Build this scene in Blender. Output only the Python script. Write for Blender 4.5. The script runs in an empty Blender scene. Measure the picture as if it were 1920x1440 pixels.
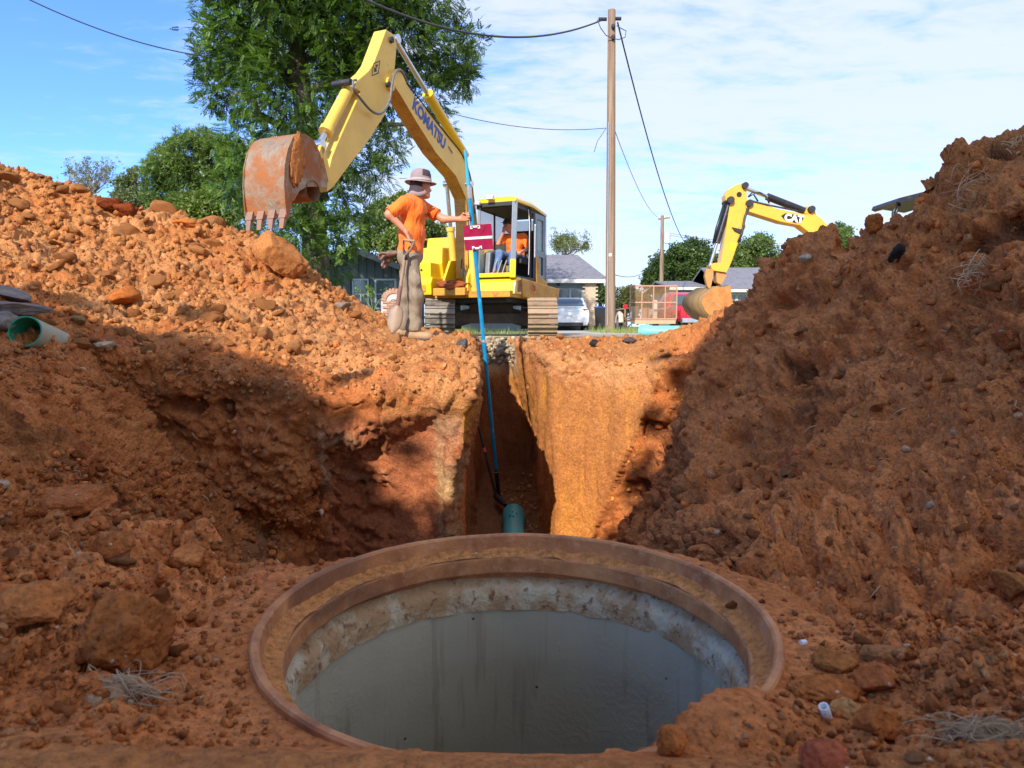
import bpy, bmesh, math, random
import numpy as np
from mathutils import Vector, Matrix, Euler
from mathutils.bvhtree import BVHTree
random.seed(7)
RNG = np.random.default_rng(11)
S = bpy.context.scene
COL = S.collection
R = math.radians

# ---------------- camera ----------------
CAMZ = 0.2
PITCH = R(4.82)
cam_d = bpy.data.cameras.new('camera')
cam = bpy.data.objects.new('camera', cam_d)
COL.objects.link(cam)
cam.location = (0, 0, CAMZ)
cam.rotation_euler = (R(90) - PITCH, 0, 0)
cam_d.sensor_width = 36
cam_d.lens = 24
cam_d.clip_start = 0.05
cam_d.clip_end = 2000
cam_d.dof.use_dof = True
cam_d.dof.focus_distance = 7.0
cam_d.dof.aperture_fstop = 11
S.camera = cam

# ---------------- light ----------------
SUN_AZ = R(22)      # measured from straight behind the camera towards its left
SUN_EL = R(33)
sun_dir = Vector((-math.sin(SUN_AZ) * math.cos(SUN_EL), -math.cos(SUN_AZ) * math.cos(SUN_EL), math.sin(SUN_EL)))
sd = bpy.data.lights.new('sun', 'SUN')
sd.energy = 2.0
sd.angle = R(0.5)
sd.color = (1.0, 0.945, 0.86)
sun = bpy.data.objects.new('sun', sd)
COL.objects.link(sun)
sun.rotation_euler = (-sun_dir).to_track_quat('-Z', 'Y').to_euler()

world = bpy.data.worlds.new('World')
S.world = world
world.use_nodes = True
wn, wl = world.node_tree.nodes, world.node_tree.links
wn.clear()
wo = wn.new('ShaderNodeOutputWorld')
bg = wn.new('ShaderNodeBackground')
bg.inputs["Strength"].default_value = 0.15
sky = wn.new('ShaderNodeTexSky')
sky.sky_type = 'NISHITA'
sky.sun_disc = False
sky.sun_elevation = SUN_EL
sky.sun_rotation = math.atan2(sun_dir.x, sun_dir.y)
sky.air_density = 1.0
sky.dust_density = 0.3
sky.ozone_density = 3.0
# thin high cloud, laid out on a flat layer overhead so that it shrinks towards the horizon
tc = wn.new('ShaderNodeTexCoord')
sep = wn.new('ShaderNodeSeparateXYZ'); wl.new(tc.outputs['Generated'], sep.inputs[0])
def wmath(op, a, b=None, clamp=False):
    n = wn.new('ShaderNodeMath'); n.operation = op; n.use_clamp = clamp
    for i, v in enumerate((a, b)):
        if v is None: continue
        if isinstance(v, (int, float)): n.inputs[i].default_value = v
        else: wl.new(v, n.inputs[i])
    return n.outputs[0]
zz = wmath('ADD', wmath('MAXIMUM', sep.outputs[2], 0.0), 0.09)
cmb = wn.new('ShaderNodeCombineXYZ')
wl.new(wmath('DIVIDE', sep.outputs[0], zz), cmb.inputs[0])
wl.new(wmath('DIVIDE', sep.outputs[1], zz), cmb.inputs[1])
def wnoise(scale, detail, rough, rot=0, sx=1, sy=1, loc=(0, 0, 0)):
    m = wn.new('ShaderNodeMapping'); wl.new(cmb.outputs[0], m.inputs[0])
    m.inputs['Rotation'].default_value = (0, 0, rot); m.inputs['Scale'].default_value = (sx, sy, 1)
    m.inputs['Location'].default_value = loc
    n = wn.new('ShaderNodeTexNoise'); wl.new(m.outputs[0], n.inputs['Vector'])
    n.inputs['Scale'].default_value = scale; n.inputs['Detail'].default_value = detail
    n.inputs['Roughness'].default_value = rough
    n.inputs['Distortion'].default_value = 0.4
    return n.outputs['Fac']
def wramp(v, p0, c0, p1, c1):
    r = wn.new('ShaderNodeMapRange'); wl.new(v, r.inputs[0]); r.interpolation_type = 'SMOOTHSTEP'
    r.inputs[1].default_value = p0; r.inputs[2].default_value = p1
    r.inputs[3].default_value = c0; r.inputs[4].default_value = c1
    return r.outputs[0]
big = wnoise(0.42, 4, 0.5, R(25), 1, 1.5, (3.1, 1.7, 0))
mid = wnoise(1.5, 6, 0.62, R(-25), 1.0, 2.2, (0.4, 5.0, 0))
fin = wnoise(6.0, 5, 0.6, R(-30), 1, 1.8)
# cover grows from the clear left part of the sky to the veiled right part
side = wramp(sep.outputs[0], -0.52, 0.0, -0.1, 1.0)
cov = wmath('ADD', wmath('MULTIPLY', big, 0.42), wmath('ADD', wmath('MULTIPLY', mid, 0.34), wmath('MULTIPLY', fin, 0.24)))
cov = wmath('ADD', cov, wmath('MULTIPLY', side, 0.17))
cov = wramp(cov, 0.50, 0.0, 0.70, 0.9)
tint = wn.new('ShaderNodeMixRGB'); tint.blend_type = 'MULTIPLY'; tint.inputs[0].default_value = 1; tint.inputs[2].default_value = (.34, .48, .74, 1)
wl.new(sky.outputs[0], tint.inputs[1])
mix = wn.new('ShaderNodeMixRGB')
wl.new(cov, mix.inputs[0]); wl.new(tint.outputs[0], mix.inputs[1])
mix.inputs[2].default_value = (1.85, 2.02, 2.45, 1)
wl.new(mix.outputs[0], bg.inputs['Color'])
wl.new(bg.outputs[0], wo.inputs['Surface'])

S.view_settings.view_transform = 'Standard'
S.view_settings.look = 'None'
S.view_settings.gamma = 1
S.view_settings.use_curve_mapping = False
S.view_settings.exposure = 1.66
S.render.engine = 'CYCLES'
S.cycles.use_denoising = True
S.cycles.max_bounces = 6
S.cycles.diffuse_bounces = 4
S.cycles.transparent_max_bounces = 12

# ---------------- placing by the photograph ----------------
CP, SP = math.cos(PITCH), math.sin(PITCH)
FPX = 1280.0
def ray(px, py):
    xr, yr = (px - 960) / FPX, (720 - py) / FPX
    return Vector((xr, CP + yr * SP, -SP + yr * CP))
def W(px, py, Y):
    d = ray(px, py); t = Y / d.y
    return Vector((d.x * t, Y, CAMZ + d.z * t))

# ---------------- object helpers ----------------
def tag(o, label=None, cat=None, group=None, kind=None):
    if label: o['label'] = label
    if cat: o['category'] = cat
    if group: o['group'] = group
    if kind: o['kind'] = kind
    return o
def thing(name, loc, label=None, cat=None, group=None, rz=0.0):
    o = bpy.data.objects.new(name, None); COL.objects.link(o)
    o.empty_display_size = 0.1
    o.location = loc; o.rotation_euler = (0, 0, rz)
    return tag(o, label, cat, group)
def mesh_np(name, V, F, smooth=False):
    """V (n,3) float, F (m,3|4) int -> mesh, fast"""
    V = np.asarray(V, np.float32); F = np.asarray(F, np.int32)
    me = bpy.data.meshes.new(name)
    k = F.shape[1]
    me.vertices.add(len(V)); me.vertices.foreach_set('co', V.ravel())
    me.loops.add(F.size); me.loops.foreach_set('vertex_index', F.ravel())
    me.polygons.add(len(F)); me.polygons.foreach_set('loop_start', np.arange(0, F.size, k, dtype=np.int32))
    me.polygons.foreach_set('loop_total', np.full(len(F), k, np.int32))
    me.update(calc_edges=True)
    if smooth: me.polygons.foreach_set('use_smooth', np.ones(len(F), bool))
    return me
def link(name, me, mats=None, parent=None, loc=None):
    o = bpy.data.objects.new(name, me); COL.objects.link(o)
    if mats is not None:
        for m in (mats if isinstance(mats, (list, tuple)) else [mats]): me.materials.append(m)
    if parent is not None: o.parent = parent
    if loc is not None: o.location = loc
    return o
def perp(d):
    d = Vector(d).normalized()
    a = Vector((0, 0, 1)) if abs(d.z) < 0.9 else Vector((1, 0, 0))
    u = d.cross(a).normalized(); return u, d.cross(u).normalized()
class MB:
    """collects solids; build() links them as ONE mesh object"""
    def __init__(s): s.v = []; s.f = []; s.m = []; s.mi = 0
    def add(s, vs, fs):
        b = len(s.v); s.v += [Vector(v) for v in vs]
        for f in fs: s.f.append(tuple(b + i for i in f)); s.m.append(s.mi)
        return s
    def box(s, c, size, rot=None):
        x, y, z = size[0] / 2, size[1] / 2, size[2] / 2
        vs = [Vector(p) for p in ((-x,-y,-z),(x,-y,-z),(x,y,-z),(-x,y,-z),(-x,-y,z),(x,-y,z),(x,y,z),(-x,y,z))]
        if rot is not None: vs = [rot @ v for v in vs]
        c = Vector(c)
        return s.add([v + c for v in vs], [(0,3,2,1),(4,5,6,7),(0,1,5,4),(1,2,6,5),(2,3,7,6),(3,0,4,7)])
    def bar(s, a, b, w, h=None, up=(0, 0, 1)):
        a, b = Vector(a), Vector(b); d = (b - a); L = d.length; d.normalize(); h = h or w
        up = Vector(up)
        if abs(d.dot(up)) > 0.95: up = Vector((0, 1, 0))
        u = d.cross(up).normalized(); v = u.cross(d).normalized()
        vs = []
        for p in (a, b):
            for (i, j) in ((-1,-1),(1,-1),(1,1),(-1,1)): vs.append(p + u * i * w / 2 + v * j * h / 2)
        return s.add(vs, [(0,3,2,1),(4,5,6,7),(0,1,5,4),(1,2,6,5),(2,3,7,6),(3,0,4,7)])
    def cyl(s, a, b, r0, r1=None, n=16, caps=True):
        a, b = Vector(a), Vector(b); r1 = r0 if r1 is None else r1
        u, v = perp(b - a); vs = []
        for p, r in ((a, r0), (b, r1)):
            for i in range(n):
                t = 2 * math.pi * i / n; vs.append(p + (u * math.cos(t) + v * math.sin(t)) * r)
        fs = [(i, (i + 1) % n, n + (i + 1) % n, n + i) for i in range(n)]
        if caps: fs += [tuple(range(n))[::-1], tuple(range(n, 2 * n))]
        return s.add(vs, fs)
    def tube(s, pts, r, n=8, caps=True):
        pts = [Vector(p) for p in pts]; rs = r if isinstance(r, (list, tuple)) else [r] * len(pts)
        vs = []; fs = []; u = None
        for k, p in enumerate(pts):
            d = (pts[min(k + 1, len(pts) - 1)] - pts[max(k - 1, 0)]).normalized()
            if u is None: u, v = perp(d)
            else:
                u = (u - d * u.dot(d)).normalized(); v = d.cross(u)
            for i in range(n):
                t = 2 * math.pi * i / n; vs.append(p + (u * math.cos(t) + v * math.sin(t)) * rs[k])
            if k:
                b = (k - 1) * n
                for i in range(n): fs.append((b + i, b + (i + 1) % n, b + n + (i + 1) % n, b + n + i))
        if caps: fs += [tuple(range(n))[::-1], tuple(range((len(pts) - 1) * n, len(pts) * n))]
        return s.add(vs, fs)
    def prism(s, poly, off):
        """poly: list of 3D points of a planar outline, off: extrusion vector"""
        n = len(poly); off = Vector(off); P = [Vector(p) for p in poly]
        return s.add(P + [p + off for p in P], [tuple(range(n))[::-1], tuple(range(n, 2 * n))] + [(i, (i + 1) % n, n + (i + 1) % n, n + i) for i in range(n)])
    def loft(s, rings, close=True, caps=True):
        n = len(rings[0]); vs = [p for r in rings for p in r]; fs = []
        for k in range(len(rings) - 1):
            for i in range(n if close else n - 1):
                fs.append((k * n + i, k * n + (i + 1) % n, (k + 1) * n + (i + 1) % n, (k + 1) * n + i))
        if caps and close: fs += [tuple(range(n))[::-1], tuple(range((len(rings) - 1) * n, len(rings) * n))]
        return s.add(vs, fs)
    def ell(s, c, r, nu=12, nv=8, rot=None):
        c = Vector(c); rings = []
        for j in range(nv + 1):
            ph = math.pi * j / nv; ring = []
            for i in range(nu):
                t = 2 * math.pi * i / nu
                p = Vector((r[0] * math.sin(ph) * math.cos(t), r[1] * math.sin(ph) * math.sin(t), r[2] * math.cos(ph)))
                if rot is not None: p = rot @ p
                ring.append(c + p)
            rings.append(ring)
        return s.loft(rings, caps=False)
    def build(s, name, mats, parent=None, world=True, loc=None, smooth=False, bevel=0, fix=True, label=None):
        me = bpy.data.meshes.new(name)
        off = Vector((0, 0, 0))
        if parent is not None and world: off = Vector(parent.location)
        if parent is None and loc is not None: off = Vector(loc)
        me.from_pydata([tuple(v - off) for v in s.v], [], s.f)
        mats = mats if isinstance(mats, (list, tuple)) else [mats]
        for m in mats: me.materials.append(m)
        me.polygons.foreach_set('material_index', s.m)
        if fix or bevel:
            bm = bmesh.new(); bm.from_mesh(me)
            bmesh.ops.remove_doubles(bm, verts=bm.verts, dist=1e-5)
            bmesh.ops.recalc_face_normals(bm, faces=bm.faces)
            if bevel:
                es = [e for e in bm.edges if len(e.link_faces) == 2 and e.calc_face_angle(0) > R(28)]
                try: bmesh.ops.bevel(bm, geom=es, offset=bevel, segments=2, profile=0.7, affect='EDGES', clamp_overlap=True)
                except Exception: pass
            bm.to_mesh(me); bm.free()
        if smooth:
            me.polygons.foreach_set('use_smooth', np.ones(len(me.polygons), bool))
            if smooth == 'auto':
                me.set_sharp_from_angle(angle=R(35))
        o = bpy.data.objects.new(name, me); COL.objects.link(o)
        if parent is not None: o.parent = parent
        else: o.location = off
        if label: o['label'] = label
        return o

# ---------------- materials ----------------
MATS = {}
class NT:
    def __init__(s, name):
        s.m = bpy.data.materials.new(name); s.m.use_nodes = True
        s.n, s.l = s.m.node_tree.nodes, s.m.node_tree.links
        s.n.clear(); s.out = s.n.new('ShaderNodeOutputMaterial')
        s.b = s.n.new('ShaderNodeBsdfPrincipled'); s.l.new(s.b.outputs[0], s.out.inputs[0])
        s.co = s.n.new('ShaderNodeTexCoord').outputs['Object']
    def set(s, k, v):
        if hasattr(v, 'default_value') or hasattr(v, 'is_linked'): s.l.new(v, s.b.inputs[k])
        else: s.b.inputs[k].default_value = v
    def plug(s, v, inp):
        if isinstance(v, (int, float)): inp.default_value = v
        elif isinstance(v, (tuple, list)): inp.default_value = tuple(v) + ((1,) if len(v) == 3 and len(inp.default_value) == 4 else ())
        else: s.l.new(v, inp)
    def noise(s, scale, detail=4, rough=.55, vec=None, dist=0, out='Fac'):
        n = s.n.new('ShaderNodeTexNoise'); s.l.new(vec or s.co, n.inputs['Vector'])
        n.inputs['Scale'].default_value = scale; n.inputs['Detail'].default_value = detail
        n.inputs['Roughness'].default_value = rough; n.inputs['Distortion'].default_value = dist
        return n.outputs[out]
    def voro(s, scale, vec=None, feature='F1', out='Distance'):
        n = s.n.new('ShaderNodeTexVoronoi'); s.l.new(vec or s.co, n.inputs['Vector']); n.feature = feature
        n.inputs['Scale'].default_value = scale
        return n.outputs[out]
    def map(s, scale=(1, 1, 1), rot=(0, 0, 0), loc=(0, 0, 0), vec=None):
        n = s.n.new('ShaderNodeMapping'); s.l.new(vec or s.co, n.inputs[0])
        n.inputs['Scale'].default_value = scale; n.inputs['Rotation'].default_value = rot; n.inputs['Location'].default_value = loc
        return n.outputs[0]
    def ramp(s, v, p0, p1, c0=0., c1=1.):
        r = s.n.new('ShaderNodeMapRange'); s.l.new(v, r.inputs[0]); r.clamp = True
        for i, x in enumerate((p0, p1, c0, c1)): r.inputs[i + 1].default_value = x
        return r.outputs[0]
    def mix(s, f, a, b, mode='MIX'):
        n = s.n.new('ShaderNodeMixRGB'); n.blend_type = mode
        for v, i in ((f, 0), (a, 1), (b, 2)): s.plug(v, n.inputs[i])
        return n.outputs[0]
    def math(s, op, a, b=0.0, clamp=False):
        n = s.n.new('ShaderNodeMath'); n.operation = op; n.use_clamp = clamp
        s.plug(a, n.inputs[0]); s.plug(b, n.inputs[1]); return n.outputs[0]
    def attr(s, name, out='Color'):
        n = s.n.new('ShaderNodeAttribute'); n.attribute_name = name; return n.outputs[out]
    def bump(s, h, strength=.5, dist=.01, prev=None):
        n = s.n.new('ShaderNodeBump'); s.l.new(h, n.inputs['Height'])
        n.inputs['Strength'].default_value = strength; n.inputs['Distance'].default_value = dist
        if prev is not None: s.l.new(prev, n.inputs['Normal'])
        s.l.new(n.outputs[0], s.b.inputs['Normal']); return n.outputs[0]
def paint(name, col, rough=.5, dirt=None, dirt_amt=.3, scale=6, metal=0., var=.15, bump=.0, bscale=60, spec=.5, coat=0):
    """a painted / plain surface with uneven tone, speckles and soil"""
    if name in MATS: return MATS[name]
    t = NT(name)
    n1 = t.noise(scale, 5, .6); n2 = t.noise(scale * 7, 3, .6)
    c = t.mix(t.ramp(n1, .3, .7, 0, 1), tuple(x * (1 - var) for x in col), tuple(min(1, x * (1 + var)) for x in col))
    if dirt:
        f = t.math('MULTIPLY', t.ramp(t.math('ADD', t.math('MULTIPLY', n1, .6), t.math('MULTIPLY', n2, .4)), .62 - dirt_amt * .35, .72 - dirt_amt * .1), .85)
        c = t.mix(f, c, dirt)
        t.set('Roughness', t.math('ADD', t.math('MULTIPLY', f, max(0, .85 - rough)), rough))
    else: t.set('Roughness', t.ramp(n2, .3, .7, max(0, rough - .06), min(1, rough + .06)))
    t.set('Base Color', c); t.set('Metallic', metal)
    t.b.inputs['Specular IOR Level'].default_value = spec
    t.b.inputs['Coat Weight'].default_value = coat
    if bump: t.bump(t.noise(bscale, 4, .6), bump, .01)
    MATS[name] = t.m; return t.m
# =============== surface nets (isosurface of a sampled field) ===============
def surface_nets(F):
    S_ = F < 0
    nx, ny, nz = F.shape
    a = S_[:-1, :-1, :-1].astype(np.int8)
    cnt = a.copy()
    for (i, j, k) in ((1,0,0),(0,1,0),(0,0,1),(1,1,0),(1,0,1),(0,1,1),(1,1,1)):
        cnt += S_[i:nx - 1 + i, j:ny - 1 + j, k:nz - 1 + k]
    act = (cnt > 0) & (cnt < 8)
    ci, cj, ck = np.nonzero(act)
    idx = np.full(act.shape, -1, np.int32); idx[ci, cj, ck] = np.arange(len(ci), dtype=np.int32)
    corners = [(0,0,0),(1,0,0),(0,1,0),(1,1,0),(0,0,1),(1,0,1),(0,1,1),(1,1,1)]
    vals = [F[ci + a_, cj + b_, ck + c_] for (a_, b_, c_) in corners]
    acc = np.zeros((len(ci), 3), np.float32); num = np.zeros(len(ci), np.float32)
    for e0 in range(8):
        for ax in (0, 1, 2):
            if corners[e0][ax]: continue
            e1 = e0 | (1 << ax)
            v0, v1 = vals[e0], vals[e1]
            m = (v0 < 0) != (v1 < 0)
            t = np.where(m, v0 / np.where(m, v0 - v1, 1), 0)
            for d in range(3):
                base = corners[e0][d]
                acc[:, d] += np.where(m, (t if d == ax else base), 0)
            num += m
    P = acc / num[:, None] + np.stack([ci, cj, ck], 1)
    quads = []
    for ax in range(3):
        sl0 = [slice(1, -1)] * 3; sl1 = [slice(1, -1)] * 3
        sl0[ax] = slice(0, -1); sl1[ax] = slice(1, None)
        A, B = S_[tuple(sl0)], S_[tuple(sl1)]
        ch = A != B
        i, j, k = np.nonzero(ch); sgn = A[i, j, k]
        g = [i, j, k]
        for d in range(3):
            if d != ax: g[d] = g[d] + 1
        b, c = [(1, 2), (2, 0), (0, 1)][ax]
        def cell(db, dc):
            q = [g[0], g[1], g[2]]; q[b] = q[b] - db; q[c] = q[c] - dc
            return idx[q[0], q[1], q[2]]
        q = np.stack([cell(1, 1), cell(0, 1), cell(0, 0), cell(1, 0)], 1)
        q[~sgn] = q[~sgn][:, ::-1]
        quads.append(q)
    Q = np.concatenate(quads)
    Q = Q[(Q >= 0).all(1)]
    return P, Q

# =============== numpy noise ===============
_LAT = RNG.random((64, 64, 64)).astype(np.float32) * 2 - 1
def vnoise(P, scale, off=0.0):
    p = P * scale + off
    i = np.floor(p).astype(np.int64); f = (p - i).astype(np.float32); f = f * f * (3 - 2 * f)
    i0 = i & 63; i1 = (i + 1) & 63
    x0, y0, z0 = i0[..., 0], i0[..., 1], i0[..., 2]; x1, y1, z1 = i1[..., 0], i1[..., 1], i1[..., 2]
    fx, fy, fz = f[..., 0], f[..., 1], f[..., 2]
    c00 = _LAT[x0, y0, z0] * (1 - fx) + _LAT[x1, y0, z0] * fx
    c10 = _LAT[x0, y1, z0] * (1 - fx) + _LAT[x1, y1, z0] * fx
    c01 = _LAT[x0, y0, z1] * (1 - fx) + _LAT[x1, y0, z1] * fx
    c11 = _LAT[x0, y1, z1] * (1 - fx) + _LAT[x1, y1, z1] * fx
    return (c00 * (1 - fy) + c10 * fy) * (1 - fz) + (c01 * (1 - fy) + c11 * fy) * fz
_ROT = np.array(Euler((0.7, 0.5, 1.1)).to_matrix(), np.float32)
def fbm(P, scale, octv=4, gain=.5, off=0.0):
    s = 0; a = 1; t = 0; Q = P
    for o in range(octv):
        s = s + a * vnoise(Q, scale, off + 7.3 * o); t += a; a *= gain; scale *= 2.03; Q = Q @ _ROT
    return s / t
_JIT = RNG.random((32, 32, 32, 3)).astype(np.float32)
def worley(P, scale, off=0.0):
    """distance to the nearest and second nearest of jittered cell points, and a random value per cell"""
    p = (P * scale + off).astype(np.float32); i = np.floor(p).astype(np.int32)
    d1 = np.full(len(p), 9, np.float32); d2 = d1.copy(); rid = np.zeros(len(p), np.float32)
    for dx in (-1, 0, 1):
        for dy in (-1, 0, 1):
            for dz in (-1, 0, 1):
                c = i + np.array((dx, dy, dz), np.int32); h = c & 31
                j = _JIT[h[:, 0], h[:, 1], h[:, 2]]
                v = c + j - p; d = np.sqrt((v * v).sum(1))
                m = d < d1
                d2 = np.where(m, d1, np.minimum(d2, d)); rid = np.where(m, j[:, 0], rid); d1 = np.where(m, d, d1)
    return d1, d2, rid
def sstep(a, b, x):
    t = np.clip((x - a) / (b - a), 0, 1); return t * t * (3 - 2 * t)

# =============== the ground as it lay before the pit was cut ===============
CTRL = []
def cp(*pts):
    for (px, py, Y) in pts: v = W(px, py, Y); CTRL.append((v.x, v.y, v.z))
def cw(*pts): CTRL.extend(pts)
# crest of the left heap, its flank and its foot
cp((-150, 285, 9.2), (0, 312, 9), (100, 350, 9), (180, 368, 9.2), (250, 402, 9.3), (350, 420, 9.5), (430, 434, 9.3), (520, 462, 9), (580, 515, 8.8),
   (640, 563, 8.6), (700, 605, 8.4), (745, 634, 8.2))
cp((0, 480, 6.2), (150, 520, 6.2), (300, 545, 6.6), (450, 570, 6.9), (560, 600, 6.9), (650, 620, 7.1), (0, 400, 7.6), (200, 450, 7.8), (400, 490, 8.1))
cp((0, 592, 4.5), (100, 632, 4.5), (180, 648, 4.6), (250, 650, 4.8), (400, 655, 5), (520, 662, 5.4), (620, 648, 6), (700, 640, 6.8), (770, 634, 7.3), (840, 630, 7.6))
cp((600, 700, 5.2), (700, 690, 5.3), (800, 668, 5.6), (870, 652, 6.2), (640, 742, 4.85), (720, 715, 5.0), (560, 695, 5.1), (880, 690, 4.95), (800, 700, 4.9), (890, 645, 7))
cw((-7, 12, 0), (-5, 12, 0), (-3, 11.5, 0), (-1.5, 10.5, 0), (-10, 13, 0), (-13, 11, 0.5), (-12, 7, 2.2), (-8.5, 5.5, 1.9), (-6, 4, .9), (-5, 3, .7), (-7, 2, 1.2), (-4, 2.2, .25), (-9, 0, 1.0), (-14, 4, .5))
cw((-3.0, 3.5, .06), (-2.6, 2.6, .0), (-3.4, 4.0, .12), (-2.2, 1.8, -.05), (-3, 0, .1))
# ledge the manhole is bedded in
cp((0, 870, 2.0), (100, 960, 1.75), (350, 1030, 1.6), (200, 1100, 1.35), (0, 1100, 1.3), (500, 1105, 1.36), (0, 1300, .9), (300, 1300, .92),
   (430, 1260, 1.0), (450, 1150, 1.25), (120, 1200, 1.12), (0, 1385, .73), (400, 1385, .73))
# right spoil bank
cp((1480, 1260, 1.08), (1500, 1400, .82), (1920, 1300, .85), (1700, 1250, 1.0), (1600, 1110, 1.4), (1920, 1100, 1.3), (1400, 1100, 1.62), (1480, 1150, 1.4),
   (1920, 900, 1.9), (1600, 900, 2.5), (1920, 600, 2.75), (1920, 400, 3.2), (1920, 250, 3.9), (1800, 262, 4.0), (1750, 310, 4.15),
   (1650, 462, 4.5), (1600, 474, 4.7), (1540, 437, 4.6), (1480, 440, 4.6), (1425, 505, 4.7), (1380, 560, 4.9), (1345, 606, 5.3),
   (1600, 700, 3.4), (1500, 560, 4.1), (1450, 800, 3.7), (1750, 600, 3.3), (1750, 800, 2.6), (1310, 606, 6.9), (1100, 650, 7.5), (1200, 640, 7.2), (1350, 900, 3.6), (1420, 680, 4.4), (1300, 700, 5.4))
cw((2.6, 1.8, .45), (3.6, 2.6, 1.0), (4.2, 4, 1.25), (3.3, 4.8, 1.0), (2.9, 5.0, .7), (2.5, 4.9, .5), (2.2, .9, -.05), (2, 0, -.1), (1.5, .3, -.22), (6, 5, 1.6), (6, 3, 1.3), (5, 6.5, .9), (2.9, 5.6, .75), (2.2, 5.4, .6), (3.8, 7.2, .5), (3, 8, .2), (4, 9.5, 0), (1.6, 8.5, .03), (5, 1, .5),
   (8, 5, .8), (9, 1, .2))
cw((0, .3, -.28), (.7, .3, -.26), (-.7, .3, -.26), (-1, -1, -.1), (0, -2, 0), (1, -1, -.1), (-4, -3, .1), (3, -3, 0), (0, -6, 0), (7, -3, 0), (-8, -5, 0))
for x in range(-12, 13, 3): cw((x, 14.5, 0), (x, -9, 0))
for x in (-2.5, -.5, 1.2, 3.5, 6): cw((x, 10.8, 0.0))
for y in range(-6, 12, 3): cw((14, y, 0), (-17, y, 0))
CTRL = np.array(CTRL, np.float64)
def _phi(r2): return -np.sqrt(r2 + .22 ** 2)
_n = len(CTRL)
_A = _phi(((CTRL[:, None, :2] - CTRL[None, :, :2]) ** 2).sum(-1)) + np.eye(_n) * .03
_M = np.zeros((_n + 1, _n + 1)); _M[:_n, :_n] = _A; _M[_n, :_n] = 1; _M[:_n, _n] = 1
_w = np.linalg.solve(_M, np.append(CTRL[:, 2], 0))
MHX, MHY, MHZ, MHR = 0.008, 1.22, -0.318, 0.46
def h0(x, y):
    x = np.asarray(x, np.float64); y = np.asarray(y, np.float64)
    sh = x.shape; x = x.ravel(); y = y.ravel(); out = np.empty(len(x))
    for a in range(0, len(x), 20000):
        b = a + 20000
        r2 = (x[a:b, None] - CTRL[None, :, 0]) ** 2 + (y[a:b, None] - CTRL[None, :, 1]) ** 2
        out[a:b] = _phi(r2) @ _w[:_n] + _w[_n]
    # bed the manhole: level soil round it, and the bermed soil lapping over the near edge
    dx, dy = x - MHX, y - MHY; r = np.sqrt(dx * dx + dy * dy); th = np.arctan2(dx, -dy)   # 0 = towards the camera
    k = sstep(.72, .5, r)
    out = out * (1 - k) + k * (MHZ - .012)
    near = np.exp(-((y - .70) / .055) ** 2 * .5) * (np.abs(x) < 2)
    near = np.where(y < .70, 1.0, near)
    spill = np.exp(-((th - .66) / .30) ** 2) * sstep(.60, .48, r) * sstep(.33, .40, r)
    berm = MHZ + .052 - .02 * sstep(-.4, .5, x) + .03 * sstep(.35, .55, x)
    out = np.where(y < 1.0, np.maximum(out, near * berm + (1 - near) * (MHZ - .012)), out)
    out = np.maximum(out, np.where(spill > .02, MHZ - .03 + spill * .055, -9))
    return out.reshape(sh)
YB_X = [-4, -1.9, -1.3, -.78, -.47, -.2, 0, .25, .45, .7, 1.5]
YB_Y = [3.4, 2.35, 1.95, 1.66, 1.50, 1.66, 1.72, 1.68, 1.58, 1.5, 1.4]
def plane3(a, b, c):
    a, b, c = map(np.array, (a, b, c)); n = np.cross(b - a, c - a).astype(float); n /= np.linalg.norm(n); return n, -n @ a
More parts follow.
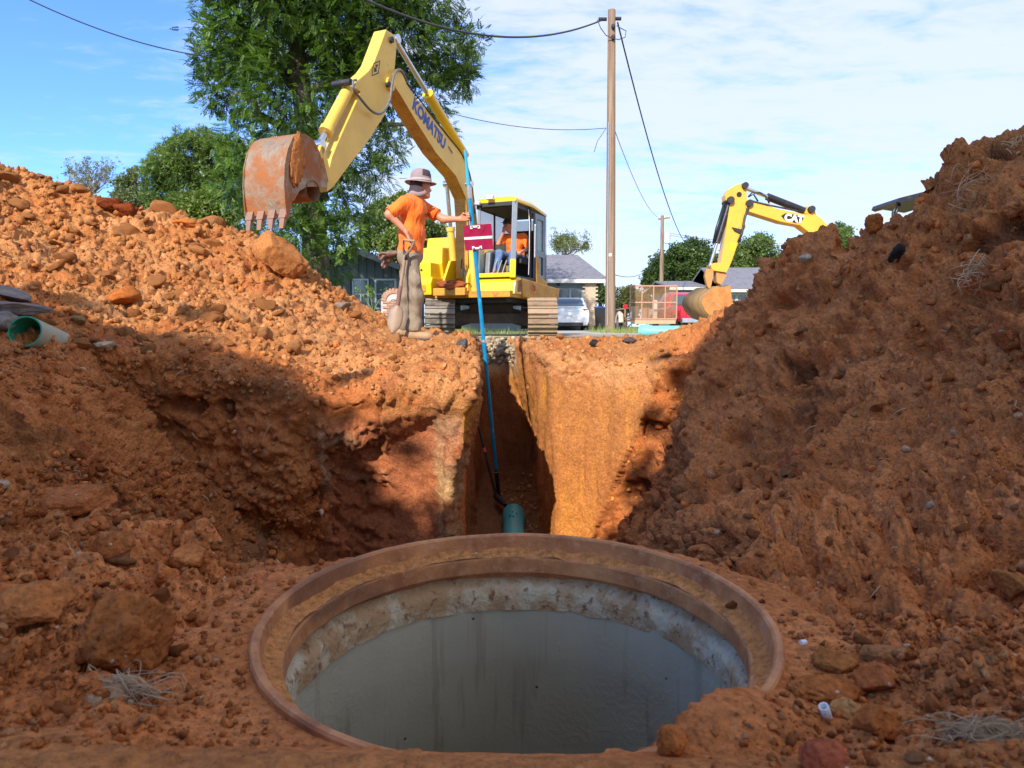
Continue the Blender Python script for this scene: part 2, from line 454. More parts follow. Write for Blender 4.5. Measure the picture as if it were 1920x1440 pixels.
# planes whose positive side is solid ground
PL_L = plane3((-2.95, 4.6, 0.05), (-1.27, 4.72, -1.75), (-2.35, 2.3, 0.0))
if PL_L[0][0] > 0: PL_L = (-PL_L[0], -PL_L[1])
PL_R = plane3((1.70, 6.0, .16), (.96, 6.0, -1.7), (.66, 2.3, -.62))
if PL_R[0][0] < 0: PL_R = (-PL_R[0], -PL_R[1])
FLOOR = -1.87
def solid(x, y, z, hxy, grad):
    """negative inside the earth"""
    P = np.stack([x, y, z], -1).astype(np.float32)
    big = fbm(P, 1.1, 2, .5, 3.0)
    midn = fbm(P, 3.2, 3, .55, 9.0)
    rough = .05 * big + .035 * midn
    f = (z - hxy) / grad + rough * sstep(.55, .9, np.sqrt((x - MHX) ** 2 + (y - MHY) ** 2)) + 0
    wob = .07 * big + .03 * midn
    nL = PL_L[0][0] * x + PL_L[0][1] * y + PL_L[0][2] * z + PL_L[1] + wob * 1.3
    nR = PL_R[0][0] * x + PL_R[0][1] * y + PL_R[0][2] * z + PL_R[1] + wob
    fl = FLOOR - z + .05 * midn
    fl_l = (FLOOR + .34 * sstep(-.5, -1.2, x) * sstep(4, 4.7, y)) - z + .05 * midn
    yb = np.interp(x, YB_X, YB_Y)
    nr = (yb + .05 * (MHZ - z) - y) * .8 + .05 * midn * sstep(.52, .62, np.abs(x - MHX))
    # face left of the trench, hollowed under its crust
    yf = 4.72 + .05 * np.sin(x * 5) + .20 * sstep(-.42 - .12 * np.sin(x * 4), -.62 - .12 * np.sin(x * 4), z) * sstep(-1.45, -1.15, x) * sstep(-.35, -.6, x) - .12 * sstep(-1.2, -1.8, z) + .10 * big + .05 * midn
    pitA = np.maximum.reduce([nL, nR, fl_l, nr, y - yf])
    # right part: runs back to the lit wall
    ywall = 6.35 - .55 * np.clip((x - .38) / 1.0, 0, 2) + .12 * (z + .9) + .05 * big + .03 * midn + .10 * vnoise(P * np.array((1, 1, .12), np.float32), 3.1, 4.0) + .04 * vnoise(P * np.array((1, 1, .1), np.float32), 9.0)
    pitB = np.maximum.reduce([-.2 - x + 0 * y, nR, fl, nr, y - ywall])
    tl = -.43 + .17 * sstep(-1.1, -.15, z) * (1 - sstep(4.7, 8.0, y)) + .02 * np.sin(y * 4.1 + z) + .03 * midn
    s = np.clip((y - 6.3) / 3.2, 0, 1); hz = sstep(-1.6, 0.0, z)
    tr = .38 - .05 * s + hz * (.03 - .36 * s) + .10 * vnoise(P * np.array((1, 1, .12), np.float32), 2.6) + .05 * vnoise(P * np.array((1, 1, .1), np.float32), 7.0)
    tren = np.maximum.reduce([tl - x, x - tr, fl, 4.3 - y, y - (9.65 + .25 * z + .1 * big)])
    r = np.sqrt((x - MHX) ** 2 + (y - MHY) ** 2); th = np.arctan2(x - MHX, -(y - MHY))
    rh = .450 - .030 * np.exp(-((th - .70) / .32) ** 2) * (z > -.40) - .02 * np.exp(-(th / .6) ** 2) * (z > -.40) + .008 * midn * (th < 1.8) * (th > -.6)
    hole = np.maximum(r - rh, -1.4 - z)
    # gully bitten out of the bank, leaving a cliff on its right
    q_ = x / np.maximum(y, .3)
    gully = np.maximum.reduce([x - .572 * y + .12 * big + .05 * midn, .47 * y - x, .2 + y * (.112 + .55 * (q_ - .48)) + .06 * midn - z, 3.2 - y])
    void = np.minimum.reduce([pitA, pitB, tren, hole, gully])
    return np.maximum(f, -void)

C0 = .15
US = np.arange(-.95, .9501, .0062)
SS = np.arange(math.log(.46 + C0), math.log(10.5 + C0), .0165)
WS = np.arange(-.95, .46, .0062)
YY = np.exp(SS) - C0
U3, S3 = np.meshgrid(US, YY, indexing='ij')
X2 = U3 * (S3 + C0); Y2 = S3
H2 = h0(X2, Y2)
e_ = .04
G2 = np.sqrt(1 + ((h0(X2 + e_, Y2) - h0(X2 - e_, Y2)) / (2 * e_)) ** 2 + ((h0(X2, Y2 + e_) - h0(X2, Y2 - e_)) / (2 * e_)) ** 2)
Z3 = CAMZ + WS[None, None, :] * (S3 + C0)[:, :, None]
F3 = np.empty(Z3.shape, np.float32)
for i0 in range(0, len(US), 24):
    i1 = min(len(US), i0 + 24)
    z = Z3[i0:i1]; x = np.broadcast_to(X2[i0:i1, :, None], z.shape); y = np.broadcast_to(Y2[i0:i1, :, None], z.shape)
    h = np.broadcast_to(H2[i0:i1, :, None], z.shape); g = np.broadcast_to(G2[i0:i1, :, None], z.shape)
    f = (z - h) / g
    out = np.minimum(f, 9).astype(np.float32)
    m = (f < .35)     # air above is air; only work near and below the old surface
    m &= ~((f < -.4) & (z < -2.2))
    out[m] = solid(x[m], y[m], z[m], h[m], g[m]).astype(np.float32)
    F3[i0:i1] = out
P, Q = surface_nets(F3)
del F3, Z3
u = US[0] + P[:, 0] * .0062; s = SS[0] + P[:, 1] * .0165; w = WS[0] + P[:, 2] * .0062
yv = np.exp(s) - C0
V = np.stack([u * (yv + C0), yv, CAMZ + w * (yv + C0)], 1)
me = mesh_np('tmp', V, Q)
print('terrain quads', len(Q))
tmp = bpy.data.objects.new('tmp', me); COL.objects.link(tmp)
md = tmp.modifiers.new('s', 'SUBSURF'); md.levels = 1; md.render_levels = 1
dg = bpy.context.evaluated_depsgraph_get(); ev = tmp.evaluated_get(dg)
m2 = bpy.data.meshes.new_from_object(ev)
nv = len(m2.vertices); V = np.empty(nv * 3, np.float32); m2.vertices.foreach_get('co', V); V = V.reshape(-1, 3)
N = np.empty(nv * 3, np.float32); m2.vertices.foreach_get('normal', N); N = N.reshape(-1, 3)
L = np.empty(len(m2.loops), np.int32); m2.loops.foreach_get('vertex_index', L); Q = L.reshape(-1, 4)
bpy.data.objects.remove(tmp); bpy.data.meshes.remove(me); bpy.data.meshes.remove(m2)

# ---- zones ----
x, y, z = V.T
hv = h0(x, y)
below = hv - z                         # how deep under the old surface
mid_ = fbm(V, 2.0, 3, .5, 5.0)
cut = sstep(.10, .28, below + .05 * mid_)          # faces of the cut
heap = (1 - cut) * sstep(.05, .45, z) * sstep(-1.2, -2.2, x) * sstep(3.9, 4.6, y)
bank = (x > .6) & (((PL_R[0][0] * x + PL_R[0][1] * y + PL_R[0][2] * z + PL_R[1]) > -.22)) & (y < 6.4)
bankw = bank.astype(np.float32) * sstep(1.25, 1.7, y) * (1 - sstep(6.0, 6.5, y))
ledge = (1 - cut) * sstep(2.5, 1.9, y)
top = np.clip(1 - cut - heap - bankw - ledge, 0, 1)
steep = 1 - np.abs(N[:, 2])
rr = np.sqrt((x - MHX) ** 2 + (y - MHY) ** 2)
ringk = sstep(.50, .66, rr)
dist_ = np.sqrt(x * x + y * y)
# ---- displacement along the normal ----
w1 = V + .25 * np.stack([fbm(V, 1.7, 2, .5, 20), fbm(V, 1.7, 2, .5, 30), fbm(V, 1.7, 2, .5, 40)], 1)
def clods(scale, off, keep=.5):
    d1, d2, rid = worley(w1, scale, off)
    m = sstep(keep, keep + .12, rid + .22 * fbm(V, 1.0, 2, .5, off))
    return np.clip(1 - d1 * d1 * 2.6, 0, 1) ** .55 * m, sstep(0, .14, d2 - d1)
c1, e1 = clods(3.6, 1.0, .62); c2, e2 = clods(7.5, 4.0, .48); c3, e3 = clods(16, 8.0, .42); c4, e4 = clods(34, 12.0, .35)
f1 = fbm(V, 9, 5, .62, 50)
bill = np.abs(fbm(V, 2.6, 4, .55, 60))
disp = heap * (.055 * c1 + .045 * c2 + .034 * c3 + .016 * c4 + .045 * f1 - .13 * bill + .05 + .05 * (fbm(V, 4.2, 5, .62, 44)) - .075 * np.abs(fbm(V, 6.5, 3, .55, 45)) - .045 * np.abs(fbm(V, 15, 3, .6, 46)) - .02 * np.abs(fbm(V, 32, 2, .6, 47)))
disp += top * (.05 * c2 * (c1 < .1) + .03 * c3 + .012 * c4 + .015 * f1 - .06 * bill)
tz = V * np.array((1, 1, .14), np.float32)
strie = fbm(tz, 6.5, 4, .6, 70)
tll = V.copy(); tll[:, 0] += V[:, 2] * .8; tll = tll * np.array((.28, 1.3, .28), np.float32)
strl = fbm(tll, 11, 4, .62, 75)
rightwall = cut * (x > -.48) * (1 - bankw) * (y > 4.5)
leftwall = cut * (x < -.9) * (1 - bankw)
block = cut * (x >= -1.35) * (x <= -.35) * (y > 4.2) * (y < 5.4)
disp += rightwall * (.075 * strie + .05 * fbm(V * np.array((1, 1, .22), np.float32), 2.4, 3, .5, 171) + .012 * c4 + .008 * f1)
disp += leftwall * (.13 * strl + .035 * fbm(tll, 30, 3, .6, 77) + .03 * c3 + .012 * c4 + .018 * f1 - .10 * bill)
ridg = 1 - np.abs(fbm(V, 3.4, 5, .6, 90)) * 2
disp += block * (.03 * (ridg - .7) + .012 * c3 + .03 * f1 + .05 * fbm(V, 3.0, 3, .55, 93))
Vdiag = (V @ np.array(Euler((0, R(-38), 0)).to_matrix(), np.float32)) * np.array((.22, 1.0, 1.6), np.float32)
disp += bankw * (.10 * fbm(V, 2.2, 3, .5, 34) + .045 * c2 * (c1 < .3) + .024 * c3 + .013 * c4 + .035 * f1 - .14 * bill + .04 * (fbm(V, 5, 4, .62, 33)) - .03 * np.abs(fbm(V, 14, 3, .6, 46)) - .016 * np.abs(fbm(V, 34, 2, .6, 47)) + .06 * fbm(Vdiag, 6, 4, .6, 48))
disp += ledge * (sstep(.45, .75, np.abs(x)) * (.045 * c2 + .030 * c3 + .05 * fbm(V, 5, 4, .6, 56) - .05 * np.abs(fbm(V, 9, 3, .6, 57)) - .02 * np.abs(fbm(V, 26, 3, .6, 58))) + .016 * c4 + .010 * c3 + .010 * fbm(V, 24, 4, .6, 55) - .04 * bill) * (.12 + .88 * ringk)
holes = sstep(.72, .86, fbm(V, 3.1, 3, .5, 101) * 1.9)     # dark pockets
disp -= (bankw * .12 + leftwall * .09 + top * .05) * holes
uq, wq = x / np.maximum(y, .3), (z - .2) / np.maximum(y, .3)
for (px_, py_, r_, dp_) in ((1445, 562, 17, .14), (1572, 612, 15, .09), (1722, 642, 17, .09), (1805, 545, 26, .13), (1888, 645, 34, .12), (1383, 812, 13, .07), (1252, 932, 12, .07), (1482, 884, 24, .05), (1604, 925, 26, .05), (1690, 500, 14, .07), (640, 770, 40, .10), (420, 850, 14, .06), (300, 800, 16, .06), (490, 870, 15, .07), (330, 890, 14, .05)):
    q_ = ((uq - (px_ - 960) / 1280) ** 2 * .35 + (wq - math.tan(math.atan((720 - py_) / 1280) - PITCH)) ** 2) / (r_ / 1280 * .8) ** 2
    disp -= dp_ * np.exp(-q_ ** 1.5) * np.clip(dist_ / 3, .3, 1.4) * (.7 + .6 * f1)
fine = np.clip(1.5 / np.maximum(dist_, .8), .3, 1)
inner = rr < .47
disp = np.where(inner & (z < MHZ - .01), 0, disp)
disp = np.where(y < .75, disp * .35, disp)
V = V + N * disp[:, None]
# ---- base colour of the earth (by kind of soil, with shade painted into pockets and trench) ----
def mixc(a, b, k): return a * (1 - k[:, None]) + np.asarray(b) * k[:, None]
ORG = np.array((.49, .195, .060)); ORG2 = np.array((.58, .27, .105)); RED = np.array((.36, .10, .035)); BRN = np.array((.50, .163, .046))
DRK = np.array((.17, .058, .024)); YEL = np.array((.62, .27, .05)); GRY = np.array((.44, .29, .16)); MAR = np.array((.40, .135, .055)); PAL = np.array((.58, .38, .16))
n1 = fbm(V, 1.3, 4, .6, 110); n2 = fbm(V, 4.5, 4, .6, 120); n3 = fbm(V, 20, 3, .6, 130)
c = mixc(np.tile(ORG, (len(V), 1)), np.tile(ORG2, (len(V), 1)), sstep(-.3, .4, n1))
c = mixc(c, RED, .7 * sstep(.1, .5, n2)); c = mixc(c, BRN, .55 * sstep(.15, .5, -n1 + .4 * n2))
brn = mixc(np.tile(BRN, (len(V), 1)), np.array((.62, .222, .070)), sstep(-.3, .4, n2))
brn = mixc(brn, DRK, .75 * sstep(.16, .42, n1 * .6 - n2 * .6)); brn = mixc(brn, (.50, .10, .045), .4 * sstep(.35, .5, fbm(V, 2.1, 3, .5, 140))); brn = mixc(brn, ORG * .8, .5 * sstep(.15, .5, n1 + .3 * n3))
wallc = mixc(np.tile(YEL, (len(V), 1)), ORG * .95, sstep(-.35, .25, strie + .4 * n1)); wallc = mixc(wallc, RED, .5 * sstep(.3, .6, strie))
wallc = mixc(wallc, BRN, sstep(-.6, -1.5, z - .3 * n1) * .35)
floorc = sstep(.55, .8, N[:, 2]) * cut * (z < -1.2)
blockc = mixc(np.tile(MAR, (len(V), 1)), GRY, .7 * sstep(.0, .4, n1 + .5 * n2)); blockc = mixc(blockc, PAL, sstep(-.57, -.49, x + .16 * n2) * sstep(-.55, -1.0, z + .4 * n1) * .6 * sstep(-.25, .2, n2 + .3 * n3))
blockc = mixc(blockc, ORG, sstep(-.55, -.25, z + .15 * n1))
blockc = mixc(blockc, DRK, .5 * sstep(.25, .5, -n2))
c = mixc(c, brn, np.clip(bankw * 1.0, 0, 1)); c = mixc(c, brn * 1.12, ledge)
dL_ = PL_L[0][0] * x + PL_L[0][1] * y + PL_L[0][2] * z + PL_L[1]
c = mixc(c, brn * .92, sstep(.40, .05, dL_ + .12 * n2) * (x < -.9) * (y < 5.2)); c = mixc(c, brn * .92, leftwall); c = mixc(c, wallc, rightwall); c = mixc(c, blockc, block)
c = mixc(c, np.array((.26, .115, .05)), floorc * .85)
c = mixc(c, np.array((.24, .10, .045)), .8 * cut * (x > -.46) * (x < .42) * (y > 6.4) * sstep(-.2, -.7, z) * (N[:, 0] > -.5))  # deep part of the trench painted darker, its shade put into the colour
c = mixc(c, ORG * .85, bankw * sstep(.5, 1.1, z) * .55)
c = mixc(c, ORG * .9, ledge * sstep(.78, .70, y) * .7)
c = mixc(c, DRK, (bankw + leftwall).clip(0, 1) * holes * .8)  # shade inside the pockets painted in as dark soil colour
grav = (1 - sstep(.35, .5, np.abs(x + .05))) * sstep(8.7, 9.1, y) * sstep(-.55, -.25, z)
c = mixc(c, np.array((.50, .38, .24)), grav)
c *= (1 + .16 * n3[:, None])
c = np.clip(c, .01, .9)

t = NT('earth')
col = t.attr('soil')
na = t.noise(55, 6, .65); nb = t.noise(260, 4, .6); nc = t.voro(95)
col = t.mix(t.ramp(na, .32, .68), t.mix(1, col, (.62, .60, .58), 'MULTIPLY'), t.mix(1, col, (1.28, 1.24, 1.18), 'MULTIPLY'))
col = t.mix(t.ramp(nb, .60, .74, 0, .55), col, t.mix(1, col, (.45, .40, .38), 'MULTIPLY'))
sp = t.voro(38, out='Color'); spd = t.voro(38)
spm = t.math('MULTIPLY', t.ramp(spd, .10, .16, 1, 0), t.ramp(t.mix(1, sp, sp), .0, 1.0))
col = t.mix(t.math('MULTIPLY', t.ramp(spd, .09, .13, 1, 0), t.ramp(t.n.new('ShaderNodeSeparateColor').outputs[0] if False else t.noise(9, 2), .58, .62)), col, (.62, .50, .38))
t.set('Base Color', col); t.set('Roughness', .95); t.b.inputs['Specular IOR Level'].default_value = .15
b1 = t.bump(t.math('ADD', t.math('MULTIPLY', na, 1.0), t.math('MULTIPLY', t.ramp(nc, 0, .5, 1, 0), .5)), .9, .012)
b2 = t.bump(nb, .6, .003, b1)
EARTH = t.m

# ---- split the sheet into its masses ----
fc = V[Q].mean(1)
zone = np.zeros(len(Q), int)      # 0 ground/pit
hf = heap[Q].mean(1); bf = bankw[Q].mean(1); cf = cut[Q].mean(1); lf = ledge[Q].mean(1)
zone[(hf > .35)] = 1
zone[(bf > .5)] = 2
zone[(zone == 0) & (fc[:, 1] > 4.2) & (fc[:, 0] > -.6) & (cf > .5) & (fc[:, 1] < 10.2)] = 3
def sub(name, sel, kind='structure'):
    q = Q[sel]; used, inv = np.unique(q, return_inverse=True)
    m = mesh_np(name, V[used], inv.reshape(q.shape), True)
    a = m.color_attributes.new('soil', 'FLOAT_COLOR', 'POINT')
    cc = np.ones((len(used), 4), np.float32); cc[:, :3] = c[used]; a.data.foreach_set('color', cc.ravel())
    o = link(name, m, EARTH); o['kind'] = kind; return o
sub('ground', zone == 0); sub('spoil_heap_left', zone == 1); sub('spoil_bank_right', zone == 2); sub('trench', zone == 3)
TERR = BVHTree.FromPolygons([tuple(v) for v in V.tolist()], Q.tolist())
TV, TQ = V, Q
# ---- coarser earth beyond the picture's edges ----
gx = np.arange(-18, 18.01, .2); gy = np.arange(-12, 13.01, .2)
GX, GY = np.meshgrid(gx, gy, indexing='ij'); GZ = h0(GX, GY)
PP = np.stack([GX, GY, GZ], -1).reshape(-1, 3).astype(np.float32)
edge = np.minimum.reduce([18 - np.abs(GX), GY + 12, 13 - GY]).ravel()
PP[:, 2] = PP[:, 2] * sstep(0, 1.5, edge) + .06 * fbm(PP, 1.2, 3) * sstep(0, 1, edge) - .03
ii, jj = np.meshgrid(np.arange(len(gx) - 1), np.arange(len(gy) - 1), indexing='ij'); n_ = len(gy)
q = np.stack([ii * n_ + jj, (ii + 1) * n_ + jj, (ii + 1) * n_ + jj + 1, ii * n_ + jj + 1], -1).reshape(-1, 4)
ins = (np.abs(PP[:, 0]) < .93 * (PP[:, 1] + C0)) & (PP[:, 1] > .52) & (PP[:, 1] < 10.35)
hole_m = ins[q].all(1)
dropv = ins
PP[dropv, 2] -= .12
q = q[~hole_m]
m = mesh_np('ground_around', PP, q, True)
a = m.color_attributes.new('soil', 'FLOAT_COLOR', 'POINT'); cc = np.ones((len(PP), 4), np.float32)
nn = fbm(PP, 1.0, 3)
cc[:, :3] = mixc(np.tile(ORG, (len(PP), 1)), BRN, sstep(-.3, .4, nn)); a.data.foreach_set('color', cc.ravel())
tag(link('ground_around', m, EARTH), kind='structure')
# =============== manhole ===============
BLUE = (.0, .30, .62)
t = NT('rusty_iron')
n1 = t.noise(7, 6, .65); n2 = t.noise(40, 5, .65); n3 = t.noise(2.2, 3)
c = t.mix(t.ramp(n1, .38, .62), (.34, .115, .035), (.62, .25, .08))
c = t.mix(t.ramp(n2, .52, .7, 0, .7), c, (.62, .33, .16)); c = t.mix(t.ramp(n1, .63, .68, 0, .55), c, (.34, .27, .22))
c = t.mix(t.ramp(n3, .56, .62, 0, .6), c, (.10, .04, .024))
t.set('Base Color', c); t.set('Roughness', t.ramp(n2, .3, .7, .55, .85)); t.set('Metallic', .1); t.bump(t.math('ADD', n1, t.math('MULTIPLY', n2, 1.5)), .5, .005)
RUST = t.m
t = NT('wet_concrete')
n1 = t.noise(3.5, 5, .6); n2 = t.noise(60, 3, .6); dr = t.noise(1, 4, .6, vec=t.map((22, 22, .9)))
bl = t.noise(75, 2, .5); zone_ = t.noise(2.6, 2)
c = t.mix(t.ramp(n1, .3, .7), (.50, .44, .30), (.62, .55, .38))
c = t.mix(t.ramp(zone_, .42, .62, 0, .5), c, (.52, .42, .25))
c = t.mix(t.ramp(dr, .57, .64, 0, .45), c, (.30, .21, .13)); dr2 = t.noise(1, 3, .5, vec=t.map((9, 9, .5), loc=(3, 1, 0))); c = t.mix(t.ramp(dr2, .45, .7, 0, .45), c, (.46, .41, .30))
sv = t.voro(30); c = t.mix(t.ramp(sv, .05, .09, .8, 0), c, (.55, .52, .45))
sv2 = t.voro(11); c = t.mix(t.ramp(sv2, .03, .045, .9, 0), c, (.02, .02, .018))
t.set('Base Color', c); t.set('Roughness', t.ramp(n1, .3, .7, .42, .6))
h = t.math('ADD', t.math('MULTIPLY', t.ramp(bl, .45, .62), t.ramp(zone_, .38, .6, .15, 1)), t.math('MULTIPLY', t.ramp(sv, .03, .11, 1, 0), 1.2))
t.bump(t.math('SUBTRACT', h, t.math('MULTIPLY', t.ramp(sv2, .03, .05, 1, 0), 2)), .3, .002)
CONC = t.m
t = NT('dirty_collar')
n1 = t.noise(12, 6, .7); n2 = t.noise(45, 5, .65)
c = t.mix(t.ramp(n1, .4, .56), (.66, .54, .34), (.50, .29, .13)); c = t.mix(t.ramp(n2, .56, .64, 0, .85), c, (.24, .10, .045))
t.set('Base Color', c); t.set('Roughness', .9); t.bump(t.math('ADD', n1, n2), .8, .012)
COLLAR = t.m
def ringmesh(prof, n, wob=0.0, sc=8, zw=0.0, seed=0):
    """lathe of (r,z) points about the manhole axis, local to its centre"""
    th = np.linspace(0, 2 * np.pi, n, endpoint=False)
    prof = np.array(prof); k = len(prof)
    T, I = np.meshgrid(th, np.arange(k), indexing='ij')
    r = prof[I, 0]; z = prof[I, 1]
    P_ = np.stack([np.cos(T) * r, np.sin(T) * r, z], -1).astype(np.float32).reshape(-1, 3)
    if wob:
        d = fbm(P_, sc, 4, .6, seed).reshape(T.shape); d2 = fbm(P_, sc * .6, 4, .6, seed + 9).reshape(T.shape)
        r = r + wob * d; z = z + zw * d2
        P_ = np.stack([np.cos(T) * r, np.sin(T) * r, z], -1).astype(np.float32).reshape(-1, 3)
    i, j = np.meshgrid(np.arange(n), np.arange(k - 1), indexing='ij'); i2 = (i + 1) % n
    q = np.stack([i * k + j, i * k + j + 1, i2 * k + j + 1, i2 * k + j], -1).reshape(-1, 4)
    return P_, q
mh = thing('manhole', (MHX, MHY, MHZ), 'open round manhole with rusty iron ring and grey wet concrete shaft in the foreground', 'manhole')
def dense(p, m=5):
    o = []
    for a, b in zip(p[:-1], p[1:]):
        L = math.hypot(a[0] - b[0], a[1] - b[1]); k = max(1, int(L / .006 / m * 5))
        for i in range(k): o.append((a[0] + (b[0] - a[0]) * i / k, a[1] + (b[1] - a[1]) * i / k))
    return o + [p[-1]]
pf = dense([(.475, -.16), (.462, -.10), (.461, -.004), (.458, 0), (.449, 0), (.445, -.004), (.441, -.040), (.436, -.043), (.412, -.046), (.409, -.050), (.407, -.082), (.410, -.086), (.432, -.087), (.436, -.12)])
P_, q = ringmesh(pf, 360, .0022, 9, .0018, 3)
me = mesh_np('iron_ring', P_, q, True); me.set_sharp_from_angle(angle=R(32)); link('iron_ring', me, RUST, mh)
# soil lying in the seat of the ring
pf = [(.442, -.034), (.436, -.0385), (.428, -.041), (.418, -.0425), (.410, -.0465)]
P_, q = ringmesh(dense(pf), 300, .0, 9, 0, 3)
d = fbm(P_, 22, 4, .6, 5); P_[:, 2] += .008 * d + .000 + .007 * sstep(0, .4, fbm(P_, 5, 2, .5, 8))
me = mesh_np('soil_in_seat', P_, q, True)
a = me.color_attributes.new('soil', 'FLOAT_COLOR', 'POINT'); cc = np.ones((len(P_), 4), np.float32); cc[:, :3] = (.60, .25, .08); a.data.foreach_set('color', cc.ravel())
o = link('soil_in_seat', me, EARTH, mh); o['kind'] = 'stuff'
pf = dense([(.475, -.088), (.452, -.090), (.440, -.095), (.425, -.108), (.416, -.118), (.409, -.127), (.407, -.150), (.407, -.175)], 6)
P_, q = ringmesh(pf, 360, .010, 16, .008, 13)
me = mesh_np('concrete_collar', P_, q, True); link('concrete_collar', me, COLLAR, mh)
pf = [(.411, -.142), (.4105, -.17), (.413, -.3), (.43, -.5), (.46, -.75), (.56, -1.0), (.60, -1.3), (.60, -2.6), (.3, -2.62), (.01, -2.62)]
P_, q = ringmesh(dense(pf, 12), 200, .0012, 5, 0, 23)
me = mesh_np('concrete_shaft', P_, q, True); link('concrete_shaft', me, CONC, mh)

# =============== pipes ===============
def pvc(name, col, dirt=(.30, .14, .06)):
    return paint(name, col, .38, dirt, .25, 5, var=.10)
TEAL = pvc('teal_pvc', (.06, .36, .36)); TEAL2 = pvc('pale_teal_pvc', (.16, .52, .50)); GREEN_IN = pvc('green_pvc', (.0, .26, .13)); BEIGE = paint('weathered_pvc', (.40, .36, .24), .6, (.20, .30, .22), .45, 9)
def pipe(name, a, b, r, mat, label, wall=.012, bell=None, inner=None, n=40):
    a, b = Vector(a), Vector(b); o = thing(name, a, label, 'pipe')
    d = (b - a).normalized(); u, v = perp(d); m = MB()
    L = (b - a).length
    if bell: pr = [(0, r * 1.13), (bell, r * 1.13), (bell + .05, r), (L, r)]
    else: pr = [(0, r), (L, r)]
    rings = []
    for (s_, q_) in [(pr[0][0] + .004, pr[0][1] - wall * .5)] * 0 + pr + [(L, r - wall)] + [(x_, q2 - wall) for x_, q2 in reversed(pr)] + [pr[0]]:
        rings.append([a + d * s_ + (u * math.cos(2 * math.pi * i / n) + v * math.sin(2 * math.pi * i / n)) * q_ for i in range(n)])
    m.loft(rings[:len(pr)], caps=False).build('pipe_wall', mat, o, smooth='auto', fix=False)
    m = MB(); m.loft(rings[len(pr) - 1:], caps=False)
    m.build('pipe_bore', inner or mat, o, smooth='auto', fix=False)
    return o
# sewer main on the trench floor, running into the manhole
pp = W(963, 947, 7.05)
sp_ = pipe('sewer_pipe', (pp.x, 7.1, pp.z - .115), (.0, 1.75, -1.80), .105, TEAL, 'teal sewer pipe lying on the trench floor behind the manhole ring', .009, bell=.28)
# marks on the bell
m = MB()
for i in range(14):
    y_ = 6.75 + random.uniform(-.14, .2); x_ = pp.x + random.uniform(-.05, .05)
    m.ell((x_, y_, pp.z + .0 - 1.2 * (x_ - pp.x) ** 2 * 4), (.006, .008, .004), 6, 4)
m.build('soil_fleck', BRNM if 'BRNM' in globals() else EARTH, sp_)['kind'] = 'stuff'
a = W(47, 621, 4.25); b = W(160, 668, 5.0)
pipe('pipe_offcut', a, b, .098, BEIGE, 'weathered beige pipe end with bright green inside at the left edge', .009, inner=GREEN_IN)
a = W(1201, 622, 13.2); b = W(1400, 622, 12.2)
pipe('long_pipe', a, b, .115, TEAL2, 'long pale teal pipe lying on the ground in front of the mesh trailer', .009, bell=.2)

# =============== grade rod held by the worker ===============
BLUEM = paint('blue_rod_paint', (.0, .27, .55), .35, (.55, .60, .62), .05, 14)
TAPE = paint('bare_metal', (.55, .55, .55), .35, None, 0, 20, .6)
BLACKR = paint('black_steel', (.012, .013, .018), .4, (.2, .09, .04), .25, 15)
rod_b = Vector((-.155, 7.95, -1.83)); hand = W(881, 408, 7.30); 
rod_top = W(872, 281, 7.17)
rod = thing('grade_rod', rod_b, 'long bright blue rod standing in the trench and held upright by the worker', 'measuring rod')
def onrod(py):   # point on the rod at a picture height
    lo, hi = 0., 1.
    for _ in range(40):
        mid2 = (lo + hi) / 2; p = rod_b.lerp(rod_top, mid2)
        yy = p - Vector((0, 0, CAMZ)); dz = yy.y * CP - yy.z * SP; vy = 720 - FPX * (yy.y * SP + yy.z * CP) / dz
        if vy > py: lo = mid2
        else: hi = mid2
    return rod_b.lerp(rod_top, (lo + hi) / 2)
MB().cyl(onrod(880), onrod(372), .0215, .0205, 16).build('lower_pole', BLUEM, rod, smooth='auto')
MB().cyl(onrod(372), onrod(348), .024, .021, 16).build('collar', TAPE, rod, smooth='auto')
MB().cyl(onrod(348), rod_top, .019, .014, 16).build('upper_pole', paint('pale_blue_paint', (.04, .42, .60), .35, None, 0, 9), rod, smooth='auto')
MB().cyl(rod_b, onrod(880), .028, .024, 14).build('foot', BLACKR, rod, smooth='auto')
for yy in (884, 640):
    p = onrod(yy); MB().cyl(p - Vector((0, 0, .012)), p + Vector((0, 0, .012)), .0245, None, 16).build('band', TAPE, rod)
# red and white target plate
c0 = onrod(445); ex = Vector((.995, -.03, .055)).normalized(); ez = (onrod(400) - onrod(480)).normalized(); ey = ex.cross(ez).normalized()
if ey.y > 0: ey = -ey
tgt = thing('target_plate', c0 + ey * .03, 'square maroon target plate with a white stripe clamped on the blue rod', 'target plate')
MARO = paint('maroon_sheet', (.33, .008, .055), .35, (.12, .01, .03), .3, 20)
WHT = paint('white_plastic', (.80, .76, .68), .45, (.5, .3, .2), .1, 20)
Rm = Matrix((ex, ey, ez)).transposed()
cc_ = c0 + ey * .032 + ex * .052
MB().box(cc_, (.300, .008, .262), Rm).build('plate', MARO, tgt, bevel=.001)
MB().box(cc_ + ey * .006 - ez * .005, (.297, .003, .026), Rm).build('stripe', WHT, tgt)
for s_ in (1, -1):
    q0 = c0 + ey * .040 + ez * s_ * .112 + ex * .03
    m = MB(); m.box(q0, (.105, .010, .020), Rm); m.box(q0 + ex * .04 - ez * s_ * .012, (.025, .010, .02), Rm); m.box(q0 - ex * .04 - ez * s_ * .012, (.025, .010, .02), Rm)
    m.build('bracket', WHT, tgt, bevel=.002)
    for k in (-1, 1): MB().box(q0 + ex * k * .032 + ey * .007, (.018, .005, .008), Rm).build('slot', BLACKR, tgt)
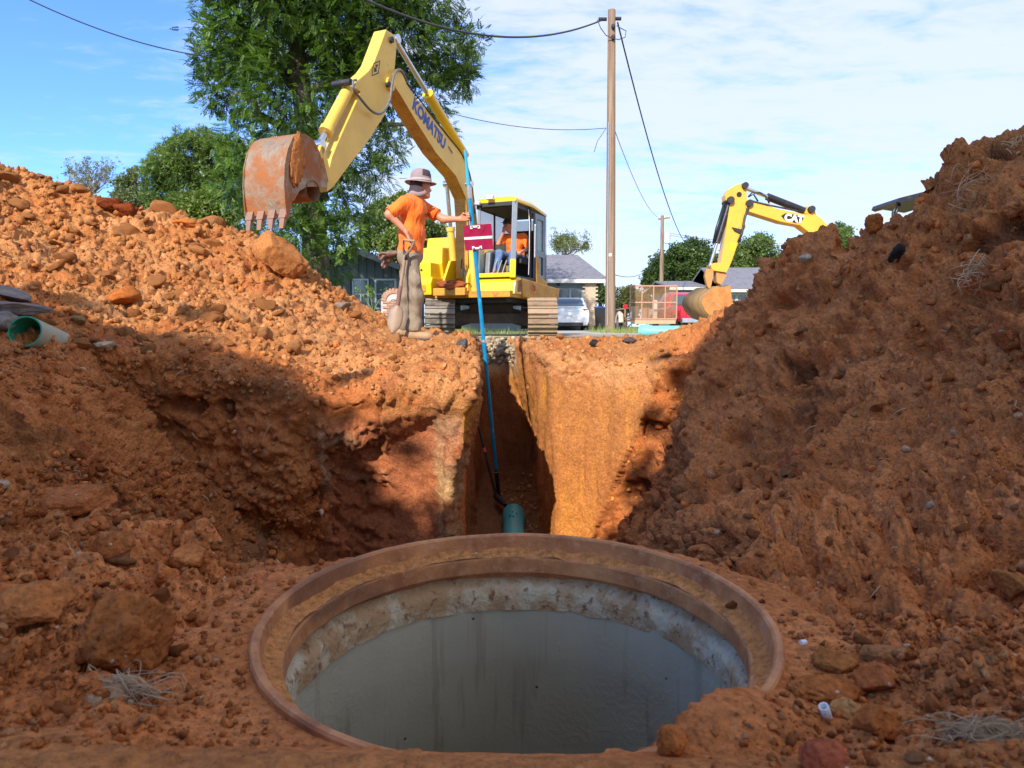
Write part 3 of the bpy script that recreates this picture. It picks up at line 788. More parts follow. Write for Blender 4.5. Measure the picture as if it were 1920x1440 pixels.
# creases across the sheet
for i in range(5):
    x_ = random.uniform(-.12, .14); z_ = random.uniform(.02, .09); MB().bar(cc_ + ex * x_ + ez * z_ + ey * .0055, cc_ + ex * (x_ + .03) + ez * (z_ + .05) + ey * .0055, .004, .003, up=ey).build('crease', MARO, tgt)
# black bar leaning beside the rod
bar_a = W(893, 782, 7.9); bar_b = W(930, 930, 7.7); bar_c = W(948, 948, 7.3)
ob = thing('black_bar', bar_b, 'thin black steel bar with a pink tape band leaning in the trench beside the rod', 'bar')
MB().cyl(bar_a, bar_b, .013, .017, 10).build('shaft', BLACKR, ob, smooth='auto')
MB().tube([bar_b, bar_b.lerp(bar_c, .5), bar_c], [.035, .04, .02], 10).build('blade', BLACKR, ob, smooth='auto')
p = bar_a.lerp(bar_b, .42); d_ = (bar_b - bar_a).normalized()
MB().cyl(p - d_ * .025, p + d_ * .025, .0185, None, 10).build('tape', paint('pink_tape', (.75, .10, .12), .5), ob)
# =============== yellow excavator ===============
YPAINT = paint('yellow_paint', (.80, .52, .010), .34, (.30, .13, .04), .16, 2.2, var=.10, coat=.25)
YPALE = paint('faded_yellow_paint', (.76, .50, .075), .42, (.42, .24, .09), .10, 2.5, var=.10)
YSHADE_DIRT = paint('shaded_soiled_yellow_paint', (.60, .30, .02), .5, (.26, .10, .03), .55, 4, var=.15)  # soiled, and darkened to paint in shade on boom underside and door side
GREYP = paint('slate_grey_paint', (.17, .21, .25), .4, (.3, .25, .2), .12, 5, var=.1)
DGREY = paint('dark_trim', (.022, .024, .027), .55, (.10, .06, .04), .2, 8)
TRACKM = paint('worn_track_steel', (.33, .25, .17), .5, (.36, .20, .10), .55, 9, metal=.35, var=.3, bump=.3)
TRACKD = paint('dark_track_steel', (.10, .09, .08), .5, (.26, .20, .13), .4, 9, metal=.4, var=.3)
CHROME = paint('rod_steel', (.62, .60, .57), .22, (.3, .2, .1), .12, 12, metal=.9)
HOSE = paint('rubber_hose', (.03, .03, .03), .5, (.22, .15, .08), .35, 20)
CASTG = paint('frame_grey', (.085, .085, .08), .6, (.32, .15, .06), .3, 4)
t = NT('clay_caked_bucket_steel')
n1 = t.noise(3.2, 6, .62); n2 = t.noise(14, 5, .65); n3 = t.noise(1.5, 3)
c = t.mix(t.ramp(n1, .38, .60), (.34, .25, .16), (.26, .11, .045)); c = t.mix(t.ramp(t.math('ADD', t.math('MULTIPLY', n2, .4), t.math('MULTIPLY', n1, .6)), .50, .57, 0, .95), c, (.34, .115, .03))
c = t.mix(t.ramp(n2, .62, .70, 0, .6), c, (.16, .08, .05))
t.set('Base Color', c); t.set('Metallic', t.ramp(n1, .4, .55, .5, .0)); t.set('Roughness', t.ramp(n1, .35, .6, .42, .85)); t.bump(t.math('ADD', n1, n2), .5, .03)
BUCK = t.m
t = NT('cab_glass')
t.set('Base Color', (.55, .75, .75, 1)); t.set('Roughness', .03); t.set('Alpha', .38); t.set('Metallic', 0.0)
GLASS = t.m
EX0 = Vector((-.935, 13.3, 0)); TH = R(23)
ef = Vector((-math.sin(TH), -math.cos(TH), 0)); en = Vector((math.cos(TH), -math.sin(TH), 0)); ez3 = Vector((0, 0, 1))
def U(s, n, z): return EX0 + ef * s + en * n + ez3 * z
def bp(px, py, n=0.0):
    """where the sight line through a picture point meets the boom's plane shifted by n; returns (s, z)"""
    d = ray(px, py); o = Vector((0, 0, CAMZ)); q = EX0 + en * n
    t_ = (q - o).dot(en) / d.dot(en); p = o + d * t_; return (p - EX0).dot(ef), p.z
exc = thing('excavator', (-.45, 14.4, 0), 'large yellow tracked excavator with raised boom and open front cab behind the worker', 'excavator')
def plate(pts, n0, n1, z=None):
    """outline in the boom plane (s,z) extruded from n0 to n1"""
    return [U(a, n0, b) for a, b in pts], en * (n1 - n0)
def pl_part(name, pts, n0, n1, mat, bevel=.01, **k):
    m = MB(); m.prism(*plate(pts, n0, n1)); return m.build(name, mat, exc, bevel=bevel, **k)
HB = .13    # half width of the boom
# outlines traced on the face the photograph shows (n = +HB)
def tr(pts, n): return [bp(x, y, n) for x, y in pts]
boom_pts = tr([(738, 140), (750, 128), (762, 156), (783, 188), (812, 218), (838, 252), (867, 288), (882, 330), (892, 385), (897, 440), (898, 520), (878, 522), (877, 470), (877, 420), (874, 372), (855, 330), (817, 286), (783, 232), (751, 178), (742, 165)], HB)
m = MB(); m.mi = 0; m.prism(*plate(boom_pts, -HB, HB))
bo = m.build('boom', [YPALE, YSHADE_DIRT], exc, bevel=.012)
# the underside of the boom takes a darker paint, its shade put into the colour
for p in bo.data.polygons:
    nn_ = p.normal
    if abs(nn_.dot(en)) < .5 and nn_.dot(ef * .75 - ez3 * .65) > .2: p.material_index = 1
arm_pts = tr([(724, 55), (740, 66), (744, 86), (740, 130), (735, 172), (722, 215), (690, 265), (655, 310), (624, 352), (613, 360), (614, 330), (622, 295), (633, 268), (652, 226), (671, 184), (676, 172), (668, 166), (664, 156), (676, 146), (690, 134), (700, 120), (712, 88)], .11)
m = MB(); m.prism(*plate(arm_pts, -.11, .11)); m.build('arm', YPALE, exc, bevel=.012)
for n_ in (-.13, .13):
    p = bp(732, 158, n_); MB().cyl(U(p[0], n_ - .02, p[1]), U(p[0], n_ + .02, p[1]), .10, None, 20).build('arm_pivot_boss', YPALE, exc, smooth='auto')
for (x_, y_) in ((738, 74), (660, 153), (732, 158)):
    p = bp(x_, y_, .17); MB().cyl(U(p[0], -.15, p[1]), U(p[0], .155, p[1]), .045, None, 16).build('pin', DGREY, exc, smooth='auto')
def cyl_part(a, b, split, rb, rr, body, name, n=0.0, rodname='rod'):
    pa, pb = bp(*a, n), bp(*b, n); A_ = U(pa[0], n, pa[1]); B_ = U(pb[0], n, pb[1]); M_ = A_.lerp(B_, split)
    o_ = MB().cyl(A_, M_, rb, None, 20).cyl(M_ - (B_ - A_).normalized() * .05, M_ + (B_ - A_).normalized() * .03, rb * 1.2, None, 20).build(name, body, exc, smooth='auto')
    r_ = MB().cyl(M_, B_, rr, None, 14).cyl(B_ - en * rb * .9, B_ + en * rb * .9, rb * .85, None, 14).build(rodname, CHROME, exc, smooth='auto')
    r_.parent = o_; r_.location = exc.location; o_.location = (0, 0, 0); r_.matrix_parent_inverse = Matrix.Identity(4); r_.location = (0, 0, 0)
    return o_
cyl_part((872, 292), (740, 74), .57, .085, .045, YPAINT, 'arm_cylinder')
cyl_part((657, 160), (598, 272), .78, .082, .045, YPALE, 'bucket_cylinder', 0.0)
cyl_part((855, 550), (838, 345), .60, .07, .038, YPALE, 'boom_cylinder', -.30); cyl_part((889, 550), (880, 345), .60, .07, .038, YPALE, 'boom_cylinder', .30)
# bucket link and ears
def link_bar(a, b, n, w, mat=YPALE, name='link_arm'):
    pa, pb = bp(*a, n), bp(*b, n); MB().bar(U(pa[0], n, pa[1]), U(pb[0], n, pb[1]), .05, w, up=(0, 0, 1)).build(name, mat, exc, bevel=.01)
for n_ in (-.2, .2):
    link_bar((602, 274), (617, 340), n_, .09); link_bar((604, 276), (590, 318), n_, .09)
# ---- bucket: shell swept between two side plates ----
BW = .31
prof = tr([(516, 404), (522, 385), (520, 350), (522, 310), (530, 275), (548, 256), (572, 251), (592, 262), (604, 285)], 0.0)
# the shell's outline in the boom plane (outer skin), lip first
side = tr([(537, 402), (542, 378), (556, 374), (566, 356), (590, 350), (612, 356), (616, 344), (608, 312), (596, 284), (590, 270), (572, 252), (553, 250), (540, 272), (533, 310), (531, 350), (534, 385)], BW)
outer = tr([(540, 400), (536, 376), (533, 345), (534, 308), (540, 276), (550, 256), (562, 250), (574, 252), (588, 262), (598, 282), (608, 312), (614, 344)], BW)
bucket = MB()
rg = []
T_ = .022
cen = Vector((sum(p[0] for p in outer) / len(outer), sum(p[1] for p in outer) / len(outer)))
inner_ = []
for i, p in enumerate(outer):
    a_ = Vector(outer[max(i - 1, 0)]); b_ = Vector(outer[min(i + 1, len(outer) - 1)]); d_ = (b_ - a_).normalized(); nrm = Vector((-d_.y, d_.x))
    if nrm.dot(cen - Vector(p)) < 0: nrm = -nrm
    inner_.append(tuple(Vector(p) + nrm * T_))
loop = outer + inner_[::-1]
nseg = 14
rings = [[U(a_, -BW + 2 * BW * k / nseg, b_) for a_, b_ in loop] for k in range(nseg + 1)]
bucket.loft(rings, close=True, caps=True)
bk = bucket.build('bucket', BUCK, exc, smooth='auto')
sp = tr([(541, 402), (544, 380), (552, 376), (562, 358), (576, 350), (600, 350), (614, 352), (612, 330), (606, 308), (597, 284), (587, 264), (574, 254), (560, 253), (549, 260), (540, 282), (536, 310), (535, 345), (537, 376)], BW)
for n_ in (-BW + .002, BW - .032):
    m = MB(); m.prism(*plate(sp, n_, n_ + .03)); o_ = m.build('side_plate', BUCK, exc, bevel=.004); o_.parent = bk; o_.location = (0, 0, 0)
# clay stuck to the near side plate and the cutter edges
for n_ in (-BW - .012, BW + .001):
    cut_ = tr([(536, 404), (541, 404), (546, 380), (541, 376), (538, 345), (540, 310), (545, 284), (552, 262), (548, 257), (538, 280), (532, 310), (531, 345), (533, 378)], BW)
    m = MB(); m.prism(*plate(cut_, n_, n_ + .012)); o_ = m.build('side_cutter', BUCK, exc); o_.parent = bk
# torque tube hole below the ears
pa = bp(587, 366, BW)
m = MB(); m.cyl(U(pa[0], -BW, pa[1] + .05), U(pa[0], BW + .01, pa[1] + .05), .13, None, 24, caps=False); o_ = m.build('ear_tube', BUCK, exc, smooth='auto'); o_.parent = bk
# clay caked on the side
P_ = []
def lump_mesh(name, c_, rad, seed, sub=3, amp=.35, sc=1.0, flat=1.0, mat=None, col=ORG, rot=None, smooth=True, hard=False):
    bm = bmesh.new(); bmesh.ops.create_icosphere(bm, subdivisions=sub, radius=1)
    Vv = np.array([v.co[:] for v in bm.verts], np.float32); Ff = np.array([[v.index for v in f.verts] for f in bm.faces], np.int32); bm.free()
    off = seed * 3.17
    if hard:
        rg_ = np.random.default_rng(seed)
        for _ in range(7):      # knock flat facets off
            nn_ = rg_.normal(size=3); nn_ /= np.linalg.norm(nn_); h_ = rg_.uniform(.45, .85)
            dd = Vv @ nn_ - h_; Vv -= np.where(dd > 0, dd, 0)[:, None] * nn_[None, :].astype(np.float32)
    d_ = fbm(Vv, 1.1 * sc, 3, .55, off) * amp + np.abs(fbm(Vv, 3.0 * sc, 3, .6, off + 5)) * amp * .5 + fbm(Vv, 9 * sc, 3, .6, off + 9) * amp * .22
    Vv = Vv * (1 + d_)[:, None]
    Vv = Vv * np.array(rad, np.float32)
    if rot is not None: Vv = Vv @ np.array(rot.transposed(), np.float32)
    m_ = mesh_np(name, Vv, Ff, smooth)
    if mat is None:
        mat = EARTH
        n_ = fbm(Vv / max(rad), 2.2, 3, .6, off + 2)
        a_ = m_.color_attributes.new('soil', 'FLOAT_COLOR', 'POINT'); cc = np.ones((len(Vv), 4), np.float32)
        cc[:, :3] = np.array(col)[None, :] * (1 + .35 * n_)[:, None]; a_.data.foreach_set('color', cc.clip(.01, 1).ravel())
    m_.materials.append(mat)
    return m_
pc = bp(556, 300, BW)
m_ = lump_mesh('caked_clay', None, (.11, .022, .30), 41, 4, .5, 2.4, rot=Matrix((ef, en, ez3)).transposed() @ Euler((0, R(-8), 0)).to_matrix())
o_ = link('caked_clay', m_, None, exc); o_.location = U(pc[0], BW + .01, pc[1]) - exc.location; o_.parent = bk
# teeth
tt = bp(541, 400, BW); tip = bp(534, 428, BW)
for k in range(4):
    n_ = -BW + .05 + k * (2 * BW - .1) / 3
    a_ = U(tt[0], n_, tt[1] + .05); b_ = U(tip[0], n_, tip[1])
    m = MB(); d_ = (b_ - a_)
    q0 = a_; q1 = a_ + d_ * .45; q2 = b_
    def rect(c_, w, h_): return [c_ + en * i * w / 2 + ef * j * h_ / 2 for i, j in ((-1, -1), (1, -1), (1, 1), (-1, 1))]
    m.loft([rect(q0, .10, .07), rect(q1, .105, .075), rect(q1 + d_ * .02, .075, .06), rect(q2, .062, .022)])
    o_ = m.build('tooth', paint('polished_tooth_steel', (.30, .20, .14), .5, (.36, .15, .07), .6, 12, metal=.4), exc, bevel=.006); o_.parent = bk
# hoses
def hose(pts, r=.018, n=None, mat=HOSE, name='hose'):
    P3 = []
    for i, (x_, y_, nn_) in enumerate(pts): p = bp(x_, y_, nn_); P3.append(U(p[0], nn_, p[1]))
    # smooth through the points
    out = []
    for i in range(len(P3) - 1):
        p0 = P3[max(i - 1, 0)]; p1 = P3[i]; p2 = P3[i + 1]; p3 = P3[min(i + 2, len(P3) - 1)]
        for k in range(6):
            t_ = k / 6; out.append(.5 * ((2 * p1) + (p2 - p0) * t_ + (2 * p0 - 5 * p1 + 4 * p2 - p3) * t_ ** 2 + (3 * p1 - p0 - 3 * p2 + p3) * t_ ** 3))
    out.append(P3[-1]); return MB().tube(out, r, 8).build(name, mat, exc, smooth=True)
GHOSE = paint('worn_hose', (.14, .14, .13), .45, (.3, .2, .1), .2, 20)
hose([(664, 158, .2), (662, 165, .22), (676, 185, .22), (697, 208, .22), (715, 212, .22), (730, 190, .22), (735, 160, .22), (741, 136, .2), (752, 132, .15), (762, 152, .1)], .02, mat=GHOSE)
hose([(745, 140, .05), (755, 135, .05), (765, 145, .05)], .02); hose([(668, 150, .16), (662, 152, .18), (663, 163, .2)], .017, mat=GHOSE)
for dn in (.10, .14): hose([(763, 155, dn), (800, 204, dn), (840, 255, dn), (868, 292, dn), (884, 340, dn), (890, 400, dn)], .011, name='hydraulic_line', mat=DGREY)
random.seed(3)
for k in range(7):
    x_ = 868 + k * 4; hose([(x_ + 2, 462 + k * 4, -.1), (x_ - 3, 500, .05), (x_ + 4, 528, .12), (x_ + random.uniform(-6, 8), 548, .1)], .012, mat=[HOSE, GHOSE][k % 2])
# lettering
def textobj(name, s_, size, mat, parent, loc, rot, ext=.002, shear=0.0, sx=1.0, bold=0.0):
    cu = bpy.data.curves.new(name, 'FONT'); cu.body = s_; cu.size = size; cu.extrude = ext; cu.offset = bold; cu.shear = shear; cu.align_x = 'CENTER'; cu.align_y = 'CENTER'; cu.resolution_u = 3
    to = bpy.data.objects.new(name, cu); COL.objects.link(to); dg_ = bpy.context.evaluated_depsgraph_get()
    me_ = bpy.data.meshes.new_from_object(to.evaluated_get(dg_)); bpy.data.objects.remove(to); me_.name = name
    for v in me_.vertices: v.co.x *= sx
    me_.materials.clear(); me_.materials.append(mat)
    o_ = bpy.data.objects.new(name, me_); COL.objects.link(o_); o_.parent = parent
    o_.matrix_local = Matrix.Translation(Vector(loc) - (Vector(parent.location) if parent.parent is None else Vector((0, 0, 0)))) @ rot.to_4x4(); return o_
BLUET = paint('blue_lettering', (.012, .05, .30), .4, None, 0, 20); BLKT = paint('black_lettering', (.015, .015, .015), .5)
def on_boom(x0, y0, x1, y1):
    a_, b_ = bp(x0, y0, HB + .003), bp(x1, y1, HB + .003); A_ = U(a_[0], HB + .003, a_[1]); B_ = U(b_[0], HB + .003, b_[1])
    X_ = (B_ - A_).normalized(); Y_ = en.cross(X_).normalized(); return A_, B_, Matrix((X_, Y_, en)).transposed()
A_, B_, M_ = on_boom(775, 194, 834, 272)
textobj('lettering', 'KOMATSU', .29, BLUET, exc, (A_ + B_) / 2, M_, .001, 0, (B_ - A_).length / (.29 * 4.6), .014)
A_, B_, M_ = on_boom(839, 272, 850, 291); textobj('lettering', '40487', .075, BLKT, exc, (A_ + B_) / 2, M_, .001)
# warning diamond on the arm
pc = bp(705, 128, 0.113); c_ = U(pc[0], 0.113, pc[1]); dd = (U(*[bp(720, 100, 0.113)[0], 0.113, bp(720, 100, 0.113)[1]]) - U(*[bp(690, 155, 0.113)[0], 0.113, bp(690, 155, 0.113)[1]])).normalized(); d2 = en.cross(dd)
m = MB()
for s0, k in ((.135, 0),):
    o4 = [c_ + dd * .19, c_ + d2 * .085, c_ - dd * .19, c_ - d2 * .085]; i4 = [c_ + dd * .165, c_ + d2 * .070, c_ - dd * .165, c_ - d2 * .070]
    for i in range(4): m.prism([o4[i], o4[(i + 1) % 4], i4[(i + 1) % 4], i4[i]], en * .002)
    m.prism([c_ - dd * .02 - d2 * .04, c_ - dd * .09 - d2 * .0, c_ - dd * .02 + d2 * .03, c_ + dd * .01], en * .002); m.prism([c_ + dd * .10, c_ + dd * .02 + d2 * .04, c_ + dd * .02 - d2 * .01], en * .002)
m.build('warning_decal', BLKT, exc)

# ---- upper body ----
def ubox(name, s0, s1, n0, n1, z0, z1, mat, bevel=.02, **k):
    return MB().prism([U(s0, n0, z0), U(s1, n0, z0), U(s1, n1, z0), U(s0, n1, z0)], ez3 * (z1 - z0)).build(name, mat, exc, bevel=bevel, **k)
def usolid(name, pts_sz, n0, n1, mat, bevel=.02, **k): return MB().prism(*plate(pts_sz, n0, n1)).build(name, mat, exc, bevel=bevel, **k)
ubox('deck', .30, -2.3, -1.05, 1.10, .74, .86, YSHADE_DIRT, .01)
ubox('deck_underside', .1, -2.4, -.9, .95, .66, .738, DGREY, .01)
# front skirt under the cab, then the side skirt along the door side
usolid('front_skirt', [(.16, .80), (.10, 1.04), (.02, 1.12), (-.2, 1.12), (-.2, .80)], .27, 1.13, YPAINT, .025)
usolid('side_skirt', [(-.22, .76), (-1.9, .66), (-2.3, .80), (-2.4, 1.02), (-.22, 1.12)], .9, 1.14, YSHADE_DIRT, .03)
usolid('rear_cowl', [(-1.75, 1.0), (-2.6, 1.0), (-2.75, 1.3), (-2.6, 1.95), (-1.8, 2.05)], -1.0, .62, YPAINT, .06)
# right front: tool box stack and tank
usolid('tool_box', [(.36, .88), (.36, 1.42), (-.18, 1.42), (-.18, .88)], -.98, -.52, YPAINT, .02)
usolid('box_lower_front', [(.44, .80), (.46, 1.02), (.40, 1.14), (-.2, 1.14), (-.2, .80)], -1.06, -.46, YPAINT, .03)
usolid('fuel_tank', [(.02, 1.42), (-.0, 1.74), (-.7, 1.80), (-.7, 1.0), (-.1, 1.0)], -.98, -.46, YPAINT, .03)
usolid('engine_side', [(-.30, 1.70), (-.36, 1.98), (-1.8, 2.02), (-1.8, 1.0), (-.3, 1.0)], -1.0, -.40, YPAINT, .05)
usolid('box_recess', [(.465, .86), (.468, .98), (.44, .98), (.44, .86)], -.86, -.58, YSHADE_DIRT, .004)
MB().cyl(U(.362, -.72, 1.28), U(.37, -.72, 1.28), .022, None, 12).build('latch', BLKT, exc)
MB().cyl(U(.33, -1.0, 1.0), U(-.3, -1.04, 1.95), .02, None, 8).cyl(U(-.3, -1.04, 1.95), U(-.9, -1.04, 1.98), .02, None, 8).build('handrail', YPALE, exc, smooth='auto')
MB().tube([U(.30, -1.02, .95), U(.38, -1.08, 1.3), U(.2, -1.08, 1.6), U(.0, -1.06, 1.8)], .028, 8).build('step_rail', YPALE, exc, smooth=True)
m = MB(); m.cyl(U(-.1, -1.0, 1.8), U(-.1, -1.0, 2.75), .012, None, 6); m.box(U(-.1, -1.0, 2.58), (.16, .03, .24)); m.build('mirror', DGREY, exc)
m = MB(); m.cyl(U(-.5, -.55, 1.8), U(-.5, -.55, 2.55), .022, None, 8); m.build('exhaust', DGREY, exc)
# boom foot brackets and the swing frame
for n_ in (-.27, .22): usolid('boom_bracket', [(.36, .86), (.34, 1.10), (.10, 1.46), (-.25, 1.50), (-.5, .9)], n_, n_ + .05, YPAINT, .01)
usolid('swing_frame', [(.46, .78), (.46, .92), (-.5, 1.0), (-.5, .78)], -.42, .26, YSHADE_DIRT, .02)
m_ = lump_mesh('caked_soil', None, (.18, .30, .10), 12, 4, .6, 2.0, col=RED, rot=Matrix((ef, en, ez3)).transposed()); o_ = link('caked_soil', m_, None, exc); o_.location = U(.28, -.05, .96) - exc.location
usolid('mud_patch', [(.02, .84), (.0, 1.05), (-.16, 1.08), (-.2, .86)], 1.132, 1.143, paint('mud', (.22, .09, .045), .9, (.3, .15, .07), .5, 8, bump=.6), .003)
RT = paint('red_lettering', (.5, .03, .015), .5); Mx = Matrix((-ef, ez3, en)).transposed()
textobj('lettering', '128', .16, RT, exc, U(-.78, 1.147, .95), Mx, .001, bold=.004)
# ---- cab ----
cb = .31; cn = 1.115; s0, s1 = .10, -1.62; zf, zr = 1.12, 2.60
cab = ubox('cab', s0 - .05, s1, cb, cn, 1.10, 1.15, DGREY, .006)
def cpart(*a, **k):
    o_ = usolid(*a, **k); o_.parent = cab; return o_
def cbar(name, a, b, w, h, mat, bevel=.012, up=(0, 0, 1)):
    o_ = MB().bar(U(*a), U(*b), w, h, up=up).build(name, mat, exc, bevel=bevel); o_.parent = cab; return o_
cbar('front_post', (s0 - .02, cn - .04, 1.42), (s0 - .10, cn - .04, 2.50), .10, .09, GREYP)
cbar('front_post_foot', (s0 + .0, cn - .045, 1.10), (s0 - .02, cn - .045, 1.44), .11, .12, YPAINT)
cbar('front_post', (s0 - .02, cb + .035, 1.12), (s0 - .10, cb + .035, 2.50), .06, .08, GREYP)
cbar('front_sill', (s0 - .02, cb, 1.16), (s0 - .02, cn - .08, 1.16), .07, .08, YPAINT)
cbar('front_header', (s0 - .10, cb, 2.48), (s0 - .10, cn, 2.48), .08, .09, DGREY)
cbar('door_post', (-.74, cn - .03, 1.15), (-.74, cn - .03, 2.50), .05, .08, DGREY)
cbar('rear_post', (s1 + .04, cn - .04, 1.0), (s1 + .06, cn - .04, 2.45), .08, .10, GREYP)
cbar('rear_post', (s1 + .04, cb + .04, 1.15), (s1 + .06, cb + .04, 2.50), .08, .10, DGREY)
# rear side panel with its window
def frame_panel(name, s_a, s_b, z_a, z_b, n_, th, openings, mat):
    m = MB(); ss = sorted({s_a, s_b} | {o[0] for o in openings} | {o[1] for o in openings}); zs = sorted({z_a, z_b} | {o[2] for o in openings} | {o[3] for o in openings})
    for i in range(len(ss) - 1):
        for j in range(len(zs) - 1):
            cs, cz = (ss[i] + ss[i + 1]) / 2, (zs[j] + zs[j + 1]) / 2
            if any(o[0] < cs < o[1] and o[2] < cz < o[3] for o in openings): continue
            m.prism([U(ss[i], n_, zs[j]), U(ss[i + 1], n_, zs[j]), U(ss[i + 1], n_, zs[j + 1]), U(ss[i], n_, zs[j + 1])], en * th)
    o_ = m.build(name, mat, exc); o_.parent = cab; return o_
frame_panel('side_panel', -1.56, -.96, 1.16, 2.44, cn - .05, .045, [(-1.42, -1.08, 1.72, 2.34), (-1.42, -1.16, 1.24, 1.60)], GREYP)
cpart('side_glass', [(-1.42, 1.72), (-1.08, 1.72), (-1.08, 2.34), (-1.42, 2.34)], cn - .04, cn - .03, GLASS, bevel=0)
cpart('lower_glass', [(-1.42, 1.24), (-1.16, 1.24), (-1.16, 1.6), (-1.42, 1.6)], cn - .04, cn - .03, paint('dark_green_glass', (.03, .06, .05), .08), bevel=0)
cpart('door_edge_panel', [(-.98, 1.08), (-.98, 1.55), (-1.08, 1.60), (-1.18, 1.2), (-1.6, 1.12), (-1.6, .98)], cn - .02, cn + .02, YSHADE_DIRT, bevel=.008)
cpart('opening_gasket', [(-1.45, 1.69), (-1.05, 1.69), (-1.05, 2.37), (-1.45, 2.37)], cn - .06, cn - .052, DGREY, bevel=0)
m = MB(); cpart('far_glass', [(s0 - .12, 1.2), (s1 + .1, 1.2), (s1 + .1, 2.4), (s0 - .16, 2.4)], cb + .02, cb + .026, GLASS, bevel=0)
for zz_ in (1.18, 2.44): cbar('far_rail', (s0 - .05, cb + .02, zz_), (s1, cb + .02, zz_), .05, .07, DGREY)
cbar('far_mid_post', (-.72, cb + .02, 1.2), (-.72, cb + .02, 2.4), .04, .06, DGREY)
o_ = MB().prism([U(s1 + .03, cb, 1.7), U(s1 + .03, cn, 1.7), U(s1 + .03, cn, 2.4), U(s1 + .03, cb, 2.4)], ef * .006).build('rear_glass', GLASS, exc); o_.parent = cab
o_ = MB().prism([U(s1 + .02, cb, 1.15), U(s1 + .02, cn, 1.15), U(s1 + .02, cn, 1.7), U(s1 + .02, cb, 1.7)], ef * .03).build('rear_wall', DGREY, exc); o_.parent = cab
# roof: domed yellow cap over a dark lining
m = MB(); rg = []
for (g_, z_) in ((0, 2.50), (.0, 2.55), (-.05, 2.60), (-.16, 2.64)):
    rg.append([U(s0 - .06 + (g_), cb + .0 - g_, z_), U(s0 - .06 + g_, cn + g_, z_), U(s1 * .5, cn + .01 + g_, z_ + .02), U(s1 + .0 - g_, cn + g_, z_ - .05), U(s1 - g_, cb - g_, z_ - .05), U(s1 * .5, cb - .01 - g_, z_ + .02)])
m.loft(rg); o_ = m.build('roof', YPAINT, exc, smooth='auto', bevel=.012); o_.parent = cab
o_ = ubox('roof_lining', s0 - .12, s1 + .06, cb + .04, cn - .05, 2.42, 2.498, DGREY, .005); o_.parent = cab
for n_, w_ in ((.62, .11), (.36, .09)):
    o_ = MB().box(U(s0 + .02, n_, 2.585 if n_ > .5 else 2.50), (.14 if n_ > .5 else .12, .08, .075), Matrix((en, -ef, ez3)).transposed()).build('work_light', TAPE, exc, bevel=.01); o_.parent = cab
    l_ = MB().box(U(s0 + .065, n_, 2.585 if n_ > .5 else 2.50), (.09, .01, .045), Matrix((en, -ef, ez3)).transposed()).build('lens', paint('lamp_lens', (.75, .75, .7), .1), exc); l_.parent = o_
# seat, console, controls
o_ = usolid('seat', [(-.55, 1.42), (-.55, 1.56), (-1.05, 1.56), (-1.12, 2.12), (-1.22, 2.14), (-1.2, 1.42)], .52, .98, DGREY, .03); o_.parent = cab
o_ = usolid('console', [(-.15, 1.15), (-.22, 1.62), (-.5, 1.70), (-.62, 1.15)], .34, .47, paint('grey_plastic', (.16, .17, .18), .5), .03); o_.parent = cab
for n_ in (.58, .68, .78): o_ = MB().tube([U(-.05, n_, 1.16), U(-.12, n_ + .03, 1.34), U(-.22, n_ + .03, 1.46)], .011, 6).build('pedal_lever', TAPE, exc); o_.parent = cab
o_ = MB().tube([U(-.62, cn - .02, 2.46), U(-.60, cn + .015, 2.2), U(-.60, cn + .01, 1.7), U(-.56, cn + .01, 1.2)], .008, 6).build('strap', WHT, exc); o_.parent = cab
cbar('grab_rail', (-.86, cn + .03, 2.2), (-.84, cn + .03, 1.55), .02, .02, TAPE)
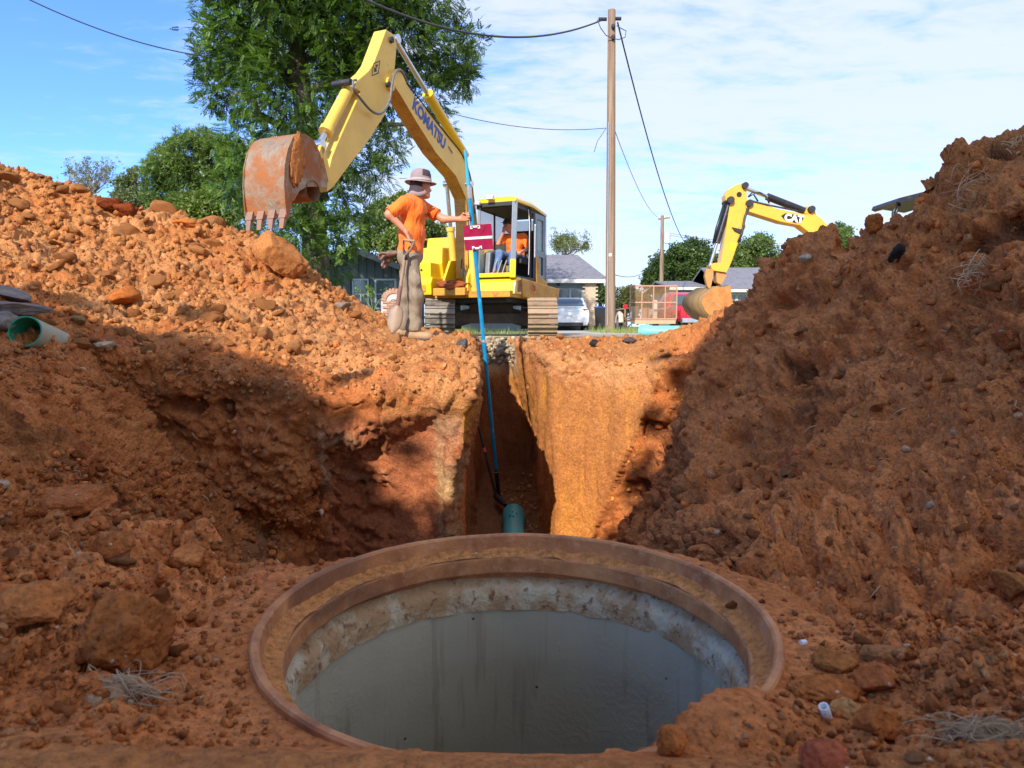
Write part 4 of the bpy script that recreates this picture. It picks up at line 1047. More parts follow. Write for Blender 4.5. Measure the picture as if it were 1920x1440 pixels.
# ---- undercarriage ----
UC = Vector((-.44, 14.5, 0)); ua = R(2)
ux = Vector((math.cos(ua), math.sin(ua), 0)); uy = Vector((-math.sin(ua), math.cos(ua), 0))
def G(x, y, z): return UC + ux * x + uy * y + ez3 * z
TR_R = .355; TR_L = 1.1    # end radius, half distance between the end wheels
pad0 = None
def track_side(sx, matp, matf):
    tr_ = MB()
    # chain link band
    loop_ = []
    n_ = 10
    for i in range(n_ + 1): a_ = math.pi * i / n_; loop_.append((-TR_L - math.sin(a_) * (TR_R - .07), .36 + math.cos(a_) * (TR_R - .07)))
    for i in range(n_ + 1): a_ = math.pi * i / n_; loop_.append((TR_L + math.sin(a_) * (TR_R - .07), .36 - math.cos(a_) * (TR_R - .07)))
    tr_.prism([G(sx - .1, y_, z_) for y_, z_ in loop_], ux * .2)
    T = tr_.build('track', TRACKD, exc)
    # one grouser pad, copied round the loop
    m = MB(); w = .285
    m.prism([Vector((-w, -.083, 0)), Vector((-w, .083, 0)), Vector((-w, .083, .018)), Vector((-w, .062, .020)), Vector((-w, .055, .045)), Vector((-w, .040, .045)), Vector((-w, .033, .02)), Vector((-w, -.045, .02)), Vector((-w, -.052, .042)), Vector((-w, -.068, .042)), Vector((-w, -.083, .018))], (2 * w, 0, 0))
    pm = m.build('track_pad', matp, None, loc=(0, 0, 0)); pad_me = pm.data; bpy.data.objects.remove(pm)
    per = 4 * TR_L + 2 * math.pi * TR_R; N_ = int(per / .172); hl = per / N_
    for k in range(N_):
        s_ = k * hl
        if s_ < 2 * TR_L: y_, z_, a_ = TR_L - s_, .36 + TR_R, 0
        elif s_ < 2 * TR_L + math.pi * TR_R: a_ = (s_ - 2 * TR_L) / TR_R; y_, z_ = -TR_L - math.sin(a_) * TR_R, .36 + math.cos(a_) * TR_R
        elif s_ < 4 * TR_L + math.pi * TR_R: y_, z_, a_ = -TR_L + (s_ - 2 * TR_L - math.pi * TR_R), .36 - TR_R, math.pi
        else: a_ = math.pi + (s_ - 4 * TR_L - math.pi * TR_R) / TR_R; y_, z_ = TR_L - math.sin(a_) * TR_R, .36 + math.cos(a_) * TR_R
        if z_ < .1 and y_ > -.6: continue      # pads pressed into the ground
        o_ = bpy.data.objects.new('track_pad', pad_me); COL.objects.link(o_)
        o_.parent = T; o_.matrix_local = Matrix.Translation(G(sx, y_, z_) - exc.location) @ (Matrix.Rotation(ua, 4, 'Z') @ Matrix.Rotation(a_, 4, 'X'))
    fr = MB(); fr.prism([G(sx - .14, -.95, .2), G(sx - .14, .95, .2), G(sx - .14, .95, .5), G(sx - .14, -.95, .5)], ux * .28)
    fr.build('track_frame', matf, exc, bevel=.02)
    for y_ in (-TR_L, TR_L): MB().cyl(G(sx - .12, y_, .36), G(sx + .12, y_, .36), .27, None, 24).build('idler_wheel', TRACKD, exc, smooth='auto')
    for k in range(5): MB().cyl(G(sx - .13, -.75 + k * .37, .16), G(sx + .13, -.75 + k * .37, .16), .085, None, 14).build('roller', TRACKD, exc, smooth='auto')
track_side(-.98, TRACKD if False else paint('smeared_track_steel', (.20, .17, .14), .5, (.30, .24, .17), .5, 5, metal=.35, var=.45), CASTG); track_side(.98, TRACKM, CASTG)
m = MB(); m.prism([G(-.45, -.5, .42), G(.45, -.5, .42), G(.45, .5, .42), G(-.45, .5, .42)], ez3 * .24); m.build('centre_frame', CASTG, exc, bevel=.03)
MB().cyl(G(0, 0, .64), G(0, 0, .76), .52, None, 32).build('swing_bearing', DGREY, exc, smooth='auto')
for sx in (-1, 1):
    for sy in (-1, 1):
        m = MB(); m.loft([[G(sx * .3, sy * .35, .30), G(sx * .3, sy * .15, .30), G(sx * .3, sy * .15, .60), G(sx * .3, sy * .35, .60)], [G(sx * .88, sy * .85, .16), G(sx * .88, sy * .55, .16), G(sx * .88, sy * .55, .46), G(sx * .88, sy * .85, .46)]])
        m.build('leg_beam', CASTG, exc, bevel=.02)
m = MB(); m.prism([G(-.75, -.62, .26), G(.75, -.62, .26), G(.62, -.62, .46), G(-.62, -.62, .46)], uy * .03); m.build('cross_plate', CASTG, exc, bevel=.005)
# resting blade behind
# =============== people: smooth skinned fields turned into one surface ===============
SKIN = paint('skin', (.56, .25, .14), .5, (.45, .18, .10), .1, 8, var=.08)
ORSH = None
t = NT('orange_cotton'); n1 = t.noise(4, 3); n2 = t.noise(260, 2)
t.set('Base Color', t.mix(t.ramp(n1, .3, .7), (.90, .145, .008), (.98, .21, .012))); t.set('Roughness', .8); t.b.inputs['Sheen Weight'].default_value = .15
t.bump(t.noise(3.5, 3, .5, vec=t.map((2.2, 2.2, .9), (0, .3, 0))), .7, .09); ORSH = t.m
t = NT('khaki_cloth'); n1 = t.noise(7, 4)
t.set('Base Color', t.mix(t.ramp(n1, .3, .7), (.20, .155, .105), (.32, .25, .17))); t.set('Roughness', .9); t.bump(t.noise(4.5, 4, .5, vec=t.map((1.6, 1.6, .8))), .8, .05); KHAKI = t.m
DENIM = paint('worn_denim', (.10, .17, .33), .85, (.25, .33, .45), .3, 9, bump=.3)
BOOT = paint('tan_boot_leather', (.38, .25, .13), .7, (.36, .17, .07), .4, 9); SOLE = paint('boot_sole', (.06, .04, .03), .7)
HATM = paint('mauve_grey_cloth', (.30, .22, .21), .85, None, 0, 12, var=.1); HATD = paint('dark_mesh_cloth', (.06, .04, .045), .9)
HAIR = paint('dark_hair', (.03, .02, .015), .7)
class Fld:
    def __init__(s, k=.02): s.p = []; s.k = k; s.cut = []
    def cone(s, a, b, ra, rb, k=None): s.p.append(('c', np.array(a, np.float32), np.array(b, np.float32), ra, rb, k)); return s
    def ell(s, c, r, rot=None, k=None): s.p.append(('e', np.array(c, np.float32), np.array(r, np.float32), None if rot is None else np.array(rot, np.float32), 0, k)); return s
    def below(s, p, n): s.cut.append((np.array(p, np.float32), np.array(n, np.float32))); return s   # removes the side n points to
    def mesh(s, name, h, mats, parent, disp=None, smooth=True):
        lo = np.full(3, 1e9); hi = -lo
        for q in s.p:
            if q[0] == 'c':
                r = max(q[3], q[4]); lo = np.minimum(lo, np.minimum(q[1], q[2]) - r); hi = np.maximum(hi, np.maximum(q[1], q[2]) + r)
            else: r = float(max(q[2])); lo = np.minimum(lo, q[1] - r); hi = np.maximum(hi, q[1] + r)
        lo -= 3 * h; hi += 3 * h; n = np.ceil((hi - lo) / h).astype(int) + 1
        F = np.full(tuple(n), .2, np.float32)
        for q in s.p:
            k = q[5] or s.k; pad = k + .05
            if q[0] == 'c': r = max(q[3], q[4]); l0 = np.minimum(q[1], q[2]) - r - pad; h0_ = np.maximum(q[1], q[2]) + r + pad
            else: r = float(max(q[2])); l0 = q[1] - r - pad; h0_ = q[1] + r + pad
            i0 = np.clip(((l0 - lo) / h).astype(int), 0, n - 1); i1 = np.clip(((h0_ - lo) / h).astype(int) + 2, 1, n)
            X_ = (lo[0] + np.arange(i0[0], i1[0]) * h)[:, None, None]; Y_ = (lo[1] + np.arange(i0[1], i1[1]) * h)[None, :, None]; Z_ = (lo[2] + np.arange(i0[2], i1[2]) * h)[None, None, :]
            if q[0] == 'c':
                a, b = q[1], q[2]; ba = b - a; L2 = float(ba @ ba) + 1e-9
                t_ = np.clip(((X_ - a[0]) * ba[0] + (Y_ - a[1]) * ba[1] + (Z_ - a[2]) * ba[2]) / L2, 0, 1)
                d = np.sqrt((X_ - a[0] - t_ * ba[0]) ** 2 + (Y_ - a[1] - t_ * ba[1]) ** 2 + (Z_ - a[2] - t_ * ba[2]) ** 2) - (q[3] + (q[4] - q[3]) * t_)
            else:
                c_, r_ = q[1], q[2]; dx, dy, dz = X_ - c_[0], Y_ - c_[1], Z_ - c_[2]
                if q[3] is not None:
                    M_ = q[3]; dx, dy, dz = (M_[0, 0] * dx + M_[1, 0] * dy + M_[2, 0] * dz), (M_[0, 1] * dx + M_[1, 1] * dy + M_[2, 1] * dz), (M_[0, 2] * dx + M_[1, 2] * dy + M_[2, 2] * dz)
                kk = np.sqrt((dx / r_[0]) ** 2 + (dy / r_[1]) ** 2 + (dz / r_[2]) ** 2); d = (kk - 1) * float(min(r_)) * (.5 + .5 * float(np.mean(r_)) / float(min(r_)))
            sub_ = F[i0[0]:i1[0], i0[1]:i1[1], i0[2]:i1[2]]
            hh = np.clip(.5 + .5 * (sub_ - d) / k, 0, 1)
            F[i0[0]:i1[0], i0[1]:i1[1], i0[2]:i1[2]] = sub_ * (1 - hh) + d * hh - k * hh * (1 - hh)
        if s.cut:
            X_ = (lo[0] + np.arange(n[0]) * h)[:, None, None]; Y_ = (lo[1] + np.arange(n[1]) * h)[None, :, None]; Z_ = (lo[2] + np.arange(n[2]) * h)[None, None, :]
            for p_, n_ in s.cut:
                n_ = n_ / np.linalg.norm(n_); dd = (X_ - p_[0]) * n_[0] + (Y_ - p_[1]) * n_[1] + (Z_ - p_[2]) * n_[2]; F = np.maximum(F, dd)
        P_, Q_ = surface_nets(F); P_ = P_ * h + lo[None, :]
        P_ = P_.astype(np.float32)
        if disp is not None: P_ = P_ + disp(P_)
        P_ -= np.array(parent.matrix_world.translation if parent.parent else parent.location, np.float32)
        m_ = mesh_np(name, P_, Q_, smooth); return link(name, m_, mats, parent)
def V3(v): return np.array(v[:], np.float32)
def wrinkle(amp, sc=9, off=0): return lambda P_: (fbm(P_ * np.array((1, 1, .45), np.float32), sc, 3, .55, off)[:, None] * amp * np.array((1, 1, .2), np.float32)).astype(np.float32)
def hand_fist(F, wrist, knuckle, around, grip_n, s=1.0, thumb_side=1):
    """palm from wrist to knuckle, four fingers curling about the direction 'around'"""
    wrist, knuckle = Vector(wrist), Vector(knuckle); d = (knuckle - wrist).normalized(); a = Vector(around).normalized(); g = Vector(grip_n).normalized()
    palm = wrist.lerp(knuckle, .55)
    for k in (-1, -.33, .33, 1): F.cone(wrist + a * k * .014 * s, knuckle + a * k * .032 * s, .017 * s, .014 * s, .012)
    for i, k in enumerate((-1, -.33, .33, 1)):
        L = (.030, .036, .036, .028)[i] * s; b = knuckle + a * k * .033 * s
        p1 = b + (d * .75 + g * .45).normalized() * L; p2 = p1 + (g * 1.0 - d * .25).normalized() * L * .8; p3 = p2 + (g * .25 - d * 1.0).normalized() * L * .6
        F.cone(b, p1, .0105 * s, .0098 * s, .006).cone(p1, p2, .0098 * s, .009 * s, .005).cone(p2, p3, .009 * s, .0078 * s, .005)
    tb = wrist.lerp(knuckle, .35) + a * thumb_side * .03 * s; t1 = tb + (d * .55 + a * thumb_side * .5 + g * .6).normalized() * .034 * s; t2 = t1 + (d * .4 - a * thumb_side * .25 + g * .8).normalized() * .028 * s
    F.cone(tb, t1, .015 * s, .0115 * s, .010).cone(t1, t2, .0112 * s, .009 * s, .006)

# ---------- the worker at the trench edge ----------
wy = 7.30
wk = thing('person', W(778, 632, wy), 'worker in orange shirt, khaki trousers and grey bucket hat standing beside the trench', 'person')
def w(px, py, dy=0.0): return Vector(W(px, py, wy + dy))
sho_n, sho_f = w(760, 381, -.16), w(786, 384, .17)
elb_n, wri_n, knu_n = w(729, 398, -.24), w(762, 435, -.22), w(770, 450, -.20)
elb_n = w(730, 402, -.24)
elb_f, wri_f, knu_f = w(832, 411, .12), w(862, 411, .03), w(876, 407, .0)
neck, headc = w(779, 372, .0), w(789, 348, .0)
chest, belly, pelv = w(775, 400, .0), w(772, 440, .0), w(768, 478, .0)
hip_n, hip_f = w(769, 488, -.09), w(766, 488, .09)
kn_n, kn_f = w(781, 556, -.12), w(762, 556, .08)
an_n, an_f = w(775, 615, -.10), w(757, 610, .10)
B = Fld(.03)
B.ell(V3(headc + Vector((.004, 0, -.005))), (.094, .078, .118)).ell(V3(headc + Vector((.022, .0, -.055))), (.062, .056, .07)).cone(V3(headc + Vector((.082, .01, -.03))), V3(headc + Vector((.098, .012, -.048))), .011, .015, .012)   # nose
B.cone(V3(headc + Vector((.07, .01, -.083))), V3(headc + Vector((.084, .012, -.083))), .012, .010, .01)      # lips
B.ell(V3(headc + Vector((.068, .01, -.112))), (.024, .024, .02)).ell(V3(headc + Vector((-.0, -.079, -.022))), (.018, .009, .032), k=.006).ell(V3(headc + Vector((.0, .079, -.022))), (.018, .009, .032), k=.006)
B.ell(V3(headc + Vector((.078, -.03, -.012))), (.013, .015, .01), k=.008).ell(V3(headc + Vector((.082, .045, -.012))), (.013, .015, .01), k=.008)
B.cone(V3(headc + Vector((-.01, 0, -.06))), V3(neck + Vector((-.03, 0, -.05))), .052, .058)
B.cone(V3(sho_n), V3(sho_f), .055, .055).ell(V3(chest), (.115, .17, .17), k=.06).ell(V3(belly), (.115, .155, .16), k=.06).ell(V3(pelv), (.12, .16, .12), k=.06)
B.cone(V3(sho_n), V3(elb_n), .052, .042).cone(V3(elb_n), V3(wri_n), .043, .026).cone(V3(sho_f), V3(elb_f), .05, .040).cone(V3(elb_f), V3(wri_f), .041, .026)
B.cone(V3(hip_n), V3(kn_n), .085, .055).cone(V3(kn_n), V3(an_n), .055, .038).cone(V3(hip_f), V3(kn_f), .085, .055).cone(V3(kn_f), V3(an_f), .055, .038)
hand_fist(B, wri_n, knu_n, (.25, .93, .1), (.35, -.2, -.9), 1.0, 1)
hand_fist(B, wri_f, knu_f, (rod_b - rod_top).normalized(), (.15, -1, 0), 1.0, -1)
B.mesh('body', .0075, SKIN, wk)
sh = Fld(.05)
sh.ell(V3(chest + Vector((0, 0, .02))), (.138, .185, .185)).ell(V3(belly), (.136, .165, .20)).ell(V3(pelv + Vector((.005, 0, .03))), (.140, .17, .13)).cone(V3(sho_n + Vector((0, 0, -.01))), V3(sho_f + Vector((0, 0, -.01))), .075, .075)
sh.cone(V3(neck + Vector((-.035, 0, -.05))), V3(neck + Vector((-.03, 0, -.015))), .075, .066, .03)
sln = sho_n.lerp(elb_n, .80); slf = sho_f.lerp(elb_f, .62)
sh.cone(V3(sho_n), V3(sln), .072, .068, .035).cone(V3(sho_f), V3(slf), .072, .070, .035)
d1 = (elb_n - sho_n).normalized(); d2 = (elb_f - sho_f).normalized()
class _Sh: pass
sh.below(V3(w(770, 492)), (-.30, 0, -1))
def sleeve_cut(F):   # sleeve ends are open hems: trim each with a plane, kept local by splitting the garment
    return F
o_ = sh.mesh('shirt', .010, ORSH, wk, wrinkle(.022, 7, 3))
for a_, d_, r_ in ((sln, d1, .070), (slf, d2, .069)):
    m = MB(); u_, v_ = perp(d_); rings = []
    for s_, q_ in ((-.03, r_), (.035, r_ * 1.04), (.036, r_ * .98), (-.02, r_ * .90)): rings.append([a_ + d_ * s_ + (u_ * math.cos(2 * math.pi * i / 24) + v_ * math.sin(2 * math.pi * i / 24)) * q_ for i in range(24)])
    m.loft(rings, caps=False).build('sleeve_hem', ORSH, wk, smooth=True)
# small dark emblem on the chest
lg = w(797, 397, -.0); lp = lg + Vector((.01, -.13, 0))
m = MB(); bb = w(797, 398, -.17)
m.add([bb + Vector((0, 0, .03)), bb + Vector((.012, 0, .018)), bb + Vector((.006, 0, 0)), bb + Vector((.016, 0, -.022)), bb + Vector((.004, 0, -.012)), bb + Vector((-.008, 0, -.028)), bb + Vector((-.004, 0, .005))], [(0, 1, 2, 3, 4, 5, 6)])
# sits on the cloth: found by shooting at the shirt
bv = BVHTree.FromPolygons([tuple(v.co) for v in o_.data.vertices], [tuple(p.vertices) for p in o_.data.polygons])
vs = []
for v in m.v:
    q_ = v - wk.location; h_ = bv.ray_cast(q_ + Vector((0, -1, 0)), Vector((0, 1, 0)))
    vs.append((h_[0] + Vector((0, -.004, 0)) if h_[0] else q_) + wk.location)
m.v = vs; m.build('emblem', BLKT, wk)
pt = Fld(.045)
pt.ell(V3(pelv + Vector((0, 0, -.0))), (.135, .172, .125)).cone(V3(hip_n), V3(kn_n), .102, .073).cone(V3(kn_n), V3(an_n + Vector((0, 0, .03))), .073, .066).cone(V3(hip_f), V3(kn_f), .102, .073).cone(V3(kn_f), V3(an_f + Vector((0, 0, .03))), .073, .066)
pt.ell(V3(kn_n.lerp(hip_n, .45) + Vector((.03, -.075, 0))), (.06, .03, .085), k=.02)
pt.cone(V3(an_n + Vector((.01, 0, .05))), V3(an_n + Vector((0, 0, .0))), .074, .078, .03).cone(V3(an_f + Vector((.0, 0, .05))), V3(an_f + Vector((0, 0, .0))), .074, .078, .03)
pt.below(V3(an_n + Vector((0, 0, -.035))), (0, 0, -1))
pt.mesh('trousers', .010, KHAKI, wk, wrinkle(.03, 9, 8))
for a_, f_ in ((an_n, w(800, 633, -.13)), (an_f, w(782, 626, .08))):
    bt = Fld(.03); g_ = a_ + Vector((-.02, 0, -.075)); f0 = Vector((f_.x, f_.y, g_.z - .012))
    bt.cone(V3(a_ + Vector((0, 0, .03))), V3(g_ + Vector((0, 0, .01))), .055, .052).cone(V3(g_), V3(f0), .05, .042).ell(V3(f0 + Vector((.01, 0, 0))), (.06, .048, .042)).ell(V3(g_ + Vector((-.01, 0, -.0))), (.055, .045, .05))
    bt.below(V3(g_ + Vector((0, 0, -.045))), (0, 0, -1)); b_ = bt.mesh('boot', .009, BOOT, wk)
    so = Fld(.02); so.cone(V3(g_ + Vector((0, 0, -.045))), V3(f0 + Vector((.015, 0, -.032))), .056, .052); so.below(V3(g_ + Vector((0, 0, -.035))), (0, 0, 1)); so.below(V3(g_ + Vector((0, 0, -.07))), (0, 0, -1)); s_ = so.mesh('sole', .009, SOLE, wk); s_.parent = b_
# hat: crown, brim, neck flap
hc = headc + Vector((.0, 0, .045)); tl_ = Euler((0, R(3), 0)).to_matrix()
def hatring(r_, z_, sx=1.12, n=36, wob=0, dx=0): return [hc + tl_ @ Vector((dx + math.cos(2 * math.pi * i / n) * r_ * sx, math.sin(2 * math.pi * i / n) * r_, z_ + wob * math.sin(4 * math.pi * i / n + .8))) for i in range(n)]
m = MB(); m.loft([hatring(.100, -.01), hatring(.099, .03), hatring(.094, .07), hatring(.080, .105), hatring(.052, .122), hatring(.01, .128)], caps=False); hat = m.build('hat', HATM, wk, smooth=True)
m = MB(); m.loft([hatring(.101, -.008), hatring(.135, -.012, 1.08, 36, .004), hatring(.162, -.02, 1.02, 36, .008), hatring(.164, -.024, 1.02, 36, .008), hatring(.135, -.018, 1.08, 36, .004), hatring(.1, -.014)], caps=False); o_ = m.build('brim', HATM, wk, smooth=True); o_.parent = hat
m = MB(); m.loft([hatring(.1025, .0), hatring(.1015, .022), hatring(.099, .022), hatring(.1, .0)], caps=False); o_ = m.build('hat_band', paint('tan_band', (.42, .35, .32), .8), wk, smooth=True); o_.parent = hat
def patch(i0, i1, rs): 
    m = MB(); rows = []
    for r_, z_ in rs: rows.append([hc + tl_ @ Vector((math.cos(t__) * r_ * 1.12, math.sin(t__) * r_, z_)) for t__ in np.linspace(i0, i1, 10)])
    m.loft(rows, close=False, caps=False); return m
o_ = patch(R(-75), R(-15), [(.1005, .045), (.098, .070), (.086, .104), (.076, .112)]).build('mesh_panel', HATD, wk, smooth=True, fix=False); o_.parent = hat
m = MB(); rows = []
for z_, r_ in ((-.02, .097), (-.06, .103), (-.10, .112), (-.135, .125)):
    rows.append([headc + Vector((-.008 + math.cos(t__) * r_ * 1.05, math.sin(t__) * r_ * .95, z_ + .045 + .008 * math.sin(t__ * 6))) for t__ in np.linspace(R(75), R(290), 22)])
m.loft(rows, close=False, caps=False); o_ = m.build('neck_flap', HATD, wk, smooth=True, fix=False); o_.parent = hat
m = MB(); rows = []
for z_, r_ in ((-.125, .123), (-.15, .132), (-.165, .120)):
    rows.append([headc + Vector((-.008 + math.cos(t__) * r_ * 1.05, math.sin(t__) * r_ * .98, z_ + .045 + .010 * math.sin(t__ * 5))) for t__ in np.linspace(R(70), R(300), 22)])
m.loft(rows, close=False, caps=False); o_ = m.build('flap_hem', HATM, wk, smooth=True, fix=False); o_.parent = hat
# leather gloves hanging out of the back pocket
GLV = paint('brown_glove_leather', (.17, .095, .065), .6, (.40, .24, .17), .35, 14)
random.seed(5)
for gi, (gx_, gy_, gz_) in enumerate(((742, 474, -.10), (738, 478, -.03))):
    a_ = w(gx_, gy_, gz_); gl = thing('glove', a_, ['brown leather work glove sticking out level from the worker\'s back pocket', 'brown leather work glove hanging down from the worker\'s back pocket'][gi], 'glove')
    ang = (R(188), R(222))[gi]; g = Fld(.010); d_ = Vector((math.cos(ang), -.1, math.sin(ang))); c_ = a_ + d_ * .07
    g.cone(V3(a_), V3(c_), .024, .036)
    for k in range(5):
        an_ = ang + (k - 2) * R(11) + R(8); dd_ = Vector((math.cos(an_), random.uniform(-.3, .3), math.sin(an_))); b_ = c_ + Vector((0, (k - 2) * .012, 0)) + dd_ * .02; L = random.uniform(.06, .085) * (1 if k < 4 else .7)
        e_1 = b_ + dd_ * L * .6; e_2 = e_1 + (dd_ + Vector((0, 0, -.5))).normalized() * L * .6; g.cone(V3(b_), V3(e_1), .0125, .011).cone(V3(e_1), V3(e_2), .011, .009)
    g.mesh('hand_part', .006, GLV, gl)
# shovel
WOOD = paint('worn_ash_wood', (.34, .22, .13), .6, (.2, .1, .05), .25, 14); STEELB = paint('shovel_steel', (.34, .25, .18), .5, (.40, .22, .10), .45, 8, metal=.3)
sv_top = w(764, 448, -.26); sv_y = w(760, 478, -.26); sv_mid = w(750, 545, -.27); sv_sock = w(745, 575, -.27); sv_tip = w(735, 626, -.30)
svl = thing('shovel', sv_tip, 'round point shovel with wooden shaft and forked grip held upright by the worker', 'shovel')
MB().cyl(sv_y, sv_mid, .018, .017, 12).build('shaft', WOOD, svl, smooth='auto')
MB().cyl(sv_mid - (sv_sock - sv_mid) * .3, sv_sock, .0205, .024, 12).build('socket', paint('rusty_socket', (.20, .10, .07), .6, (.3, .15, .08), .4, 12), svl, smooth='auto')
yl, yr_ = w(757, 450, -.26), w(777, 452, -.26)
MB().tube([sv_y + Vector((0, 0, -.05)), sv_y, sv_y.lerp(yl, .4) + Vector((-.012, 0, 0)), yl], [.022, .018, .011, .010], 10).build('grip_arm', BLACKR, svl, smooth=True)
MB().tube([sv_y + Vector((0, 0, -.05)), sv_y, sv_y.lerp(yr_, .5) + Vector((.012, 0, -.01)), yr_], [.022, .018, .013, .011], 10).build('grip_arm', paint('grip_wood', (.20, .12, .07), .6), svl, smooth=True)
MB().cyl(yl, yr_, .014, None, 12).build('grip', WOOD, svl, smooth='auto')
rows = []; N1 = 12
ax_ = (sv_tip - sv_sock); L = ax_.length; ax_.normalize(); sd_ = Vector((1, 0, .22)); sd_ = (sd_ - ax_ * sd_.dot(ax_)).normalized(); nm = ax_.cross(sd_)
for i, (f_, w_) in enumerate(((-.04, .022), (.06, .05), (.14, .072), (.30, .078), (.50, .078), (.68, .070), (.82, .050), (.93, .026), (1.0, .004))):
    rows.append([sv_sock + ax_ * L * f_ + sd_ * (j / (N1 / 2) - 1) * w_ + nm * (.028 * (1 - ((j / (N1 / 2)) - 1) ** 2) * (1 - f_ * .6)) for j in range(N1 + 1)])
m = MB(); m.loft(rows, close=False, caps=False); o_ = m.build('blade', STEELB, svl, smooth=True, fix=False)
md = o_.modifiers.new('t', 'SOLIDIFY'); md.thickness = .003
# ---------- operator in the cab ----------
op_c = U(-.86, .74, 1.58)
op = thing('person', op_c, 'seated operator in orange shirt and jeans inside the excavator cab, hand raised to face', 'person')
def q(s_, n_, z_): return V3(U(s_, n_, z_))
OB = Fld(.03)
hd = U(-.72, .62, 2.20)
OB.ell(V3(hd), (.08, .09, .115)).ell(V3(hd + ef * .03 + ez3 * -.05), (.055, .06, .06)).cone(V3(hd + ef * .085 - ez3 * .02), V3(hd + ef * .10 - ez3 * .04), .010, .013, .01).cone(V3(hd - ez3 * .07), q(-.80, .70, 2.02), .05, .055)
for k in (-1, 1): OB.ell(V3(hd + en * .078 * k - ez3 * .02), (.016, .016, .03), k=.006).ell(V3(hd + en * .03 * k + ef * .08), (.012, .012, .009), k=.008)
OB.cone(q(-.84, .54, 1.97), q(-.84, .90, 1.97), .055, .055).ell(q(-.86, .72, 1.82), (.16, .13, .17), k=.06).ell(q(-.88, .72, 1.60), (.16, .13, .14), k=.06)
OB.cone(q(-.84, .52, 1.97), q(-.62, .46, 1.83), .05, .042).cone(q(-.62, .46, 1.83), q(-.60, .58, 2.05), .041, .027)
OB.cone(q(-.84, .92, 1.97), q(-.80, 1.02, 1.72), .05, .042).cone(q(-.80, 1.02, 1.72), q(-.55, .98, 1.64), .041, .027)
hand_fist(OB, U(-.60, .58, 2.05), U(-.60, .60, 2.13), en, -ef, .95, 1); hand_fist(OB, U(-.55, .98, 1.64), U(-.47, .97, 1.63), en, -ez3, .95, -1)
OB.cone(q(-.85, .64, 1.55), q(-.40, .58, 1.60), .08, .06).cone(q(-.40, .58, 1.60), q(-.22, .58, 1.25), .055, .04).cone(q(-.85, .82, 1.55), q(-.42, .86, 1.60), .08, .06).cone(q(-.42, .86, 1.60), q(-.30, .88, 1.25), .055, .04)
OB.mesh('body', .010, SKIN, op)
OS = Fld(.05); OS.ell(q(-.86, .72, 1.85), (.185, .155, .19)).ell(q(-.88, .72, 1.62), (.185, .16, .15)).cone(q(-.84, .54, 1.97), q(-.84, .90, 1.97), .07, .07).cone(q(-.84, .53, 1.97), q(-.70, .48, 1.87), .07, .068).cone(q(-.84, .92, 1.97), q(-.81, 1.0, 1.80), .07, .068)
OS.mesh('shirt', .013, ORSH, op, wrinkle(.04, 6, 4))
OJ = Fld(.04); OJ.ell(q(-.87, .72, 1.53), (.17, .17, .11)).cone(q(-.85, .64, 1.55), q(-.40, .58, 1.61), .098, .082).cone(q(-.40, .58, 1.60), q(-.23, .58, 1.27), .078, .068).cone(q(-.85, .82, 1.55), q(-.42, .86, 1.61), .098, .082).cone(q(-.42, .86, 1.60), q(-.30, .88, 1.27), .078, .068)
OJ.mesh('jeans', .013, DENIM, op, wrinkle(.03, 9, 6))
for s_, n_ in ((-.22, .58), (-.30, .88)):
    bt = Fld(.03); bt.cone(q(s_, n_, 1.27), q(s_ + .01, n_, 1.20), .05, .048).cone(q(s_, n_, 1.20), q(s_ + .15, n_ - .02, 1.19), .046, .040); bt.below(q(s_, n_, 1.158), (0, 0, -1)); bt.mesh('boot', .01, paint('red_brown_leather', (.35, .13, .06), .5), op)
cpz = MB(); cpz.ell(hd + ez3 * .045, (.10, .10, .085), 16, 10); cpz.bar(hd + ef * .07 + ez3 * .045, hd + ef * .17 + ez3 * .03, .14, .012); cpz.build('cap', HATD, op, smooth='auto')
# =============== second excavator beyond the right bank ===============
CY = paint('warm_yellow_paint', (.80, .43, .045), .36, (.35, .18, .07), .12, 2.5, var=.08, coat=.2); CBK = paint('black_paint', (.018, .018, .02), .35, (.2, .13, .08), .15, 8)
cY = 14.6; ce = thing('excavator', (5.6, cY + .2, 0), 'yellow excavator behind the right spoil bank with its bucket hanging over the red pickup', 'excavator')
def kp(px, py, dy=0.0): return W(px, py, cY + dy)
def kpl(name, pts, w_, mat, dy=0.0, bevel=.01, parent=None):
    m = MB(); m.prism([kp(x, y) + Vector((0, -w_ / 2 + dy, 0)) for x, y in pts], (0, w_, 0)); o_ = m.build(name, mat, ce, bevel=bevel)
    if parent: o_.parent = parent
    return o_
arm2 = kpl('arm', [(1389, 350), (1396, 358), (1397, 376), (1396, 384), (1394, 402), (1392, 420), (1396, 427), (1390, 434), (1386, 432), (1379, 460), (1371, 484), (1363, 504), (1350, 506), (1347, 498), (1352, 470), (1358, 430), (1365, 386), (1357, 377), (1356, 368), (1362, 358), (1374, 350), (1383, 347)], .26, CY)
kpl('boom', [(1396, 376), (1404, 378), (1450, 393), (1503, 404), (1520, 402), (1535, 412), (1548, 428), (1560, 470), (1590, 520), (1560, 530), (1535, 480), (1510, 436), (1494, 424), (1460, 418), (1400, 399), (1394, 390)], .30, CY)
for x_, y_, r_ in ((1392, 351, .065), (1365, 378, .075), (1400, 384, .075), (1515, 395, .07)):
    c_ = kp(x_, y_); MB().cyl(c_ + Vector((0, -.21, 0)), c_ + Vector((0, .2, 0)), r_, None, 16).build('pin_boss', DGREY, ce, smooth='auto')
c_ = kp(1382, 367); MB().cyl(c_ + Vector((0, -.137, 0)), c_ + Vector((0, -.128, 0)), .055, None, 14).build('arm_hole', BLKT, ce)
